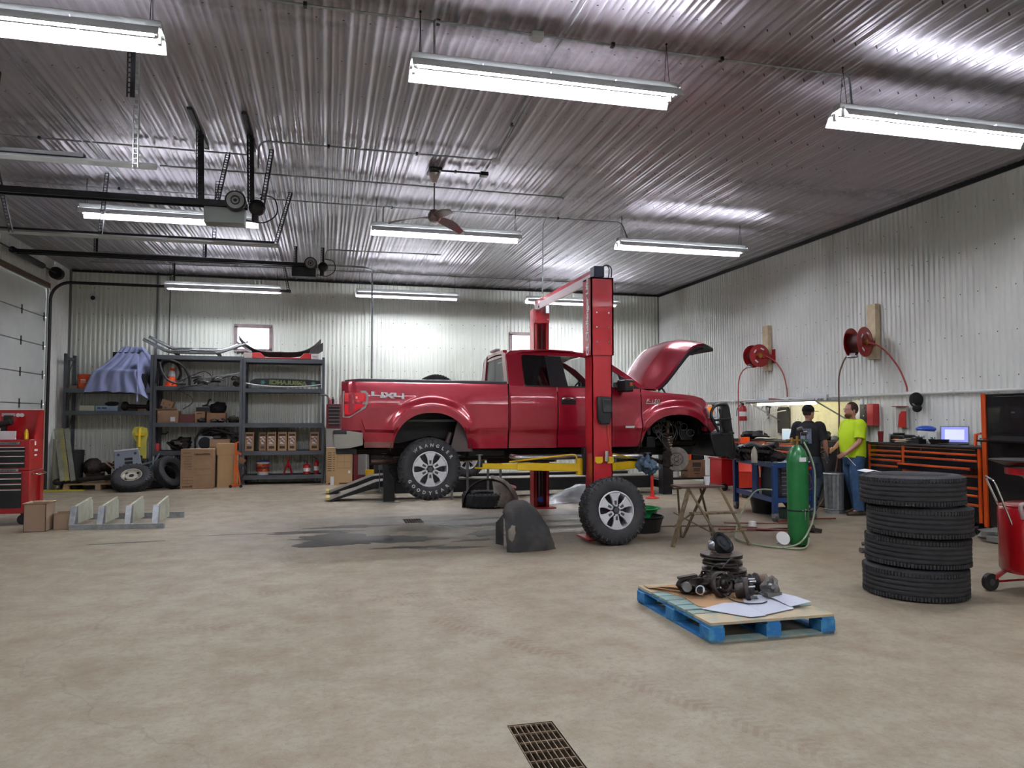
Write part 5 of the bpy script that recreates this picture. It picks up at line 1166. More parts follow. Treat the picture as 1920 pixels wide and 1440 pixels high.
carton('upper tan carton stacked on the tan carton', (-2.36, 17.77, .725), (-1.98, 18.15, .98), tape=False, m=mat('tan_card', '#bb9c72', .85))
r = thing('engine_crane', 'orange hydraulic jack frame beside the tan cartons', 'jack', (-1.93, 17.6, 0))
b = MB(); b.bar((0, 0, .05), (0, 0, .98), .06, .05); b.bar((-.0, 0, .8), (.12, 0, .74), .04); b.bar((-.03, 0, .98), (.06, 0, 1.02), .03); b.bar((-.1, -.0, .06), (.12, 0, .06), .05); b.bar((.1, 0, .1), (.03, 0, .5), .03); b.obj('mast', mat('orange_paint', '#d8641c', .4), r)
for x in (-.1, .12): b = MB(); b.cyl((x, -.03, .035), (x, .03, .035), .034, n=14); b.obj('caster', BLK, r)
b = MB(); b.cb((.13, .02, .6), (.14, .04, .12), (0, .6, 0)); b.obj('side_plate', CARDD, r)
coil('black strap hanging right of the orange jack', [(-1.78, 17.75, .5), (-1.72, 17.75, .35), (-1.82, 17.75, .2), (-1.76, 17.75, .06)], .02, 'strap', 'strap')
# --- right rack contents
r = thing('bumper_cover', 'dark bumper cover lying on top of the right rack', 'bumper', (-1.0, 18.6, 2.95))
G = [[(lerp(-1.0, .86, u), .1*cos(u*pi*2)*.6-.12*v, .34*(abs(2*u-1)**3.2)*(1.1 if u > .5 else 1.2)+.06+.12*v*(1-.3*abs(2*u-1))) for v in (0, .4, .8, 1)] for u in [i/30 for i in range(31)]]
b = MB(); b.sheet(G, .02); b.obj('cover', mat('scuffed_black', '#3b3634', .4, n=(6, '#5a4b48', .4, .7)), r, ang=60)
b = MB(); b.sheet([[(lerp(.62, .92, u), -.16-.05*v, .02+.2*v+.2*u) for v in (0, .5, 1)] for u in (0, .5, 1)], .02); b.obj('corner', mat('grey_corner', '#4a4a48', .5), r)
b = MB(); b.sheet([[(lerp(-1.05, -.7, u), -.15, .12+.24*(1-u)+.06*v) for v in (0, 1)] for u in (0, .5, 1)], .03); b.obj('chrome_end', SIL, r)
for x in (-.15, .22): b = MB(); b.bar((x, 0, .13), (x+.02, 0, .19), .02); b.obj('clip', BLK, r)
r = thing('light_bar', 'red and white light bar on top of the right rack', 'light bar', (-1.03, 18.32, 2.95))
b = MB(); b.prism([(-.65, 0), (-.65, .13), (-.47, .14), (-.36, .03), (.42, .03), (.52, .14), (.68, .14), (.68, 0)], -.05, .05, 'xz'); b.obj('red_section', RED, r, bev=.008)
b = MB(); b.box((-.83, -.055, 0), (-.652, .055, .13)); b.obj('lamp_end', mat('grey_lens', '#9a9088', .3), r, bev=.01); b = MB(); b.box((.682, -.055, 0), (.86, .055, .13)); le = b.obj('lamp_end', mat('white_lens', '#c9bfc0', .3), r, bev=.01)
b = MB(); b.box((.72, -.058, .055), (.82, -.054, .065)); b.obj('lamp_line', BLK, le)
r = thing('ambulance_visor', 'black visor lettered AMBULANCE in mirror writing on the right rack', 'visor', (-.97, 18.35, 2.25))
b = MB(); b.prism([(-.76, .13), (-.7, .2), (-.62, .235), (-.2, .24), (.5, .215), (.83, .19), (.86, .06), (.3, .03), (-.2, .045), (-.75, .09)], -.02, .02, 'xz'); b.obj('visor_body', BLK, r, bev=.01)
text('AMBULANCE', .125, mat('green_outline', '#a8bd6a', .5), r, 'lettering', (.1, -.0225, .13), (pi/2, .03, 0), .0005, 1.15, mirror=True, bold=.006)
text('AMBULANCE', .125, BLK, r, 'lettering_fill', (.1, -.0235, .13), (pi/2, .03, 0), .0005, 1.15, mirror=True)
for x in (-.47, .68):
    b = MB()
    for k in range(3): b.cb((x, -.022, .14-.02*(x > 0)), (.1, .003, .022), (0, pi*k/3, 0))
    b.obj('star_emblem', mat('teal_emblem', '#3d8f7a', .5), r)
b = MB(); b.tube(cr([(-.9, -.05, .12), (-.5, -.07, .06), (0, -.08, .035), (.5, -.07, .05), (.86, -.05, .1)]), .018, 8); tag(b.obj('white_trim', mat('grey_white_strip', '#b9bcba', .35)), 'curved pale strip lying in front of the black visor', 'trim').location = (-.97, 18.35, 2.25)
PIC = [mat('picture_a', '#5b6b7d', .5, n=(20, '#c9cdd0', .45, .6)), mat('picture_b', '#7b4a3a', .5, n=(20, '#d0c9bd', .45, .6))]
bx = [(-1.83, .19), (-1.52, .16), (-1.34, .2), (-1.1, .2), (-.87, .18), (-.37, .2)]
for k, (x, w) in enumerate(bx):
    r = carton(['leftmost printed product box on the right rack', 'narrow product box, second from the left', 'product box, third from the left on the right rack', 'product box, fourth from the left on the right rack', 'product box, last of the close row of five', 'lone product box standing apart at the right'][k], (x+.02, 18.3, .785), (x+.02+w, 18.7, 1.22), tape=False, m=CARDD if k == 1 else mat('kraft_box', '#a3805c', .8), name='product_box', grp='printed product boxes on the right rack')
    w2 = w/2
    lab(r, -w2+.02, .22, w-.04, .11, PIC[k != 5 and 0 or 1], 'picture', -.2); lab(r, -w2+.02, .345, w-.04, .05, mat('dark_print', '#2a2422', .6), 'heading', -.2); lab(r, -w2+.04, .05, w-.08, .06, PRINT, 'printing', -.2); lab(r, -w2+.05, .15, w-.1, .06, PIC[0], 'picture', -.2)
r = bucket('bucket', 'white tub with blue lid and red label on the lowest shelf', (-1.42, 18.5, .215), .125, .145, .32, WHT, lid=mat('blue_lid', '#2a3f78', .4))
b = MB(); b.lathe([(.147, .08), (.15, .26)], n=40); lb_ = b.obj('label_wrap', mat('red_label', '#a5281c', .5, n=(8, '#d68a2c', .55, .65)), r)
b = MB(); b.lathe([(.151, .15), (.1515, .18)], n=40); b.obj('label_band', mat('dark_band', '#2b2320', .5), lb_)
r = thing('jack_stand', 'red jack stand on the lowest shelf', 'jack stand', (-.85, 18.45, .215))
for a in (pi/4, 3*pi/4, 5*pi/4, 7*pi/4): b = MB(); b.bar((.13*cos(a), .13*sin(a), 0), (.03*cos(a), .03*sin(a), .26), .035, .012); b.obj('leg', RED, r)
b = MB(); b.cyl((0, 0, .16), (0, 0, .36), .022); b.cb((0, 0, .37), (.08, .04, .025)); b.obj('ratchet_post', RED, r)
for k, (x, lb, h) in enumerate(((-.42, 'squat red extinguisher bottle on the lowest shelf', .27), (-.2, 'slim red extinguisher at the right end of the lowest shelf', .34))):
    r = thing('fire_extinguisher', lb, 'fire extinguisher', (x, 18.45, .215)); q = .085 if k == 0 else .06
    b = MB(); b.lathe([(0, 0), (q, 0), (q, h*.7), (q*.7, h*.85), (.02, h*.92), (.02, h), (0, h)], n=22); b.obj('cylinder', RED, r)
    b = MB(); b.cb((0, 0, h+.02), (.05, .03, .04)); b.bar((0, 0, h+.03), (-.07, 0, h+.07), .015); b.obj('valve', BLK, r)
    b = MB(); b.lathe([(q+.001, h*.25), (q+.001, h*.55)], n=22); b.obj('label', PAPER, r)
# things right of the rack, behind the truck tail
r = thing('tool_chest', 'small dark red tool chest behind the pickup tailgate', 'tool chest', (.35, 18.45, 0))
b = MB(); b.box((-.33, -.3, .0), (.6, .3, 1.88)); b.obj('chest_body', mat('dark_red_chest', '#6b1720', .4), r, bev=.01)
for k in range(6): b = MB(); b.box((-.28, -.31, 1.36+k*.082), (.55, -.3, 1.42+k*.082)); dr = b.obj('drawer', BLK, r); b = MB(); b.box((-.28, -.32, 1.415+k*.082), (.55, -.305, 1.428+k*.082)); b.obj('drawer_pull', STEEL, dr)
b = MB(); b.box((-.33, -.302, .2), (.6, -.3, 1.3)); b.obj('cabinet_front', mat('white_red_front', '#8f8f8c', .5), r)
for k, (x, h, c_) in enumerate(((-.26, .15, '#b5202a'), (-.18, .17, '#2b2523'), (-.08, .13, '#cfd0d2'), (.03, .15, '#7d8fb8'), (.12, .13, '#c9c6d2'))):
    b = MB(); b.lathe([(0, 0), (.033, 0), (.033, h*.7), (.014, h*.85), (.014, h), (0, h)], (.35+x, 18.3, 1.885), n=14)
    tag(b.obj('bottle', mat('bottle_%d' % k, c_, .4)), ['red spray can', 'black spray can', 'white bottle', 'blue bottle', 'pale lilac bottle'][k]+' on the chest behind the pickup tailgate', 'bottle')
MK = [(.06, .86-.06*k, .2, .875-.06*k) for k in range(9)]+[(.26, .86-.06*k, .32, .875-.06*k) for k in range(9)]+[(.42, .45, .95, .455), (.42, .8, .95, .805), (.42, .45, .425, .8), (.945, .45, .95, .8), (.68, .45, .685, .8), (.42, .62, .95, .625), (.08, .03, .3, .06), (.5, .03, .95, .06)]
r = carton('tall printed carton with white label under the rear bumper', (.03, 17.72, 0), (.62, 18.1, .86), marks=MK, name='appliance_carton', m=mat('tan_card', '#bb9c72', .85)); lab(r, -.2, -.0, .08, .2, d=-.206); lab(r, .2, .27, .05, .06, d=-.203)
b = MB(); b.box((.65, 17.72, .0), (.75, 18.1, .82)); tag(b.obj('narrow_cabinet', mat('dark_red_chest', '#6b1720', .4)), 'narrow dark red cabinet side right of the printed carton', 'panel')
r = bucket('bucket', 'yellow bucket behind the black lift post', (1.05, 17.4, 0), .13, .15, .36, YEL)
r = bucket('waste_bin', 'black barrel behind the exhaust pipe of the pickup', (1.3, 18.3, 0), .25, .28, 1.05, BLK, handle=False, cat='bin')
# ---------- red tool chest at the left edge
tc = thing('tool_chest', 'red rolling tool chest with black drawers at the left edge', 'tool chest', (-4.85, 12.5, 0), w=True)
RB = mat('chest_red', '#b0141b', .3, n=(3, '#a11219', .3, .8), coat=.5)
x0, x1, yf, yb = -5.4, -4.16, 12.2, 12.78
b = MB(); b.box((x0, yf+.01, .17), (x1, yb, .78)); b.obj('cabinet', RB, tc, bev=.008)
b = MB(); b.box((x0+.02, yf+.02, .785), (x1-.01, yb-.02, 1.235)); b.obj('top_chest', RB, tc, bev=.008)
for k, (za, zb_) in enumerate(((.25, .52), (.53, .6), (.61, .68), (.69, .76))):
    b = MB(); b.box((x0+.04, yf-.0, za), (x1-.1, yf+.02, zb_)); dr = b.obj('drawer', BLK, tc); b = MB(); b.box((x0+.04, yf-.015, zb_-.015), (x1-.1, yf+.005, zb_+.0)); b.obj('drawer_pull', CHR, dr)
for k, (za, zb_) in enumerate(((.83, .9), (.91, 1.0), (1.01, 1.08), (1.09, 1.13))):
    b = MB(); b.box((x0+.06, yf+.01, za), (x1-.07, yf+.03, zb_)); dr = b.obj('drawer', BLK, tc); b = MB(); b.box((x0+.06, yf-.005, zb_-.012), (x1-.07, yf+.015, zb_)); b.obj('drawer_pull', CHR, dr)
b = MB(); b.box((x0+.02, yb-.06, 1.23), (x1-.01, yb-.03, 1.67)); b.box((x1-.03, yf+.2, 1.23), (x1-.01, yb-.03, 1.3)); b.prism([(12.4, 1.235), (12.75, 1.235), (12.75, 1.67), (12.62, 1.67)], x1-.03, x1-.012, 'yz'); b.obj('lid', RB, tc)
for z, s_ in ((1.165, 1), (.775, 1)): b = MB(); b.box((-4.62, yf-.004, z), (-4.3, yf+.02, z+.04)); bd = b.obj('brand_plate', STEEL, tc, bev=.004); text('CRAFTSMAN', .032, BLK, tc, 'lettering', (-4.46, yf-.006, z+.02), (pi/2, 0, 0), .001, 1.35, w=True)
b = MB(); b.box((-4.73, yb-.066, 1.575), (-4.55, yb-.06, 1.625)); b.obj('white_logo', mat('greyed_white', '#b9a9ad', .5), tc, bev=.004)
for x_ in (-4.51, -4.46): b = MB(); b.cyl((x_, yb-.068, 1.595), (x_, yb-.06, 1.595), .03, n=16); b.obj('white_disc', WHT, tc)
b = MB(); b.tube(fillet([(x1, 12.3, .73), (x1+.06, 12.3, .73), (x1+.06, 12.7, .73), (x1, 12.7, .73)], .03), .014, 8); b.obj('side_handle', CHR, tc)
for x in (x0+.1, x1-.1):
    for y in (yf+.1, yb-.1): b = MB(); b.cyl((x, y-.02, .075), (x, y+.02, .075), .073, n=18); b.bar((x, y, .1), (x, y, .17), .05); b.obj('caster', BLK, tc)
for z, w_, h_ in ((1.15, .05, .06), (1.06, .12, .03), (.99, .1, .025)): b = MB(); b.box((x1-.012, 12.4, z), (x1-.008, 12.4+w_, z+h_)); b.obj('sticker', PAPER, tc)
b = MB(); b.box((x1-.0, 12.55, .18), (x1+.03, 12.6, .7)); b.obj('corner_post', RB, tc)
for lb, nm, f_ in (('black cordless drill lying in the open tool chest', 'power_drill', 0), ('orange tool handle in the open tool chest', 'hand_tool', 1), ('white paper pad propped in the open tool chest', 'paper_pad', 2), ('yellow and white bottle in the open tool chest', 'bottle', 3), ('long pale paper sheet at the back of the open chest', 'paper_sheet', 4)):
    b = MB()
    if f_ == 0: b.cyl((-4.75, 12.5, 1.42), (-4.5, 12.45, 1.5), .05); b.bar((-4.62, 12.48, 1.24), (-4.6, 12.48, 1.44), .07, .06); b.cb((-4.55, 12.48, 1.55), (.1, .08, .08)); m = BLK
    elif f_ == 1: b.bar((-4.95, 12.4, 1.245), (-4.7, 12.4, 1.31), .07); b.bar((-4.85, 12.4, 1.3), (-4.72, 12.38, 1.38), .05); m = ORG
    elif f_ == 2: b.box((-4.6, 12.32, 1.237), (-4.4, 12.36, 1.36)); m = PAPER
    elif f_ == 3: b.lathe([(0, 0), (.03, 0), (.03, .1), (.012, .15), (0, .15)], (-4.3, 12.45, 1.237), n=12); m = YEL
    else: b.box((-5.3, 12.6, 1.237), (-4.7, 12.62, 1.45)); m = PAPER
    tag(b.obj(nm, m), lb, {'power_drill': 'drill', 'hand_tool': 'tool', 'paper_pad': 'paper', 'bottle': 'bottle', 'paper_sheet': 'paper'}[nm])
carton('open carton beside the red tool chest', (-3.96, 11.45, 0), (-3.69, 11.8, .37), open_=.25, m=mat('grey_card', '#a38b74', .85))
carton('low carton right of the open carton', (-3.66, 11.62, 0), (-3.42, 11.88, .22), open_=.1, rz=.12, m=mat('grey_card', '#a38b74', .85))
# ---------- galvanised rack of four plates on the floor
r = thing('floor_rack', 'low galvanised rack with four upright white plates on the floor', 'rack', (-2.87, 12.05, 0))
PW = mat('dirty_white_plate', '#c4c8b6', .55, n=(6, '#a3a795', .45, .75))
b = MB(); b.bar((-.55, -.5, .035), (.68, -.62, .035), .07, .07); b.obj('front_rail', GALV, r)
b = MB(); b.bar((-.62, .62, .045), (.75, .5, .045), .04, .09); b.obj('rear_rail', GALV, r)
for k in range(4):
    x = lerp(-.52, .56, k/3); y0 = lerp(-.5, -.6, k/3)
    b = MB(); b.prism([(y0, .06), (y0+.1, .30), (y0+.8, .35), (y0+.88, .32), (y0+.92, .05)], x-.012, x+.012, 'yz'); p_ = b.obj('plate', PW, r, bev=.004)
    b = MB(); b.prism([(y0-.02, .05), (y0+.08, .315), (y0+.14, .315), (y0+.14, .05)], x-.05, x+.03, 'yz'); b.obj('plate_bracket', GALV, r, bev=.004)
    b = MB(); b.bar((x, y0+.09, .305), (x, y0+.82, .36), .03, .02); b.obj('top_flange', PW, p_)
# ---------- right wall: hose reels, benches, chests
PLY = mat('pale_plank', '#d0bfa0', .7, n=(12, '#bba784', .35, .75))
def plank(lb, y, z0, z1):
    b = MB(); b.box((8.87, y-.1, z0), (8.965, y+.1, z1)); return tag(b.obj('mounting_board', PLY, bev=.004), lb, 'board')
plank('pale plank behind the far hose reel', 13.66, 2.53, 3.47); plank('pale plank behind the near hose reel', 10.56, 2.53, 3.46)
REEL = mat('reel_red', '#a3191d', .3, n=(3, '#93161a', .3, .8), coat=.4); HOSE = mat('red_hose', '#a84a42', .5)
def reel(lb, c, R, yaw, hz):
    r = thing('hose_reel', lb, 'hose reel', c, rz=yaw, group=None)   # axle along local Y, faces -Y
    for y in (-.12, .12):
        b = MB(); b.lathe([(0, -.004), (R*.45, -.004), (R*.5, .012 if y > 0 else -.012), (R*.9, .0), (R, -.01 if y > 0 else .01), (R, .0), (R*.9, .008), (0, .008)], (0, y, 0), (0, 1, 0), 40); b.obj('flange', REEL, r)
    b = MB(); b.cyl((0, -.11, 0), (0, .11, 0), R*.62, n=28); b.obj('hose_winding', mat('wound_hose', '#4a1716', .6), r)
    b = MB(); b.cyl((0, -.15, 0), (0, -.12, 0), .05, n=16); b.cb((0, -.15, 0), (.025, .03, .09)); b.obj('brass_swivel', mat('brass', '#b4934a', .3, .8), r)
    for a, m_ in ((2.5, 'reel_decal'), (-2.2, 'reel_decal'), (1.2, 'reel_decal')):
        b = MB(); b.cb((R*.62*cos(a), -.135, R*.62*sin(a)), (.08, .004, .03), (0, -a-pi/2, 0)); b.obj('decal', PAPER, r)
    b = MB(); b.bar((R*.2, -.14, 0), (R+.12, -.14, -.02), .03, .08); b.bar((R*.2, .15, 0), (R+.12, .15, -.02), .03, .08); b.box((R+.1, -.16, -.14), (R+.16, .17, .14)); b.obj('wall_arm', REEL, r)
    b = MB(); b.bar((-R*.6, 0, -R*.8), (-R*.75, 0, -R*1.0), .1, .06); b.cyl((-R*.75, -.08, -R*.98), (-R*.75, .08, -R*.98), .02); b.obj('hose_guide', STEEL, r)
    return r
reel('far red hose reel on the right wall', (8.62, 13.6, 2.83), .235, .05, 0); reel('near red hose reel on the right wall', (8.58, 10.52, 2.805), .25, .38, 0)
coil('red hose hanging from the far reel down beside the fender', [(8.44, 13.62, 2.6), (8.4, 13.8, 2.5), (8.38, 13.9, 2.2), (8.38, 13.9, 1.2), (8.38, 13.9, .1)], .012, m=HOSE)
coil('red lead hose arching from the far reel to the wall pipe', [(8.75, 13.45, 2.82), (8.86, 13.3, 2.7), (8.9, 13.1, 2.45), (8.91, 13.0, 2.15), (8.91, 12.98, 1.97)], .013, m=HOSE)
coil('long grey-brown hose hanging from the near reel to the floor', [(8.37, 10.55, 2.57), (8.33, 10.6, 2.45), (8.3, 10.66, 2.2), (8.3, 10.67, 1.6), (8.28, 10.7, .9), (8.2, 10.74, .5), (7.95, 10.74, .12), (7.6, 10.6, .02), (7.2, 10.3, .02)], .013, m=mat('brown_hose', '#6d4a3c', .5))
coil('red lead hose from the near reel down to the wall pipe', [(8.6, 10.36, 2.8), (8.75, 10.2, 2.7), (8.87, 10.0, 2.4), (8.9, 9.86, 2.1), (8.91, 9.84, 1.97)], .014, m=HOSE)
# stain and cap, wall items
r = thing('baseball_cap', 'black baseball cap hung on the white wall pipe', 'cap', (8.87, 9.62, 1.83), rot=(0, .0, 0))
b = MB(); b.ell((0, 0, 0), (.075, .12, .12), 20, 12); b.obj('crown', mat('black_cloth', '#121214', .95), r); b = MB(); b.ell((-.04, -.06, -.13), (.045, .085, .06), 18, 10); b.obj('brim', mat('black_cloth', '#121214', .95), r); b = MB(); b.cb((-.075, -.03, -.07), (.01, .05, .02), (.5, 0, 0)); b.obj('strap', mat('strap_grey', '#807a76', .7), r)
r = thing('fire_extinguisher', 'red fire extinguisher hung on the right wall behind the fender', 'fire extinguisher', (8.84, 14.5, 1.49))
b = MB(); b.lathe([(0, 0), (.085, 0), (.085, .26), (.06, .32), (.02, .34), (0, .34)], n=24); b.obj('cylinder', RED, r); b = MB(); b.cb((0, 0, .36), (.04, .05, .04)); b.bar((0, -.02, .38), (-.02, .08, .4), .015); b.obj('valve', BLK, r); b = MB(); b.tube(cr([(-.03, .03, .36), (-.08, .09, .25), (-.09, .1, .1)]), .009, 6); b.obj('discharge_hose', BLK, r); b = MB(); b.lathe([(.087, .1), (.087, .2)], n=24); b.obj('label', PAPER, r)
r = thing('grease_gun', 'chrome grease gun hanging on the right wall', 'grease gun', (8.88, 13.6, 1.55)); b = MB(); b.cyl((0, 0, 0), (0, .07, .25), .028); b.cyl((0, 0, -.02), (0, 0, .0), .02); b.obj('barrel', CHR, r); b = MB(); b.bar((0, .05, .25), (0, -.08, .22), .03); b.bar((0, -.05, .24), (0, -.02, .05), .02); b.tube(cr([(0, .07, .26), (0, .16, .27), (0, .24, .18)]), .007, 6); b.obj('lever', BLKM, r)
r = thing('first_aid_cabinet', 'red and black metal wall box behind the man in yellow', 'wall box', (8.88, 10.62, 1.42)); b = MB(); b.box((-.06, -.12, 0), (.07, .04, .37)); b.obj('red_door', RED, r, bev=.01); b = MB(); b.box((-.06, .042, .01), (.07, .2, .36)); b.obj('black_case', BLK, r, bev=.01)
for z in (.3, .17, .06): b = MB(); b.cb((-.066, .1, z), (.006, .02, .02)); b.obj('white_button', WHT, r)
r = thing('red_wall_panel', 'red and pale leaflet holder on the right wall above the orange chest', 'holder', (8.92, 9.97, 1.4)); b = MB(); b.box((-.02, -.11, 0), (.03, .11, .34)); b.obj('back_plate', mat('pale_backing', '#b9b8b2', .5), r); b = MB(); b.prism([(-.11, 0), (.06, 0), (.03, .2), (-.02, .26), (-.11, .26)], -.035, -.022, 'yz'); b.obj('red_leaflet', RED, r); b = MB(); b.box((-.09, -.115, .33), (.0, .12, .34)); b.obj('top_lip', mat('lip_red', '#8f2a2c', .5), r)
# clean white board and lamp canopy over the far bench
b = MB(); b.box((8.94, 10.95, 1.2), (8.97, 12.35, 1.86)); tag(b.obj('backboard', mat('cream_board', '#e3e2c4', .6, n=(9, '#d3d1b0', .4, .7))), 'pale yellow lit backboard above the far work bench', 'board')
r = thing('bench_canopy', 'grey steel canopy with a lit tube over the far bench', 'canopy', (8.6, 12.2, 1.84))
b = MB(); b.box((-.42, -1.05, 0), (.37, 1.1, .02)); b.box((-.42, -1.05, 0), (-.4, 1.1, .05)); b.obj('canopy_top', mat('canopy_grey', '#b3b7b6', .4, .3), r)
b = MB(); b.cyl((-.28, -.9, -.03), (-.28, .9, -.03), .016, n=8); b.obj('lamp_tube', mat('warm_tube', '#fff6d8', .4, emit=('#fff3cf', 9.)), r)
for y in (-1.0, 1.05): b = MB(); b.bar((-.35, y, 0), (.34, y, -.35), .02); b.obj('canopy_strut', GALV, r)
for lb, p, s_, m in (('red and black long tool lying on the bench canopy', (8.45, 12.45, 1.885), (.1, .75, .045), mat('dark_red_tool', '#7d2a2c', .5)), ('grey sheet metal tray propped on the bench canopy', (8.5, 11.55, 1.93), (.06, .62, .12), HOUS), ('pale crumpled packet on the far end of the canopy', (8.42, 13.0, 1.895), (.2, .35, .06), mat('pale_blue_packet', '#b5c0cf', .5)), ('black rod lying on the canopy beside the grey tray', (8.4, 11.9, 1.875), (.06, .5, .03), BLK)):
    b = MB(); b.cb(p, s_, (.08, 0, .06)); tag(b.obj('canopy_clutter', m, bev=.006), lb, 'tool')
for k in range(6): b = MB(); b.lathe([(0, 0), (.03, 0), (.03, .03), (0, .03)], (8.4+.03*(k % 2), 11.75-.13*k, 1.862), n=12); tag(b.obj('metal_cup', CHR), 'small bright metal cup in the row on the canopy', 'cup', 'small metal cups on the bench canopy')
b = MB(); b.prism([(12.98, 1.25), (12.98, 1.72), (13.02, 1.77), (13.32, 1.77), (13.36, 1.72), (13.36, 1.25)], 8.93, 8.96, 'yz'); tag(b.obj('dark_board', mat('dark_creeper', '#35322c', .6)), 'dark creeper board hung on the wall beside the far bench', 'creeper')
coil('thin white goose neck pipe before the creeper board', [(8.7, 13.5, 1.1), (8.7, 13.5, 1.35), (8.72, 13.35, 1.6), (8.8, 13.1, 1.68), (8.85, 12.95, 1.7)], .01, 'goose_neck', 'pipe', m=WHT)
OR = mat('orange_trim_paint', '#d8551a', .3, .3, n=(4, '#bf4612', .3, .8)); BC = mat('gloss_black_paint', '#0f1012', .25, coat=.3)
def chest(lb, y0, y1, xf, z0, z1, cols, posts):
    r = thing('tool_cabinet', lb, 'tool cabinet', (8.65, (y0+y1)/2, 0), w=True)
    b = MB(); b.box((xf, y0, z0), (8.94, y1, z1-.03)); b.obj('cabinet_body', BC, r)
    b = MB(); b.box((xf-.03, y0-.02, z1-.03), (8.95, y1+.02, z1)); b.obj('worktop', BLK, r, bev=.006)
    b = MB(); b.box((xf-.012, y0+.1, z1-.055), (xf, y1-.05, z1-.04)); b.obj('bright_edge', mat('copper_edge', '#e8a67e', .15, .8), r)
    for y in posts: b = MB(); b.box((xf-.02, y-.022, z0), (xf-.0, y+.022, z1-.03)); b.obj('orange_post', OR, r)
    for (a, c_, zs, out) in cols:
        for k in range(len(zs)-1):
            o = .12 if out == k else .0
            b = MB(); b.box((xf-.016-o, a, zs[k]+.006), (xf-.001, c_, zs[k+1]-.006)); dr = b.obj('drawer', BC, r)
            b = MB(); b.box((xf-.035-o, a, zs[k+1]-.036), (xf-.012-o, c_, zs[k+1]-.008)); b.obj('drawer_pull', OR, dr, bev=.004)
            b = MB(); b.box((xf-.022-o, a, zs[k+1]-.044), (xf-.014-o, c_, zs[k+1]-.038)); b.obj('pull_highlight', CHR, dr)
    for y in (y0+.15, y1-.15):
        for x in (xf+.1, 8.85): b = MB(); b.cyl((x, y-.025, .07), (x, y+.025, .07), .07, n=16); b.bar((x, y, .1), (x, y, z0), .05); b.obj('caster', BLK, r)
    return r
tcb = chest('long black tool cabinet with orange drawer pulls and laptop on top', 7.99, 10.08, 8.38, .17, 1.17,
      [(9.38, 10.05, (.62, .84, .93, 1.0, 1.07), None), (8.05, 9.32, (.66, .80, .90, 1.0, 1.08), 1), (8.05, 8.62, (.30, .42, .54, .64), None), (8.66, 9.32, (.30, .46, .64), None)], (10.055, 9.35, 8.02))
b = MB(); b.cyl((8.37, 9.0, 1.1), (8.36, 9.0, 1.1), .015, n=12); b.obj('lock', CHR, tcb)
chest('second black bench with orange pulls behind the man in the black shirt', 12.0, 14.2, 8.42, .12, 1.12, [(12.05, 13.0, (.4, .6, .8, .94, 1.06), None), (13.05, 14.15, (.4, .6, .8, .94, 1.06), None)], (12.02, 13.02))
r = thing('tall_machine', 'tall black chest in front of which the man in black stands', 'cabinet', (8.65, 11.3, 0), w=True)
b = MB(); b.box((8.35, 10.72, .02), (8.92, 11.9, 1.16)); b.obj('machine_body', mat('dull_black', '#1f2021', .5, n=(4, '#2b2c2d', .3, .8)), r, bev=.01)
b = MB(); b.box((8.33, 10.9, 1.03), (8.35, 11.5, 1.05)); b.box((8.33, 10.95, .95), (8.35, 11.45, .965)); b.box((8.33, 11.1, .86), (8.35, 11.3, .87)); b.obj('brass_rail', mat('brass', '#b4934a', .3, .8), r)
r = thing('tall_locker', 'tall black locker with an orange edge at the right of the long cabinet', 'locker', (8.65, 6.6, 0), w=True)
b = MB(); b.box((8.38, 5.3, .15), (8.94, 7.93, 1.86)); b.obj('locker_body', BC, r)
b = MB(); b.box((8.355, 7.905, .13), (8.385, 7.965, 1.87)); b.obj('orange_edge', OR, r, bev=.006)
b = MB(); b.prism([(8.38, 1.32), (8.1, 1.27), (8.1, 1.25), (8.38, 1.22)], 5.4, 7.8, 'xz'); b.obj('shelf_ledge', BC, r)
b = MB(); b.box((8.365, 5.4, 1.36), (8.38, 7.8, 1.83)); b.obj('flip_door', BC, r, bev=.006)
for k in range(4): b = MB(); b.cb((8.362, 7.5-.18*k, 1.62+.02*(k % 2)), (.004, .05, .02)); b.obj('magnet', ALD, r)
b = MB(); b.ell((8.25, 7.65, .1), (.25, .16, .08), 16, 8, nz=.5); b.box((8.0, 7.1, .02), (8.3, 7.6, .09)); tag(b.obj('floor_jack', mat('dusty_grey', '#6e6f6a', .8)), 'dusty grey trolley jack pushed under the black locker', 'jack')
b = MB(); b.cb((8.5, 8.6, .06), (.3, .9, .08)); tag(b.obj('creeper', BLKM), 'black creeper lying under the long cabinet', 'creeper')
# clutter on the long cabinet
def lath(nm, lb, cat, c, prof, m, grp=None, n=20):
    b = MB(); b.lathe(prof, c, n=n); return tag(b.obj(nm, m), lb, cat, grp)
Z = 1.172
lath('tumbler', 'dark red tumbler at the far end of the long cabinet', 'cup', (8.55, 10.02, Z), [(0, 0), (.035, 0), (.045, .17), (.038, .17), (.03, .01), (0, .01)], mat('wine_red', '#7d1a22', .3))
lath('plastic_cup', 'clear grey cup behind the red tumbler', 'cup', (8.7, 9.95, Z), [(0, 0), (.04, 0), (.05, .13), (.045, .13), (.035, .01), (0, .01)], mat('cloudy_plastic', '#aeb4b4', .3))
r = thing('battery_charger', 'black charger box on the long cabinet', 'charger', (8.7, 9.72, Z)); b = MB(); b.box((-.12, -.14, 0), (.12, .14, .12)); b.obj('charger_body', BLK, r, bev=.02); b = MB(); b.box((-.1, -.05, .12), (.0, .1, .15)); b.obj('battery', BLKM, r, bev=.01); b = MB(); b.box((-.125, -.05, .04), (-.12, .05, .07)); b.obj('sticker', RED, r)
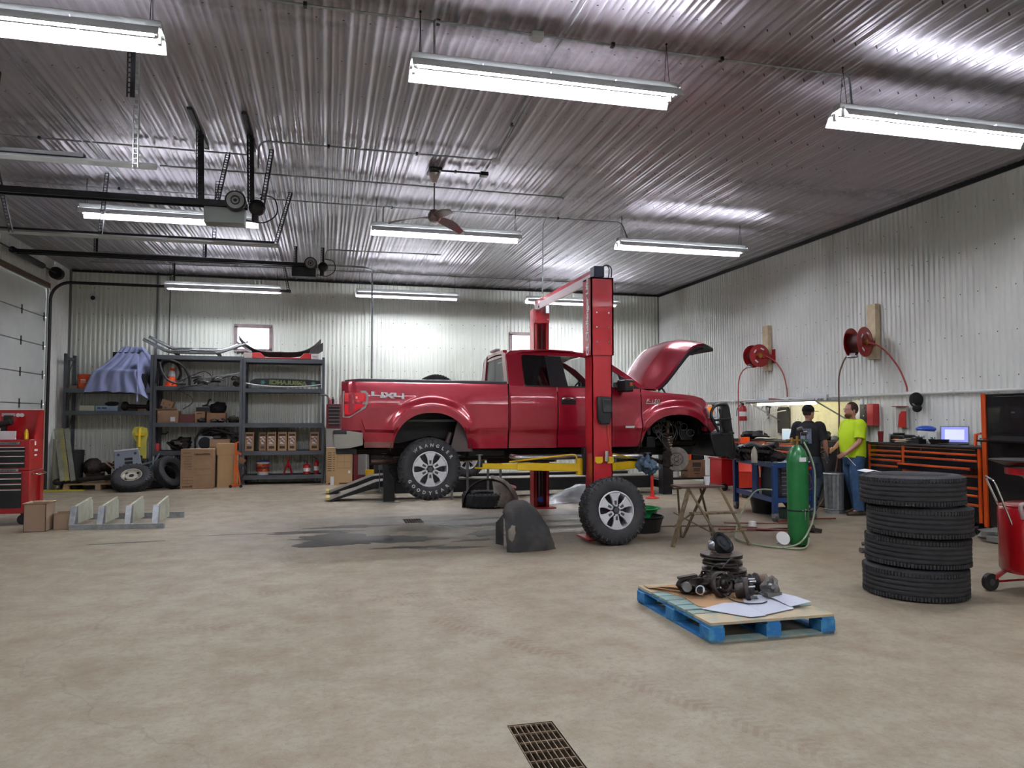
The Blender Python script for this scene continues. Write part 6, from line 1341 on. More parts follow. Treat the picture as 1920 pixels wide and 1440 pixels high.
r = thing('supply_jug', 'white and green jug with a big blue lid on the long cabinet', 'jug', (8.72, 9.28, Z)); b = MB(); b.lathe([(0, 0), (.11, 0), (.12, .02), (.12, .17), (.11, .2), (0, .2)], n=28); b.obj('jug_body', WHT, r); b = MB(); b.lathe([(.121, .04), (.121, .13)], n=28); b.obj('label_wrap', mat('green_print', '#3e6f58', .5, n=(18, '#dfe3df', .48, .56)), r); b = MB(); b.ell((0, 0, .215), (.13, .15, .05), 24, 10); b.obj('lid', mat('blue_lid_bright', '#2b55c0', .3), r)
r = carton('white and green box right of the blue lidded jug', (8.62, 8.98, Z), (8.85, 9.14, Z+.17), m=WHT, tape=False); b = MB(); b.box((-.117, -.06, .03), (-.115, .06, .1)); b.obj('label_wrap', mat('green_print', '#3e6f58', .5, n=(18, '#dfe3df', .48, .56)), r)
b = MB(); b.ell((8.55, 9.45, Z+.03), (.14, .25, .04), 20, 10, nz=.6); tag(b.obj('rag', mat('beige_rag', '#b1a58c', .9)), 'beige rag lying on the long cabinet', 'rag')
b = MB(); b.box((8.42, 9.1, Z), (8.55, 9.35, Z+.07)); b.ell((8.5, 9.22, Z+.08), (.06, .1, .03)); tag(b.obj('air_tool', BLKM), 'black tool in front of the blue lidded jug', 'tool')
r = thing('helmet', 'low black round tray on the long cabinet left of the laptop', 'tray', (8.58, 8.9, Z)); b = MB(); b.lathe([(0, 0), (.1, 0), (.13, .05), (.135, .075), (.12, .07), (.09, .02), (0, .02)], n=28); b.obj('tray_body', BLK, r)
lp = thing('laptop', 'open laptop with a bright bluish screen on the long cabinet', 'laptop', (8.62, 8.68, Z), rz=radians(-50))
b = MB(); b.box((-.18, -.13, 0), (.18, .12, .022)); b.obj('base', BLK, lp, bev=.004)
b = MB(); b.box((-.15, -.04, .022), (.15, .09, .025)); b.obj('keyboard', mat('keyboard_black', '#0b0c0d', .6), lp)
b = MB(Mx.Translation((0, .12, .02)) @ Mx.Rotation(-.25, 4, 'X')); b.box((-.18, 0, 0), (.18, .012, .25)); ld = b.obj('screen_lid', mat('silver_lid', '#5a6270', .4, .4), lp, bev=.004)
b = MB(Mx.Translation((0, .12, .02)) @ Mx.Rotation(-.25, 4, 'X')); b.box((-.165, -.002, .02), (.165, .0, .235)); b.obj('screen', mat('laptop_screen', '#7f86d8', .3, emit=('#868cdd', .18)), lp)
b = MB(Mx.Translation((0, .12, .02)) @ Mx.Rotation(-.25, 4, 'X')); b.box((-.12, -.003, .05), (.12, -.002, .2)); b.obj('screen_window', mat('laptop_window', '#c5c9f2', .3, emit=('#c5c9f2', .2)), lp)
for lb, p, m in (('orange snips standing beside the laptop', (8.6, 8.3, Z), ORG), ('black pot at the near end of the long cabinet', (8.55, 8.08, Z), BLK)):
    b = MB()
    if m is ORG: b.bar(p, (p[0], p[1]-.02, p[2]+.16), .03); b.bar((p[0], p[1], p[2]+.15), (p[0], p[1]-.1, p[2]+.17), .025)
    else: b.lathe([(0, 0), (.06, 0), (.075, .11), (.065, .11), (.05, .02), (0, .02)], p, n=16)
    tag(b.obj('snips' if m is ORG else 'pot', m), lb, 'tool' if m is ORG else 'pot')
b = MB(); b.cb((8.7, 8.12, Z+.06), (.1, .12, .12)); tag(b.obj('small_box', mat('tan_card', '#bb9c72', .85)), 'small red and white box behind the black pot', 'box')
b = MB(); b.box((8.45, 8.45, Z), (8.52, 8.85, Z+.012)); tag(b.obj('notebook', BLK), 'flat black folder in front of the laptop', 'folder')
# clutter on the far benches
for k, (x, y, z, s_, m, nm, lb, cat) in enumerate((
    (8.6, 11.05, 1.165, (.12, .16, .09), mat('white_rag', '#cfcfc0', .9), 'rag', 'crumpled white rag by the white bottle on the far bench', 'rag'),
    (8.55, 11.45, 1.165, (.14, .2, .1), BLK, 'air_hose', 'black bundle on the far bench beside the man in black', 'bundle'),
    (8.65, 13.75, 1.13, (.22, .3, .1), BLK, 'car_part', 'black ducting on the bench right of the grille guard', 'car part'),
    (8.6, 13.3, 1.13, (.2, .16, .02), PAPER, 'paper_pad', 'loose white papers on the second bench', 'paper'))):
    b = MB(); b.ell((x, y, z+s_[2]*.55), s_, 18, 10, nz=.5, seed=k); tag(b.obj(nm, m), lb, cat)
r = lath('bottle', 'white bottle with dark cap on the far bench', 'bottle', (8.75, 11.05, 1.2), [(0, 0), (.05, 0), (.05, .15), (.03, .19), (.03, .23), (0, .23)], WHT)
lath('spray_bottle', 'spray bottle with a red top on the far bench', 'bottle', (8.62, 10.8, 1.165), [(0, 0), (.035, 0), (.035, .13), (.015, .18), (.04, .19), (.04, .25), (0, .25)], mat('red_top_bottle', '#cf2a25', .4))
b = MB(); b.ell((8.88, 10.86, 1.55), (.05, .1, .3), 14, 12, nz=.4); tag(b.obj('plastic_bag', mat('white_bag', '#d5d9da', .5)), 'white plastic bag hanging left of the man in yellow', 'bag')
r = thing('monitor', 'small pale blue screen on the second bench', 'screen', (8.6, 12.45, 1.125), rz=radians(-50)); b = MB(); b.box((-.16, 0, 0), (.16, .02, .22)); b.obj('casing', WHT, r, bev=.006); b = MB(); b.box((-.145, -.003, .015), (.145, 0, .205)); b.obj('screen', mat('pale_blue_screen', '#b4c8da', .3, emit=('#b4c8da', .12)), r)
# galvanised waste can
r = thing('galvanised_can', 'ribbed galvanised can behind the man in yellow', 'can', (8.08, 10.55, 0)); b = MB(); n = 40; b.bm.free(); b.bm = bmesh.new()
G = [[((.15+.007*(k % 2))*cos(2*pi*k/n)*s_, (.15+.007*(k % 2))*sin(2*pi*k/n)*s_, z) for k in range(n)] for z, s_ in ((.0, .9), (.06, .92), (.1, .92), (.6, 1), (.64, 1.04))]
b.sheet(G, close=True); b.obj('ribbed_wall', GALV, r); b = MB(); b.lathe([(.14, .06), (.155, .07), (.14, .08)], n=30); b.obj('hoop', GALV, r); b = MB(); b.lathe([(.155, .62), (.168, .64), (.155, .66)], n=30); b.obj('hoop', GALV, r)
# ---------- blue cart
BL = mat('blue_paint', '#24457c', .4, n=(4, '#1d3966', .35, .8))
ct = thing('blue_cart', 'blue steel rolling parts cart with casters beside the green cylinder', 'cart', (7.0, 10.6, 0), w=True)
p0, p1 = V((6.52, 9.85, 0)), V((6.83, 11.45, 0)); p2 = V((7.25, 9.95, 0)); p3 = V((7.5, 11.35, 0))
for p in (p0, p1, p2, p3): b = MB(); b.bar(p+V((0, 0, .12)), p+V((0, 0, .84)), .075, .06, up=(0, 1, 0)); b.obj('cart_leg', BL, ct)
b = MB(); b.bar((6.67, 10.6, .12+.2), (6.67, 10.6, .84), .15, .03, up=(1, 0, 0)); b.obj('panel', BL, ct)
for z, nm in ((.84, 'top_tray'), (.32, 'lower_shelf')):
    b = MB(); b.prism([(p.x, p.y) for p in (p0, p1, p3, p2)], z-.01, z+.01, 'xy'); tt = b.obj(nm, mat('scratched_blue', '#3b5376', .5, n=(12, '#a3a8ab', .55, .7)), ct)
    b = MB()
    for a, c_ in ((p0, p1), (p1, p3), (p3, p2), (p2, p0)): b.bar(a+V((0, 0, z+.0)), c_+V((0, 0, z+.0)), .02, .075)
    b.obj('edge_rail', BL, tt)
for p in (p0, p1, p2, p3):
    b = MB(); q = p+V((0, 0, .055)); b.cyl(q+V((-.02, 0, 0)), q+V((.02, 0, 0)), .055, n=18); cs = b.obj('caster', mat('caster_grey', '#55504e', .5), ct); b = MB(); b.box((p.x-.035, p.y-.04, .06), (p.x+.035, p.y+.04, .13)); b.obj('caster_fork', GALV, cs)
# drawers at the right side of the cart
r = thing('drawer_cabinet', 'grey drawer unit standing on the blue cart shelf', 'drawer unit', (7.0, 10.12, .33), w=True)
b = MB(); b.box((6.72, 10.02, .345), (7.2, 10.5, .8)); b.obj('cabinet_body', mat('dark_grey_steel', '#3d4148', .4, .3), r)
for k in range(7): b = MB(); b.box((6.74, 10.0, .36+k*.062), (7.18, 10.02, .405+k*.062)); dr = b.obj('drawer', mat('grey_drawer', '#565b66', .35, .3), r); b = MB(); b.box((6.74, 9.99, .40+k*.062), (7.18, 10.01, .41+k*.062)); b.obj('drawer_pull', mat('pinkish_steel', '#c9b7b9', .3, .6), dr)
rr = random.Random(5)
items = [('intake_manifold', 'black intake manifold with round ports on the blue cart', 'car part'), ('air_duct', 'black air duct at the far end of the blue cart', 'car part'), ('valve_cover', 'black ribbed cover in the middle of the cart pile', 'car part'), ('throttle_body', 'dark throttle body at the right of the cart pile', 'car part'), ('turbo_pipe', 'bent black pipe lying over the cart pile', 'pipe')]
for k, (nm, lb, cat) in enumerate(items):
    b = MB(); c_ = V((6.75+.1*(k % 2), 11.15-.27*k, .95))
    if k == 4: b.tube(cr([(6.7, 11.2, .96), (6.72, 10.8, 1.12), (6.75, 10.5, 1.08), (6.8, 10.2, 1.14)]), .05, 12)
    else:
        b.ell(c_, (.18, .17, .09+.02*(k == 0)), 20, 12, nz=.5, seed=k+20)
        for j in range(4):
            a = c_+V((-.14, -.12+.08*j, .05)); b.cyl(a, a+V((-.07, -.03, .03)), .03, n=12)
        b.tube(cr([c_+V((-.1, .1, .1)), c_+V((-.12, 0, .16)), c_+V((-.1, -.14, .1))]), .014, 6)
    tag(b.obj(nm, DRK if k in (2, 3) else BLK), lb, cat)
b = MB(); G = [[(6.62+.34*u+.03*sin(v*5), 10.75+.32*v, 1.09+.035*NZ.noise(V((u*5, v*5, 1)))+.02*NZ.noise(V((u*14, v*14, 4)))+.03*u) for v in [j/12 for j in range(13)]] for u in [i/12 for i in range(13)]]
b.sheet(G); tag(b.obj('plastic_wrap', mat('clear_wrap', '#c9cdd6', .15, alpha=.8, coat=.6)), 'crumpled clear plastic wrap on top of the cart pile', 'plastic wrap')
lath('bottle', 'dirty white squeeze bottle on the blue cart', 'bottle', (6.5, 10.35, .855), [(0, 0), (.045, 0), (.048, .12), (.04, .19), (.015, .23), (.01, .25), (0, .25)], mat('dirty_white', '#b9b7a3', .5))
for k in range(4): b = MB(); b.cb((6.5+.06*k, 10.0+.05*(k % 2), .872), (.05, .04, .03), (0, 0, .5*k)); tag(b.obj('socket', mat('green_grey', '#6c8a76', .4) if k % 2 else STEEL), 'small socket or fitting on the near edge of the blue cart', 'fitting', 'small fittings on the blue cart edge')
b = MB(); b.cb((8.3, 13.55, 1.1), (.16, .1, .13)); b.cyl((8.3, 13.55, 0), (8.3, 13.55, 1.04), .016); tag(b.obj('marker_light', ORG), 'orange headed stand just right of the grille guard', 'stand')
r = bucket('storage_tub', 'black plastic tub under the blue cart', (7.02, 10.9, 0), .19, .235, .28, BLK, handle=False, cat='tub')
b = MB(); b.box((6.85, 9.95, .005), (7.3, 10.3, .16)); tag(b.obj('tool_tray', mat('dark_green_tray', '#1f4438', .5)), 'dark green tray on the floor under the cart', 'tray')
b = MB(); b.ell((7.0, 10.1, .26), (.15, .12, .1), 18, 10, nz=.5, seed=31); b.cyl((6.95, 9.98, .26), (6.95, 10.02, .26), .07, n=18); tag(b.obj('alternator', IRON), 'metal alternator sitting in the green tray', 'car part')
# under cart / behind: red things
r = thing('oil_drum', 'orange-red drum on a red hand truck behind the blue cart', 'drum', (8.12, 13.2, 0))
b = MB(); b.lathe([(0, .1), (.27, .1), (.27, .5), (.277, .51), (.27, .52), (.27, .92), (.0, .92)], n=36); b.obj('drum_body', mat('orange_red_paint', '#cf3320', .35), r, bev=.0)
b = MB(); b.tube(cr([(-.2, -.15, .95), (-.05, -.28, .85), (.08, -.3, .6), (.1, -.3, .4)]), .012, 6); b.obj('drum_hose', mat('pale_hose', '#c9b9a3', .5), r)
for s_ in (-1, 1): b = MB(); b.cyl((s_*.2-.02, -.25, .09), (s_*.2+.02, -.25, .09), .09, n=20); b.obj('drum_wheel', BLK, r)
r = thing('parts_washer', 'red lidded cabinet beside the orange-red drum', 'cabinet', (8.42, 14.6, 0))
b = MB(); b.box((-.2, -.25, .1), (.18, .25, .66)); b.obj('cabinet_body', RED, r, bev=.01); b = MB(); b.box((-.22, -.27, .66), (.2, .27, .7)); b.obj('lid', RED, r, bev=.006); b = MB(); b.ell((.0, -.1, .74), (.16, .12, .06), 16, 8, nz=.5); b.obj('black_cover', BLK, r)
b = MB(); b.tube(fillet([(.22, -.3, .1), (.22, -.3, .95), (.22, .2, .95)], .05), .02, 8); b.bar((.05, -.3, .2), (.22, -.3, .2), .03); b.obj('push_handle', RED, r)
for s_ in (-.16, .18): b = MB(); b.cyl((s_, -.3, .08), (s_, -.26, .08), .08, n=18); b.obj('wheel', BLK, r)
b = MB(); b.box((7.3, 15.4, .16), (8.75, 16.0, .2)); b.bar((7.35, 15.45, 0), (7.35, 15.45, .16), .04); b.bar((8.7, 15.45, 0), (8.7, 15.45, .16), .04); b.bar((7.35, 15.95, 0), (7.35, 15.95, .16), .04); b.bar((8.7, 15.95, 0), (8.7, 15.95, .16), .04); tag(b.obj('low_bench', BLKM), 'low black bench on the floor beyond the pickup nose', 'bench')
r = carton('brown printed carton on the low bench under the pickup nose', (8.0, 15.42, .2), (8.42, 15.8, .6), marks=((.25, .6, .75, .85), (.3, .45, .7, .52), (.3, .35, .7, .4), (.35, .2, .65, .25)), m=CARDD)
b = MB(); b.box((8.12, 15.45, .605), (8.42, 15.75, .83)); tag(b.obj('battery_case', BLK, bev=.01), 'black case with red side on the brown printed carton', 'case')
b = MB(); b.box((8.05, 15.46, .605), (8.1, 15.74, .83)); tag(b.obj('red_box_side', ORG), 'narrow orange box beside the black case', 'box')
r = bucket('bucket', 'white bucket behind the bare brake rotor', (7.75, 15.7, .2), .14, .17, .4, WHT)
b = MB(); b.bar((7.35, 14.9, .0), (7.35, 14.9, .8), .02); b.bar((7.2, 14.9, .01), (7.55, 14.9, .01), .02); b.bar((7.2, 14.9, .4), (7.7, 14.9, .4), .02); tag(b.obj('metal_stand', BLKM), 'thin black metal stand behind the brake rotor', 'stand')
b = MB(); b.box((6.85, 16.2, 2.1), (7.15, 16.5, 2.42)); b.bar((7.0, 16.35, 2.0), (7.0, 16.35, 2.1), .1); tag(b.obj('lift_motor_box', BLKM), 'black motor box seen behind the open hood hinge', 'motor box').location = (-.1, .1, .0)
# ---------- gas cylinders
GR = mat('green_paint', '#1d7a3e', .35, n=(6, '#176a34', .35, .75), coat=.3)
gc = thing('oxygen_cylinder', 'tall green gas cylinder with brass regulator', 'gas cylinder', (5.6, 7.98, 0))
b = MB(); b.lathe([(0, .02), (.11, .02), (.125, .05), (.125, 1.0), (.12, 1.08), (.095, 1.15), (.055, 1.2), (.04, 1.22), (0, 1.22)], n=36); b.obj('cylinder', GR, gc)
BR = mat('brass', '#b4934a', .3, .8)
b = MB(); b.cyl((0, 0, 1.22), (0, 0, 1.33), .018); b.cyl((-.16, -.02, 1.28), (.05, 0, 1.28), .014); b.cyl((-.09, -.02, 1.25), (-.09, -.02, 1.31), .02); rg = b.obj('regulator', BR, gc)
b = MB(); b.cyl((.04, -.02, 1.37), (.1, -.05, 1.37), .035, n=18); b.cyl((.0, -.02, 1.40), (.04, -.06, 1.42), .03, n=18); b.obj('gauge', mat('dark_gauge', '#4d4a48', .3, .5), rg)
b = MB(); b.cyl((.07, 0, 1.27), (.14, -.02, 1.26), .025, n=12); b.obj('adjusting_knob', mat('dark_green', '#184f35', .4), rg)
b = MB(); b.cb((-.01, -.122, 1.05), (.09, .012, .05), (0, 0, 0)); b.obj('label', PAPER, gc)
b = MB(); b.cyl((0, 0, .42), (0, 0, .44), .128, n=36); b.obj('strap', BLK, gc)
r = thing('acetylene_cylinder', 'slim black gas cylinder strapped behind the green one', 'gas cylinder', (5.775, 8.17, 0))
b = MB(); b.lathe([(0, .02), (.085, .02), (.09, .05), (.09, .72), (.07, .8), (.03, .83), (0, .83)], n=28); b.obj('cylinder', BLK, r)
b = MB(); b.cyl((0, 0, .82), (0, 0, .95), .015); b.cyl((-.1, 0, .93), (.06, 0, .93), .012); rg = b.obj('regulator', BR, r)
b = MB(); b.cyl((.02, -.03, 1.0), (.03, -.06, 1.0), .035, n=16); b.cyl((.1, -.03, .98), (.11, -.06, .98), .03, n=16); b.obj('gauge', mat('dark_gauge', '#4d4a48', .3, .5), rg)
b = MB(); b.cyl((.08, 0, .92), (.14, -.02, .92), .025, n=12); b.obj('adjusting_knob', mat('bright_red', '#cf1d1d', .4), rg)
b = MB(); b.tube(fillet([(.0, -.02, .9), (.1, -.05, .85), (.12, -.07, .68), (.05, -.09, .66), (.02, -.07, .85)], .03), .008, 6); b.obj('torch_bracket', mat('brown_bracket', '#6d4038', .5), r)
b = MB()
for k in range(12): a = 2*pi*k/26-1.9; b.ell((5.62+.14*cos(a)+.004*k, 7.98+.14*sin(a), .44+.008*(k % 2)), (.014, .008, .008), 8, 5)
for k in range(5): b.ell((5.60, 7.84, .42-.02*k), (.007, .007, .012), 8, 5)
tag(b.obj('chain', STEEL), 'thin steel chain round the green cylinder', 'chain')
PH = mat('pale_green_hose', '#8d9a7d', .45); 
coil('pale hose looping from the green cylinder across the floor', [(5.66, 7.93, 1.26), (5.71, 7.88, 1.1), (5.74, 7.84, .9), (5.72, 7.82, .6), (5.68, 7.8, .35), (5.5, 7.76, .1), (5.3, 7.82, .02), (5.1, 8.02, .018), (5.05, 8.4, .02), (5.2, 8.75, .03), (5.35, 8.9, .2), (5.5, 8.95, .42), (5.62, 8.9, .58), (5.75, 8.75, .6)], .011, m=PH)
coil('small ring of pale hose at the foot of the green cylinder', [(5.62, 7.8, .12), (5.5, 7.7, .03), (5.34, 7.74, .014), (5.28, 7.92, .014), (5.36, 8.06, .03), (5.5, 8.0, .08), (5.55, 7.88, .05)], .01, m=PH)
coil('red air hose lying on the floor behind the cylinders', [(5.3, 9.35, .015), (5.8, 9.2, .015), (6.3, 9.0, .015), (6.7, 9.3, .015), (6.9, 9.7, .015), (6.5, 9.75, .015), (7.0, 9.95, .015), (7.6, 9.9, .015)], .012, m=mat('dark_red_hose', '#7e3a2e', .5))
coil('dark hose lying on the floor right of the step stool', [(4.4, 9.8, .013), (5.0, 9.75, .013), (5.5, 9.6, .013), (5.9, 9.35, .013)], .01, m=mat('brown_hose', '#6d4a3c', .5))
coil('thin brown hose near the far end of the red spill', [(5.7, 9.9, .012), (6.0, 9.8, .012), (6.3, 9.7, .012), (6.6, 9.62, .012)], .009, m=mat('brown_hose', '#6d4a3c', .5))
r = thing('hose_disc', 'white round disc lying at the foot of the green cylinder', 'disc', (5.36, 7.95, .1), rot=(radians(62), 0, radians(-10))); b = MB(); b.lathe([(0, 0), (.082, 0), (.082, .02), (0, .02)], n=32); b.obj('disc_face', WHT, r)
lath('gauge_cap', 'small white cap on the floor near the cart caster', 'cap', (5.95, 9.55, 0), [(0, 0), (.06, 0), (.05, .07), (0, .08)], WHT)
b = MB(); b.cyl((6.25, 8.9, .05), (6.45, 8.85, .05), .05); b.bar((6.4, 8.85, .05), (6.5, 8.75, .03), .05); tag(b.obj('impact_wrench', IRON), 'metal air wrench lying on the floor right of the cylinders', 'wrench')
r = thing('office_stool', 'dark wheeled stool base peeking out behind the tyre stack', 'stool', (6.2, 7.15, 0))
for k in range(5):
    a = radians(128)+2*pi*k/5; e = V((.3*cos(a), .3*sin(a), .1))
    b = MB(); b.tube([(0, 0, .16), (e.x*.5, e.y*.5, .14), tuple(e)], [.035, .03, .022], 8); lg = b.obj('leg', mat('dark_brown_plastic', '#3a3632', .5), r); b = MB(); b.cyl(e+V((-.02, 0, -.07)), e+V((.02, 0, -.07)), .03, n=14); b.obj('caster', STEEL, lg)
b = MB(); b.cyl((0, 0, .14), (0, 0, .42), .03); b.cyl((0, 0, .42), (0, 0, .48), .17, n=28); b.obj('seat', BLK, r)
# ---------- foreground
# stack of four tyres
base = None
for k, (dx, dy, lb) in enumerate(((-.015, 0, 'bottom tyre of the four tyre stack'), (.03, .02, 'second tyre from the bottom of the four tyre stack'), (.03, -.01, 'third tyre from the bottom of the four tyre stack'), (-.02, .01, 'top tyre of the four tyre stack, with a paper on it'))):
    z = .131+k*.2635
    if base is None:
        base = thing('tyre', lb, 'tyre', (5.12+dx, 5.6+dy, z), rot=(pi/2, 0, 0), group='stacked tyres')
        b = MB(); R_, W_ = .425, .262; h = W_/2
        pr = [(.27, -h*.6), (.28, -h*.8), (.31, -h*.96), (.35, -h), (.385, -h*.96), (.41, -h*.84)]
        n = 96; gro = []
        for j in range(5):
            y = lerp(-h*.62, h*.62, j/4); gro += [(R_, y-.010), (R_-.002, y-.008), (R_-.014, y-.006), (R_-.014, y+.006), (R_-.002, y+.008)]
        pr[-1] = (.407, -h*.86); pr += [(R_-.008, -h*.77), (R_-.002, -h*.7)]+gro+[(R_-.002, h*.7), (R_-.008, h*.77), (.407, h*.86), (.385, h*.96), (.35, h), (.31, h*.96), (.28, h*.8), (.27, h*.6), (.262, 0)]
        b.lathe([(r_, -y) for r_, y in pr], ax=(0, -1, 0), n=96, closed=True)
        for q in range(96):
            M = Mx.Rotation(-2*pi*(q+.5)/96, 3, 'Y'); c_ = M @ V((R_-.014, 0, 0))
            for s_ in (-1, 1): b.box(c_+V((-.016, s_*h*.74-.02, -.0095)), c_+V((.0115, s_*h*.74+.014, .0095)), M)
        b.obj('tread_and_sidewall', RUB, base)
        b = MB(); b.lathe([(.262, -h*.5), (.262, h*.5)], ax=(0, 1, 0), n=48); b.obj('inner_liner', BLK, base)
    else: dup(base, (5.12+dx, 5.6+dy, z), rot=(pi/2+(.012, -.01, .015)[k-1], 0, k*1.3), label=lb)
b = MB(); G = [[(4.72+.16*u, 5.72+.12*v, 1.062+.012*sin(u*3)+.01*v) for v in (0, .5, 1)] for u in (0, .5, 1)]; b.sheet(G, .002); tag(b.obj('paper_sheet', PAPER), 'folded white paper on the top tyre', 'paper')
# loose wheel leaning on the lift post
wheel('wheel_and_tyre', 'loose silver six spoke wheel leaning on the near lift post', (3.455, 8.66, .405), (radians(-9), 0, radians(4)), text_=False)
# blue pallet with parts
PB = mat('pallet_blue', '#1f6fae', .65, n=(14, '#4d93b5', .45, .7)); PT = mat('pallet_top_wood', '#b7a98c', .75, n=(9, '#8fa39b', .5, .7)); PG = mat('green_grey_board', '#7d9a97', .75, n=(9, '#a8a48c', .45, .7))
pl = thing('pallet', 'blue painted pallet carrying car parts in the foreground', 'pallet', (3.075, 5.29, 0), rz=radians(0.5))
L_, W_ = .99, 1.2
for i, (y0, y1, m) in enumerate(((-.6, -.36, PT), (-.34, -.26, PG), (-.22, -.1, PG), (-.08, .06, PG), (.08, .2, PG), (.22, .32, PG), (.35, .6, PT))):
    b = MB(); b.box((-L_/2, y0, .12), (L_/2, y1, .14)); b.obj('deck_board', m, pl, bev=.002)
for x in (-L_/2+.05, 0, L_/2-.05):
    b = MB(); b.box((x-.05, -W_/2, .1), (x+.05, W_/2, .119)); b.obj('stringer_board', PB, pl)
    b = MB(); b.box((x-.05, -W_/2, 0), (x+.05, W_/2, .016)); b.obj('bottom_board', PB, pl)
    for y in (-W_/2+.07, 0, W_/2-.07): b = MB(); b.box((x-.06, y-.07, .016), (x+.06, y+.07, .1)); b.obj('block', PB, pl, bev=.003)
for y in (-W_/2+.05, W_/2-.05): b = MB(); b.box((-L_/2, y-.05, .001), (L_/2, y+.05, .017)); b.obj('bottom_board', PG, pl)
def flat(nm, lb, pts, z, m, lift=(), th=.003):
    b = MB(); b.prism(pts, z, z+th, 'xy'); return tag(b.obj(nm, m), lb, 'card')
TANC = mat('tan_sheet', '#b08d66', .85)
flat('cardboard_sheet', 'tan cardboard sheet under the parts on the blue pallet', [(2.62, 5.78), (2.75, 5.4), (2.72, 5.12), (2.83, 4.98), (3.3, 5.2), (3.5, 5.6), (3.1, 5.85)], .1415, TANC)
b = MB(); G = [[(2.6+.3*u, 5.72-.36*u+.1*v, .15+.035*sin(pi*u)*(1-v)) for v in (0, .5, 1)] for u in [i/8 for i in range(9)]]; b.sheet(G, .003); tag(b.obj('cardboard_strip', TANC), 'curled tan cardboard strip near the left corner of the pallet', 'card')
WC = mat('white_card', '#c9cfdc', .7)
flat('white_card', 'white card sheet nearest the camera on the pallet', [(2.70, 5.02), (2.92, 4.73), (3.05, 4.74), (3.1, 4.83), (3.08, 5.12), (2.95, 5.14)], .147, WC)
flat('white_card', 'large white card sheet in the middle of the pallet', [(3.06, 4.76), (3.36, 4.86), (3.42, 4.98), (3.52, 5.3), (3.2, 5.3), (3.1, 5.1)], .1475, WC)
b = MB(); G = [[(3.36+.14*u, 4.9+.5*v-.05*u, .152+.04*u*(1-v)+.012*sin(v*3)) for v in (0, .4, .8, 1)] for u in (0, .35, .7, 1)]; b.sheet(G, .003); tag(b.obj('white_card_flap', WC), 'raised white card flap at the right edge of the pallet', 'card')
# brake discs
BD = mat('brake_disc_iron', '#6b6662', .45, .7, n=(16, '#3a3532', .35, .75))
for k, (x, y, z, R_, lb) in enumerate(((3.33, 5.72, .145, .185, 'bottom brake disc of the stack on the pallet'), (3.33, 5.72, .192, .19, 'second brake disc from the bottom on the pallet'), (3.3, 5.74, .246, .185, 'third brake disc of the stack on the pallet'), (3.285, 5.74, .31, .165, 'fourth brake disc of the stack, slightly smaller'), (3.27, 5.73, .375, .175, 'top brake disc of the stack on the pallet'))):
    r = thing('brake_disc', lb, 'brake disc', (x, y, z), group='stacked brake discs')
    b = MB(); b.lathe([(.085, 0), (R_, 0), (R_, .011), (.095, .011), (.095, .02), (R_, .02), (R_, .031), (.09, .033), (.085, .033)], n=48, closed=True); b.obj('friction_ring', BD, r)
    b = MB(); b.lathe([(.036, .045), (.08, .047), (.09, .033), (.085, .02), (.08, .04), (.036, .038)], n=36, closed=True); b.obj('hat', mat('rusty_hat', '#5a4438', .6, .4), r)
r = thing('crank_pulley', 'black ribbed belt pulley lying tilted on the top brake disc', 'pulley', (3.27, 5.72, .485), rot=(radians(48), radians(12), radians(15)))
b = MB(); b.lathe([(.03, -.02), (.03, .02), (.07, .02), (.072, .008), (.075, .02), (.082, .03), (.1, .03), (.1, -.03), (.095, -.026)]+[(.1 if j % 2 else .094, -.024+.006*j) for j in range(8)]+[(.1, .03), (.085, .03), (.08, -.03), (.05, -.03)], n=40); b.obj('pulley_ring', mat('pulley_black', '#2c3035', .35, .6), r)
b = MB()
for k in range(4): b.T = Mx.Rotation(k*pi/2, 4, 'Z'); b.cb((.05, 0, 0), (.05, .02, .015))
b.T = Mx.Identity(4); b.cyl((0, 0, -.02), (0, 0, .024), .035, n=20); b.obj('pulley_web', mat('pulley_black', '#2c3035', .35, .6), r)
r = thing('idler_pulley', 'small bright idler pulley beside the black ribbed pulley', 'pulley', (3.19, 5.72, .475), rot=(pi/2, 0, .6)); b = MB(); b.lathe([(0, -.03), (.04, -.03), (.045, -.02), (.045, .02), (.04, .03), (0, .03)], n=24); b.obj('pulley_body', STEEL, r)
# calipers, hubs
def lump(nm, lb, c, s_, m, extra=(), cat='car part', seed=0, nz=.55):
    r = thing(nm, lb, cat, c)
    b = MB(); b.ell((0, 0, s_[2]), s_, 24, 14, nz=nz, seed=seed); b.obj('casting', m, r)
    for k, e in enumerate(extra):
        b = MB(); ty = e[0]
        if ty == 'c': b.cyl(e[1], e[2], e[3], n=20)
        elif ty == 'l': b.lathe(e[1], e[2], e[3], 28)
        elif ty == 't': b.tube(cr(e[1], 5), e[2], 7)
        elif ty == 'b': b.bar(e[1], e[2], e[3], e[4])
        b.obj(e[-1][0], e[-1][1], r)
    return r
lump('brake_caliper', 'greasy brake caliper with two bright pistons on the pallet', (2.86, 5.47, .15), (.12, .09, .065), DRK, (
    ('c', (-.09, -.07, .08), (-.11, -.13, .08), .035, ('piston', STEEL)), ('c', (.0, -.08, .06), (-.01, -.15, .06), .038, ('piston', CHR)), ('c', (-.01, -.151, .06), (-.01, -.153, .06), .028, ('bore', BLK)),
    ('b', (-.13, -.02, .13), (.02, -.03, .15), .05, .02, ('bracket', IRON)), ('l', [(.01, -.008), (.022, -.008), (.022, .008), (.01, .008)], (.1, 0, .155), (0, 1, 0), ('eyelet', DRK)), ('b', (.06, 0, .12), (.1, 0, .15), .03, .02, ('lug', DRK)), ('b', (.1, .0, .1), (.2, .0, .1), .012, .012, ('slide_pin', IRON))), seed=3)
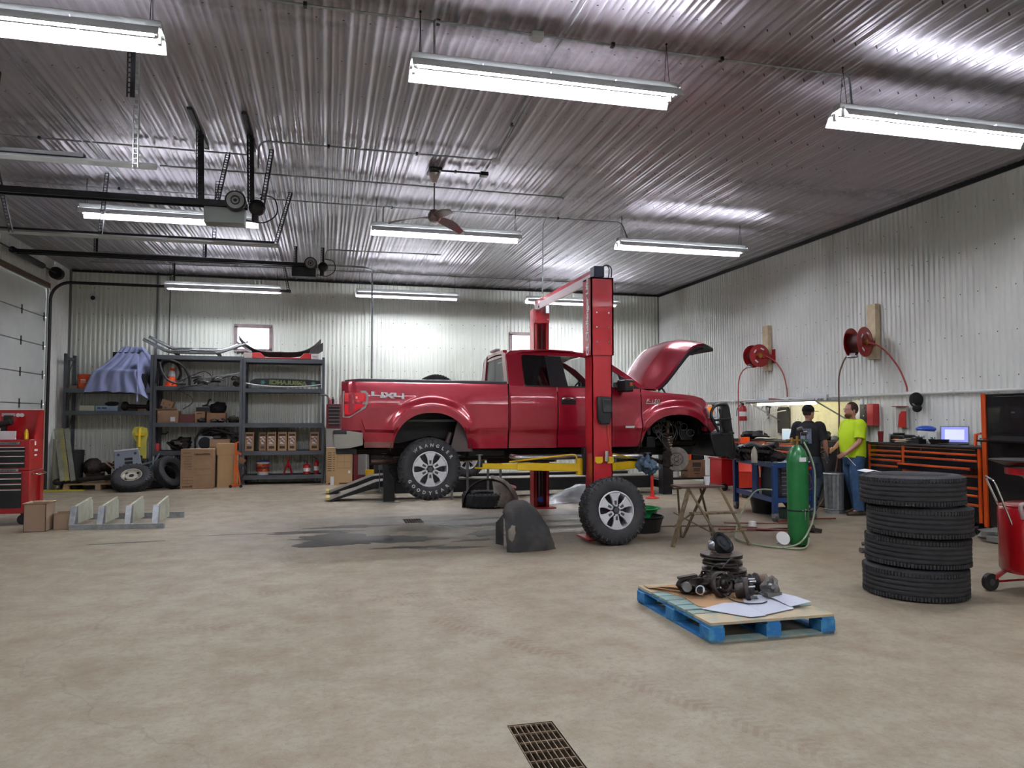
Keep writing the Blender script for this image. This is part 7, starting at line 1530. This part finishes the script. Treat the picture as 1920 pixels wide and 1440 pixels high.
r = thing('wheel_hub', 'round wheel hub with studs facing the camera on the pallet', 'wheel hub', (3.04, 5.33, .24), rot=(radians(-18), 0, radians(12)))
b = MB(); b.lathe([(0, -.07), (.03, -.07), (.04, -.04), (.06, -.045), (.07, -.02), (.085, -.03), (.098, -.02), (.1, .01), (.07, .03), (.06, .08), (0, .08)], n=40, ax=(0, 1, 0)); b.obj('hub_body', IRON, r)
for k in range(6): a = 2*pi*k/6+.3; b = MB(); b.cyl((.078*cos(a), -.07, .078*sin(a)), (.078*cos(a), -.02, .078*sin(a)), .007, n=8); b.obj('stud', STEEL, r)
b = MB(); b.lathe([(.0, -.072), (.018, -.072), (.02, -.09), (.012, -.09), (.01, -.074)], n=20, ax=(0, 1, 0)); b.obj('spindle', BLK, r)
r = thing('wheel_hub', 'second hub lying on its edge right of the round hub', 'wheel hub', (3.2, 5.22, .215), rot=(radians(-10), radians(25), radians(50)))
b = MB(); b.lathe([(0, -.05), (.04, -.05), (.05, -.02), (.095, -.02), (.098, .01), (.06, .02), (.05, .09), (0, .09)], n=40, ax=(0, 1, 0)); b.obj('hub_body', IRON, r)
for k in range(6): a = 2*pi*k/6; b = MB(); b.cyl((.078*cos(a), -.07, .078*sin(a)), (.078*cos(a), -.02, .078*sin(a)), .009, n=8); b.obj('stud', STEEL, r)
r = thing('axle_boot', 'ribbed rubber axle boot behind the second hub', 'axle boot', (3.3, 5.4, .22)); b = MB(); b.lathe([(.04+.012*(k % 2)+.003*k, -.1+.02*k) for k in range(11)], n=28, ax=(1, -.25, .1)); b.obj('boot', BLK, r); b = MB(); b.cyl((.09, -.03, .01), (.16, -.05, .02), .06, n=20); b.obj('joint_cup', mat('rusty_cup', '#6a5347', .5, .4), r)
lump('brake_caliper', 'grey aluminium bracket at the right end of the pallet parts', (3.4, 5.22, .15), (.06, .05, .08), mat('grey_casting', '#77756f', .5, .5), (('b', (-.07, -.05, .03), (.06, -.04, .03), .05, .03, ('foot', mat('grey_casting', '#77756f', .5, .5))), ('c', (-.03, -.05, .1), (-.03, -.09, .1), .02, ('boss', STEEL))), seed=9, nz=.7)
lump('knuckle', 'dark steering knuckle behind the round hub', (3.12, 5.5, .15), (.16, .06, .07), DRK, (('t', [(-.1, 0, .12), (-.05, 0, .2), (.02, 0, .18), (.1, 0, .25), (.16, 0, .22), (.17, 0, .12)], .006, ('brake_line', BLK)), ('t', [(-.15, -.02, .1), (-.2, -.04, .14), (-.21, -.08, .08), (-.15, -.12, .03)], .005, ('sensor_wire', BLK))), seed=12)
coil('thin black sensor lead lying on the white card', [(2.98, 5.2, .2), (3.02, 5.12, .165), (3.1, 5.04, .158), (3.2, 5.03, .157), (3.26, 5.05, .16)], .005, 'sensor_lead', 'lead')
# fender liners
FLM = mat('grey_liner_felt', '#2e2e2f', .85, n=(4, '#4b4844', .45, .7), bump=(30, .3))
r = thing('fender_liner', 'dark fender liner standing upright on the floor', 'fender liner', (2.27, 8.6, 0), rz=.12)
G = []
for i in range(19):
    t = i/18; row = []
    for j in range(15):
        s_ = j/14; a = lerp(-.15, 1.5, s_)
        w_ = .26+.08*sin(pi*t)+.05*t; x = lerp(-w_*.95, w_*.9, t)*(1-.25*s_**2)+.09*(1-s_)*(.0+t)-.05*s_
        z = .58*sin(a*1.02)*(1-.28*abs(2*t-.95)**2.6)+.0
        if j == 0: z = .01+.0
        y = -.2*cos(a)+.02*NZ.noise(V((t*5, s_*5, 3)))-.05*sin(pi*t)
        row.append((x+.015*NZ.noise(V((t*7, s_*7, 8))), y, max(.008, z+.012*NZ.noise(V((t*9, s_*9, 1))))))
    G.append(row)
b = MB(); b.sheet(G, .006); b.obj('liner_shell', FLM, r, ang=60)
b = MB(); G2 = [[(-.27+.09*u-.02*v, -.12+.2*v, .06+.42*(1-.4*v)*w) for w in [k/5 for k in range(6)]] for u, v in ((0, 0), (.3, .3), (.2, .7), (0, 1))]; b.sheet(G2, .006); b.obj('side_flange', FLM, r, ang=60)
b = MB(); b.ell((-.19, -.215, .22), (.05, .02, .09), 14, 10, nz=.4); b.obj('pale_patch', mat('dusty_patch', '#7d766d', .9), r)
r = thing('tyre', 'tyre lying flat half covered by a fender liner', 'tyre', (2.74, 12.85, .13), rot=(pi/2, 0, .3)); tyre_mb(.4, .25, .23, n=60).obj('tyre_body', RUB, r)
r = thing('fender_liner', 'grey fender liner arching over the flat tyre', 'fender liner', (2.8, 12.85, 0), rz=-.1)
G = []
for i in range(21):
    a = lerp(-.1, pi+.35, i/20); rr_ = .42+.03*sin(a*3)
    G.append([(-.02-.46*cos(a)*1.0+.1*v, -.22+.46*v+.03*NZ.noise(V((a, v*3, 1))), max(.01, .5*sin(a)*(1-.12*v)+.02*NZ.noise(V((a*3, v*4, 7)))+.0)) for v in [k/7 for k in range(8)]])
b = MB(); b.sheet(G, .008); b.obj('liner_shell', mat('dusty_liner', '#6b665f', .85, n=(5, '#8f8a80', .45, .7), bump=(30, .3)), r, ang=60)
b = MB(); b.sheet([[(.02+.5*sin(t)*cos(a)*(1+.08*NZ.noise(V((a*2, t*3, 5)))), -.02-.36*sin(t)*sin(a), max(.015, .53*cos(t)+.02*NZ.noise(V((a*4, t*5, 2))))) for t in [.08+1.46*k/10 for k in range(11)]] for a in [-.5+2.0*j/16 for j in range(17)]], .008); b.obj('liner_flap', mat('dusty_liner', '#6b665f', .85), r, ang=60)
b = MB(); b.cb((.44, .1, .28), (.1, .1, .12), (.4, .3, 0)); b.obj('red_clip', mat('faded_red', '#8d4a40', .7), r)
# red floor cone (delineator)
r = thing('traffic_post', 'thin red plastic post on a round base under the pickup', 'post', (6.15, 13.35, 0)); b = MB(); b.lathe([(0, 0), (.13, 0), (.13, .02), (.05, .04), (.03, .1), (.026, .62), (0, .62)], n=24); b.obj('post_body', mat('bright_red_plastic', '#e02a20', .4), r)
b = MB(); b.lathe([(.131, .0), (.135, .008), (.131, .018)], n=24); b.obj('base_rim', mat('bright_red_plastic', '#e02a20', .4), r)
# drain pans
r = thing('drain_pan', 'green drain pan behind the loose wheel', 'drain pan', (4.35, 9.9, 0), rot=(0, 0, 0)); b = MB(); b.lathe([(0, .02), (.2, .02), (.27, .26), (.31, .27), (.31, .28), (.26, .28), (.19, .03), (0, .03)], n=36); b.obj('pan_body', mat('green_plastic', '#1d9a4e', .35), r)
r = thing('drain_pan', 'black drain pan in front of the green one', 'drain pan', (4.22, 9.5, 0)); b = MB(); b.lathe([(0, .01), (.24, .01), (.28, .17), (.3, .2), (.27, .2), (.23, .03), (0, .03)], n=36); b.obj('pan_body', BLK, r); b = MB(); b.lathe([(.28, .2), (.3, .21), (.28, .22)], n=36); b.obj('pan_rim', BLK, r)
# wooden step stool / trestle
ST = mat('worn_olive_wood', '#75674d', .7, n=(12, '#4f3f2f', .45, .7))
r = thing('step_stool', 'worn wooden folding trestle stool with a paper cup on it', 'stool', (4.62, 8.5, 0), w=True)
TL = [(4.26, 8.62, .7), (4.76, 8.62, .72), (4.24, 8.32, .7), (4.77, 8.3, .72)]
def bw(nm, p, q, w, h): b = MB(); b.bar(p, q, w, h); return b.obj(nm, ST, r, bev=.003)
b = MB(); b.box((4.22, 8.3, .69), (4.8, 8.62, .715)); b.obj('top_board', mat('dark_stained_board', '#4a332a', .6), r, bev=.004)
bw('leg', (4.31, 8.3, .69), (4.06, 8.25, .0), .055, .03); bw('leg', (4.73, 8.3, .69), (5.04, 8.16, .0), .05, .03)
bw('leg', (4.33, 8.34, .68), (4.6, 7.98, .0), .03, .02); bw('leg', (4.7, 8.6, .68), (4.5, 8.85, .0), .045, .025); bw('leg', (4.31, 8.6, .68), (4.5, 8.9, 0.), .025, .02); bw('leg', (4.62, 8.6, .68), (4.95, 8.9, .0), .025, .02)
b = MB(); b.box((4.32, 8.2, .38), (4.9, 8.32, .405)); b.obj('step_board', ST, r, bev=.004)
bw('brace', (4.5, 8.12, .17), (4.98, 8.12, .19), .04, .02); bw('brace', (4.15, 8.4, .22), (4.6, 8.7, .36), .02, .015); bw('brace', (4.2, 8.5, .38), (4.6, 8.3, .15), .02, .015)
lath('paper_cup', 'white paper cup standing on the trestle stool', 'cup', (4.62, 8.42, .716), [(0, .0), (.028, 0), (.038, .105), (.035, .105), (.026, .01), (0, .01)], PAPER)
# red oil drain at the right edge
r = thing('oil_drain', 'red wheeled oil drain with funnel at the right edge', 'oil drain', (6.12, 5.3, 0))
b = MB(); b.lathe([(0, .19), (.27, .19), (.285, .22), (.285, .74), (.27, .765), (.28, .775), (.2, .8), (0, .81)], n=44); b.obj('tank', mat('drain_red', '#b5131c', .25, coat=.6), r)
b = MB(); b.cyl((0, 0, .8), (0, 0, 1.0), .022, n=16); b.obj('riser', STEEL, r); b = MB(); b.cyl((0, 0, .8), (0, 0, .88), .035, n=16); b.obj('collar', mat('amber_sight', '#b99a5c', .3), r)
b = MB(); b.lathe([(0, 1.0), (.06, 1.0), (.1, 1.03), (.22, 1.05), (.22, 1.11), (.2, 1.11), (.0, 1.06)], n=36); b.obj('funnel', mat('drain_red', '#b5131c', .25, coat=.6), r)
b = MB(); b.lathe([(0, 1.12), (.2, 1.12), (.34, 1.17), (.34, 1.18), (.0, 1.13)], n=36); b.obj('tray', BLK, r)
for s_ in (-1, 1):
    q = V((.3*s_, .2, .078)); b = MB(); b.cyl(q+V((0, -.02, 0)), q+V((0, .02, 0)), .077, n=26); wh = b.obj('drain_wheel', BLK, r); b = MB(); b.cyl(q+V((0, -.024, 0)), q+V((0, -.0, 0)), .03, n=16); b.obj('wheel_hub_cap', ALD, wh)
b = MB(); b.bar((-.27, .2, .1), (-.15, .15, .2), .03); b.cyl((-.3, .2, .078), (.3, .2, .078), .01); b.obj('axle', mat('drain_red', '#b5131c', .25, coat=.6), r)
b = MB(); b.cyl((.2, -.1, .0), (.2, -.1, .19), .03); b.obj('front_leg', BLK, r)
b = MB(); b.tube(fillet([(-.27, -.02, .6), (-.42, .02, 1.0), (-.22, .3, 1.02), (-.1, .25, .7)], .04), .009, 8); b.obj('handle', CHR, r)
b = MB(); b.tube(cr([(-.27, -.12, .68), (-.3, -.13, .8), (-.25, -.17, .78), (-.22, -.22, .6), (-.1, -.3, .42), (.08, -.34, .3)]), .018, 10); b.obj('clear_hose', mat('cloudy_hose', '#c9b9bb', .2, alpha=.7), r)
b = MB(); b.tube([(-.2, -.1, .8), (-.12, -.12, .85), (-.05, -.12, .83)], .01); b.cb((-.15, -.12, .84), (.07, .02, .02)); b.obj('valve', mat('bright_red', '#cf1d1d', .4), r)
# ---------- people
def skin(name, V_, E_, m, parent, root=0, sub=2, T=None):
    me = bpy.data.meshes.new(name); T = T or Mx.Identity(4)
    me.from_pydata([tuple(T @ V(v[0])) for v in V_], E_, []); me.materials.append(m)
    o = bpy.data.objects.new(name, me); COL.objects.link(o); o.parent = parent
    md = o.modifiers.new('skin', 'SKIN'); md.use_smooth_shade = True
    sv = me.skin_vertices[0].data if me.skin_vertices else None
    if sv is None:
        bpy.context.view_layer.objects.active = o
        raise RuntimeError('no skin layer')
    for i, v in enumerate(V_):
        r_ = v[1]; sv[i].radius = (r_, r_) if isinstance(r_, (int, float)) else r_
        sv[i].use_root = (i == root)
    s_ = o.modifiers.new('sub', 'SUBSURF'); s_.levels = sub; s_.render_levels = sub
    return o
def body_mesh(bm_name, P, m, parent):
    """continuous body: P = dict of joints; fingers given per hand"""
    Vv, Ee, ix = [], [], {}
    def add(k, p, r_, frm=None):
        ix[k] = len(Vv); Vv.append((p, r_))
        if frm is not None: Ee.append((ix[frm], ix[k]))
    add('pelvis', P['pelvis'], .12); add('waist', P['waist'], .115, 'pelvis'); add('chest', P['chest'], .125, 'waist'); add('neck0', P['neck0'], .062, 'chest'); add('neck', P['neck'], .055, 'neck0'); add('jaw', P['jaw'], .068, 'neck'); add('skull', P['skull'], .088, 'jaw'); add('crown', P['crown'], .07, 'skull')
    for s_ in ('L', 'R'):
        add('sh'+s_, P['sh'+s_], .06, 'chest'); add('el'+s_, P['el'+s_], .043, 'sh'+s_); add('fo'+s_, V(P['el'+s_]).lerp(V(P['wr'+s_]), .35), .042, 'el'+s_); add('wr'+s_, P['wr'+s_], .027, 'fo'+s_); add('pa'+s_, P['pa'+s_], .036, 'wr'+s_)
        for k, ch in enumerate(P['fin'+s_]):
            prev = 'pa'+s_
            for j, p in enumerate(ch): add('f%s%d%d' % (s_, k, j), p, .0105-.001*j, prev); prev = 'f%s%d%d' % (s_, k, j)
        add('hp'+s_, P['hp'+s_], .085, 'pelvis'); add('kn'+s_, P['kn'+s_], .056, 'hp'+s_); add('ca'+s_, V(P['kn'+s_]).lerp(V(P['an'+s_]), .35), .055, 'kn'+s_); add('an'+s_, P['an'+s_], .038, 'ca'+s_); add('to'+s_, P['to'+s_], .035, 'an'+s_)
    return skin(bm_name, Vv, Ee, m, parent)
def hand(w, p, n, curl, l, s_):
    """finger chains: w wrist, p palm, n = across-palm dir, curl dir, l reach"""
    w, p, n, curl = V(w), V(p), V(n), V(curl); d = (p-w).normalized(); out = []
    for k in range(4):
        o = p+d*.035+n*(.027-.018*k); L = (.028, .031, .029, .023)[k]*l
        out.append([o, o+d*L+curl*.008, o+d*L*1.5+curl*.028, o+d*L*1.4+curl*.05])
    o = p-d*.01+n*.034; out.append([o, o+d*.02+n*.012+curl*.012, o+d*.04+n*.006+curl*.032])
    return out
def loft(rings, n=24, T=None, cap=True):
    """rings: (centre, half x, half y, tilt)"""
    b = MB(T); R_ = []
    for r_ in rings:
        c_, a, e = V(r_[0]), r_[1], r_[2]
        R_.append([b.v((c_.x+a*copysign(abs(cos(t))**.85, cos(t)), c_.y+e*copysign(abs(sin(t))**.85, sin(t)), c_.z+(r_[3]*cos(t) if len(r_) > 3 else 0))) for t in [2*pi*j/n for j in range(n)]])
    for A, B in zip(R_[:-1], R_[1:]):
        for j in range(n): b.f([A[j], A[(j+1) % n], B[(j+1) % n], B[j]])
    if cap: b.f(R_[0]); b.f(R_[-1])
    return b
def limb(b, pts, rs, n=14): b.tube(cr(pts, 4), [interp(list(range(len(rs))), rs, i/4) for i in range((len(pts)-1)*4+1)], n)
def shoe(r, nm, toe, heel, m, sole, up=(0, 0, 1)):
    toe, heel, up = V(toe), V(heel), V(up).normalized(); d = (toe-heel); L = d.length; d.normalize(); a = up.cross(d)
    b = MB()
    G = []
    for t, w_, h in ((0, .03, .06), (.08, .04, .1), (.3, .042, .105), (.5, .044, .075), (.75, .05, .055), (.93, .042, .045), (1, .02, .03)):
        c_ = heel+d*L*t; G.append([c_+a*w_*cos(k)+up*(h*.5+h*.5*sin(k)) for k in [2*pi*j/14 for j in range(14)]])
    b.sheet(G, close=True); b.f([b.bm.verts[i] for i in ()]) if 0 else None
    s_ = b.obj(nm, m, r)
    b = MB(); P = [(heel-d*.01)+a*.03, heel-d*.02, (heel-d*.01)-a*.03, heel+d*L*.7-a*.054, toe+d*.01-a*.02, toe+d*.015, toe+d*.01+a*.02, heel+d*L*.7+a*.054]
    A = [b.v(p+up*.018) for p in P]; B = [b.v(p-up*.004) for p in P]; b.f(A); b.f(B[::-1])
    for i in range(8): b.f([A[i], B[i], B[(i+1) % 8], A[(i+1) % 8]])
    b.obj('sole', sole, s_)
    return s_
def head_bits(r, c, hair, beard=False, cap=False, glasses=False, yaw=0.):
    """c = skull centre, facing local +x turned by yaw"""
    T = Mx.Translation(c) @ Mx.Rotation(yaw, 4, 'Z')
    b = MB(T); b.ell((.012, 0, -.005), (.098, .076, .118), 24, 16); b.ell((.045, 0, -.075), (.055, .055, .05), 18, 10); b.ell((.105, 0, -.02), (.018, .013, .022), 10, 8)
    for s_ in (-1, 1): b.ell((-.005, s_*.078, -.02), (.018, .009, .032), 12, 8)
    b.ell((.1, 0, -.062), (.01, .024, .008), 10, 6); hd = b.obj('head', CSKIN, r)
    for s_ in (-1, 1):
        b = MB(T); b.ell((.092, s_*.03, .012), (.01, .014, .009), 10, 6); e = b.obj('eye', WHT, hd); b = MB(T); b.ell((.101, s_*.03, .012), (.004, .006, .006), 8, 6); b.obj('iris', BLK, e)
    if hair:
        b = MB(T); b.ell((-.008, 0, .022), (.1, .083, .112), 24, 14)
        bmesh.ops.delete(b.bm, geom=[v for v in b.bm.verts if ((T.inverted() @ v.co).x > .055 and (T.inverted() @ v.co).z < .075) or (T.inverted() @ v.co).z < -.055], context='VERTS'); b.obj('hair', hair, r)
    if beard: b = MB(T); b.ell((.05, 0, -.088), (.066, .066, .052), 20, 12, nz=.15); b.obj('beard', beard, r)
    if cap:
        b = MB(T); b.ell((-.004, 0, .04), (.112, .094, .1), 26, 14)
        bmesh.ops.delete(b.bm, geom=[v for v in b.bm.verts if (T.inverted() @ v.co).z < .012], context='VERTS'); cp = b.obj('cap', cap, r)
        b = MB(T); b.sheet([[(x, y, .022+.0*x-.9*y*y) for y in [-.07+.14*j/8 for j in range(9)]] for x in (.07, .1, .13, .155, .172)], .006); b.obj('brim', cap, cp)
    if glasses:
        b = MB(T)
        for s_ in (-1, 1): b.tube([(.106, s_*.033+.022*cos(t), .012+.016*sin(t)) for t in [2*pi*k/12 for k in range(12)]], .002, 5, closed=True); b.tube([(.104, s_*.055, .016), (.0, s_*.082, .01)], .002, 5)
        b.obj('glasses', BLK, hd)
# man in the black shirt, seen from behind
p1 = thing('person', 'man in black cap and black printed T-shirt, back turned, one knee bent', 'person', (8.02, 11.1, 0), rz=radians(38))
J = dict(pelvis=(0, 0, .95), waist=(0, 0, 1.1), chest=(.01, 0, 1.32), neck0=(0, 0, 1.46), neck=(.01, 0, 1.52), jaw=(.03, 0, 1.575), skull=(.01, 0, 1.65), crown=(0, 0, 1.69),
    shL=(0, .19, 1.41), elL=(.03, .27, 1.15), wrL=(.2, .2, 1.02), paL=(.27, .18, 1.0), shR=(0, -.19, 1.41), elR=(-.03, -.28, 1.14), wrR=(-.0, -.29, .93), paR=(-.01, -.3, .87),
    hpL=(0, .09, .88), knL=(.03, .1, .48), anL=(0, .11, .1), toL=(.1, .12, .04), hpR=(0, -.09, .88), knR=(.2, -.12, .52), anR=(-.14, -.12, .22), toR=(-.09, -.12, .1))
J['finL'] = hand(J['wrL'], J['paL'], (0, 0, 1), (-.2, -.9, 0), 1, 'L'); J['finR'] = hand(J['wrR'], J['paR'], (.7, .2, .5), (-.9, .1, .1), 1, 'R')
body_mesh('body', J, CSKIN, p1)
BSH = mat('black_tshirt', '#17181d', .85, n=(5, '#20222a', .3, .8)); GJ = mat('grey_jeans', '#4d5a66', .85, n=(8, '#3d4854', .35, .75), bump=(25, .3))
b = loft([((0, 0, .9), .135, .185), ((0, 0, 1.0), .135, .185), ((0, 0, 1.15), .135, .19), ((.01, 0, 1.3), .14, .215), ((.0, 0, 1.39), .13, .225), ((0, 0, 1.44), .1, .19), ((0, 0, 1.475), .07, .1), ((.0, 0, 1.5), .06, .065)])
for s_, e_ in ((1, 'L'), (-1, 'R')):
    a, q = V(J['sh'+e_]), V(J['el'+e_]); limb(b, [V((0, s_*.14, 1.41)), a, a.lerp(q, .45), a.lerp(q, .85)], [.08, .085, .076, .074])
b.obj('t_shirt', BSH, p1, ang=70)
b = MB(); b.sheet([[(-.148-.004*sin(pi*v), y, z) for y in (-.09, 0, .09)] for v, z in ((0, 1.12), (.5, 1.24), (1, 1.37))], .002); pr = b.obj('back_print', mat('print_grey', '#7c8494', .8, n=(40, '#666e7c', .4, .7)), p1)
b = MB(); b.box((-.156, -.035, 1.18), (-.153, .035, 1.192)); b.box((-.156, -.035, 1.285), (-.153, .035, 1.297)); b.box((-.156, -.007, 1.18), (-.153, .007, 1.29)); b.obj('emblem', BLK, pr)
b = MB()
for z in (1.345, 1.33, 1.315): b.box((-.155, -.075, z), (-.152, .07, z+.004))
b.obj('print_lines', BLK, pr)
b = loft([((0, 0, .78), .11, .17), ((0, 0, .88), .13, .18), ((0, 0, .98), .125, .175)])
limb(b, [(0, .09, .92), (.01, .095, .7), J['knL'], (.0, .105, .3), (0, .11, .09)], [.1, .095, .078, .072, .075]); limb(b, [(0, -.09, .9), (.1, -.105, .72), J['knR'], (.03, -.12, .36), (-.12, -.12, .2)], [.1, .098, .08, .074, .07])
b.obj('jeans', GJ, p1, ang=70)
BT = mat('brown_boot', '#5a4636', .7, n=(9, '#463628', .35, .7)); SOL = mat('dark_sole', '#2b2622', .8)
shoe(p1, 'boot', (.18, .12, 0.004), (-.1, .11, 0.004), BT, SOL); shoe(p1, 'boot', (-.1, -.12, .012), (-.24, -.12, .2), BT, SOL, up=(.8, 0, .6))
head_bits(p1, (.01, 0, 1.645), mat('brown_hair', '#3b2a20', .8), cap=mat('black_cloth', '#121214', .95), yaw=-.45)
r = thing('spray_gun', 'silver canister held in the hand of the man in black', 'canister', (8.02, 11.1, 0), rz=radians(38)); b = MB(); b.cyl((-.045, -.32, .84), (-.115, -.27, .98), .033, n=18); b.obj('can_body', CHR, r)
b = MB(); b.cyl((-.115, -.27, .98), (-.125, -.263, 1.0), .02, n=16); b.obj('can_top', ALD, r)
# man in the yellow shirt
p2 = thing('person', 'bearded man with glasses in bright yellow T-shirt and blue jeans', 'person', (8.3, 10.34, 0), rz=radians(172))
J = dict(pelvis=(0, 0, .97), waist=(0, 0, 1.12), chest=(.01, 0, 1.35), neck0=(0, 0, 1.5), neck=(.02, 0, 1.555), jaw=(.04, 0, 1.61), skull=(.02, 0, 1.685), crown=(.01, 0, 1.725),
    shL=(0, .2, 1.44), elL=(.06, .27, 1.17), wrL=(.24, .22, 1.0), paL=(.3, .2, .965), shR=(0, -.2, 1.44), elR=(.05, -.27, 1.17), wrR=(.27, -.12, 1.05), paR=(.33, -.08, 1.03),
    hpL=(0, .1, .9), knL=(.04, .11, .5), anL=(.0, .12, .1), toL=(.1, .13, .04), hpR=(0, -.1, .9), knR=(-.02, -.11, .5), anR=(-.12, -.12, .1), toR=(-.02, -.13, .04))
J['finL'] = hand(J['wrL'], J['paL'], (.3, 0, .9), (-.3, -.9, -.1), 1, 'L'); J['finR'] = hand(J['wrR'], J['paR'], (0, 0, 1), (0, .9, 0), 1, 'R')
body_mesh('body', J, CSKIN, p2)
YS = mat('hi_vis_tshirt', '#cdf01c', .75, n=(4, '#bfe214', .3, .8)); BJ = mat('blue_jeans', '#2f4d70', .85, n=(9, '#3f6288', .35, .75), bump=(25, .3))
b = loft([((.0, 0, .92), .165, .2), ((.01, 0, 1.02), .18, .21), ((.02, 0, 1.15), .185, .215), ((.01, 0, 1.3), .175, .23), ((-.01, 0, 1.41), .15, .235), ((-.01, 0, 1.47), .12, .2), ((0, 0, 1.51), .08, .11), ((.01, 0, 1.535), .065, .07)])
for s_, e_ in ((1, 'L'), (-1, 'R')):
    a, q = V(J['sh'+e_]), V(J['el'+e_]); limb(b, [V((0, s_*.15, 1.43)), a, a.lerp(q, .45), a.lerp(q, .8)], [.09, .095, .088, .085])
b.obj('t_shirt', YS, p2, ang=70)
b = loft([((0, 0, .8), .13, .18), ((0, 0, .9), .16, .19), ((0, 0, 1.0), .155, .185)])
limb(b, [(0, .1, .94), (.02, .105, .7), J['knL'], (.01, .115, .3), (.0, .12, .08)], [.115, .11, .09, .084, .085]); limb(b, [(0, -.1, .94), (0, -.105, .7), J['knR'], (-.08, -.115, .3), (-.12, -.12, .08)], [.115, .11, .09, .084, .085])
b.obj('jeans', BJ, p2, ang=70)
shoe(p2, 'boot', (.2, .14, .004), (-.1, .12, .004), BT, SOL); shoe(p2, 'boot', (.08, -.14, .004), (-.22, -.12, .004), BT, SOL)
head_bits(p2, (.02, 0, 1.68), mat('brown_hair', '#3b2a20', .8), beard=mat('brown_beard', '#6b4630', .85), glasses=True, yaw=-.1)
b = MB(); b.tube([(7.985, 10.16, .985), (8.11, 10.06, .8)], .006, 6); tag(b.obj('pointer_rod', mat('cream_rod', '#d8d2bd', .4)), 'thin pale rod held by the man in yellow', 'rod')
# ---------- camera, world
cam = bpy.data.cameras.new('camera'); co = bpy.data.objects.new('camera', cam); COL.objects.link(co); S.camera = co
cam.sensor_fit = 'HORIZONTAL'; cam.sensor_width = 36.; cam.lens = 36.*1391/1920; cam.clip_start = .05; cam.clip_end = 200
psi, th = radians(14.1), radians(2.63)
Fw = V((sin(psi)*cos(th), cos(psi)*cos(th), sin(th))); Rt = V((cos(psi), -sin(psi), 0)); Up = Rt.cross(Fw)
co.matrix_world = Mx.Translation((0, 0, 1.55)) @ Mx((Rt, Up, -Fw)).transposed().to_4x4()
w = bpy.data.worlds.new('sky'); S.world = w; w.use_nodes = True
w.node_tree.nodes['Background'].inputs[0].default_value = (.86, .9, 1, 1); w.node_tree.nodes['Background'].inputs[1].default_value = 2.5
S.view_settings.view_transform = 'Standard'; S.view_settings.look = 'None'; S.view_settings.gamma = 1; S.view_settings.use_curve_mapping = False
S.view_settings.exposure = 2.12
S.cycles.use_denoising = True; S.cycles.max_bounces = 7; S.cycles.diffuse_bounces = 3; S.cycles.glossy_bounces = 3; S.cycles.transparent_max_bounces = 12
S.cycles.sample_clamp_indirect = 6.; S.cycles.use_light_tree = True
S.cycles.caustics_reflective = False; S.cycles.caustics_refractive = False
S.cycles.use_adaptive_sampling = True; S.cycles.adaptive_threshold = .05
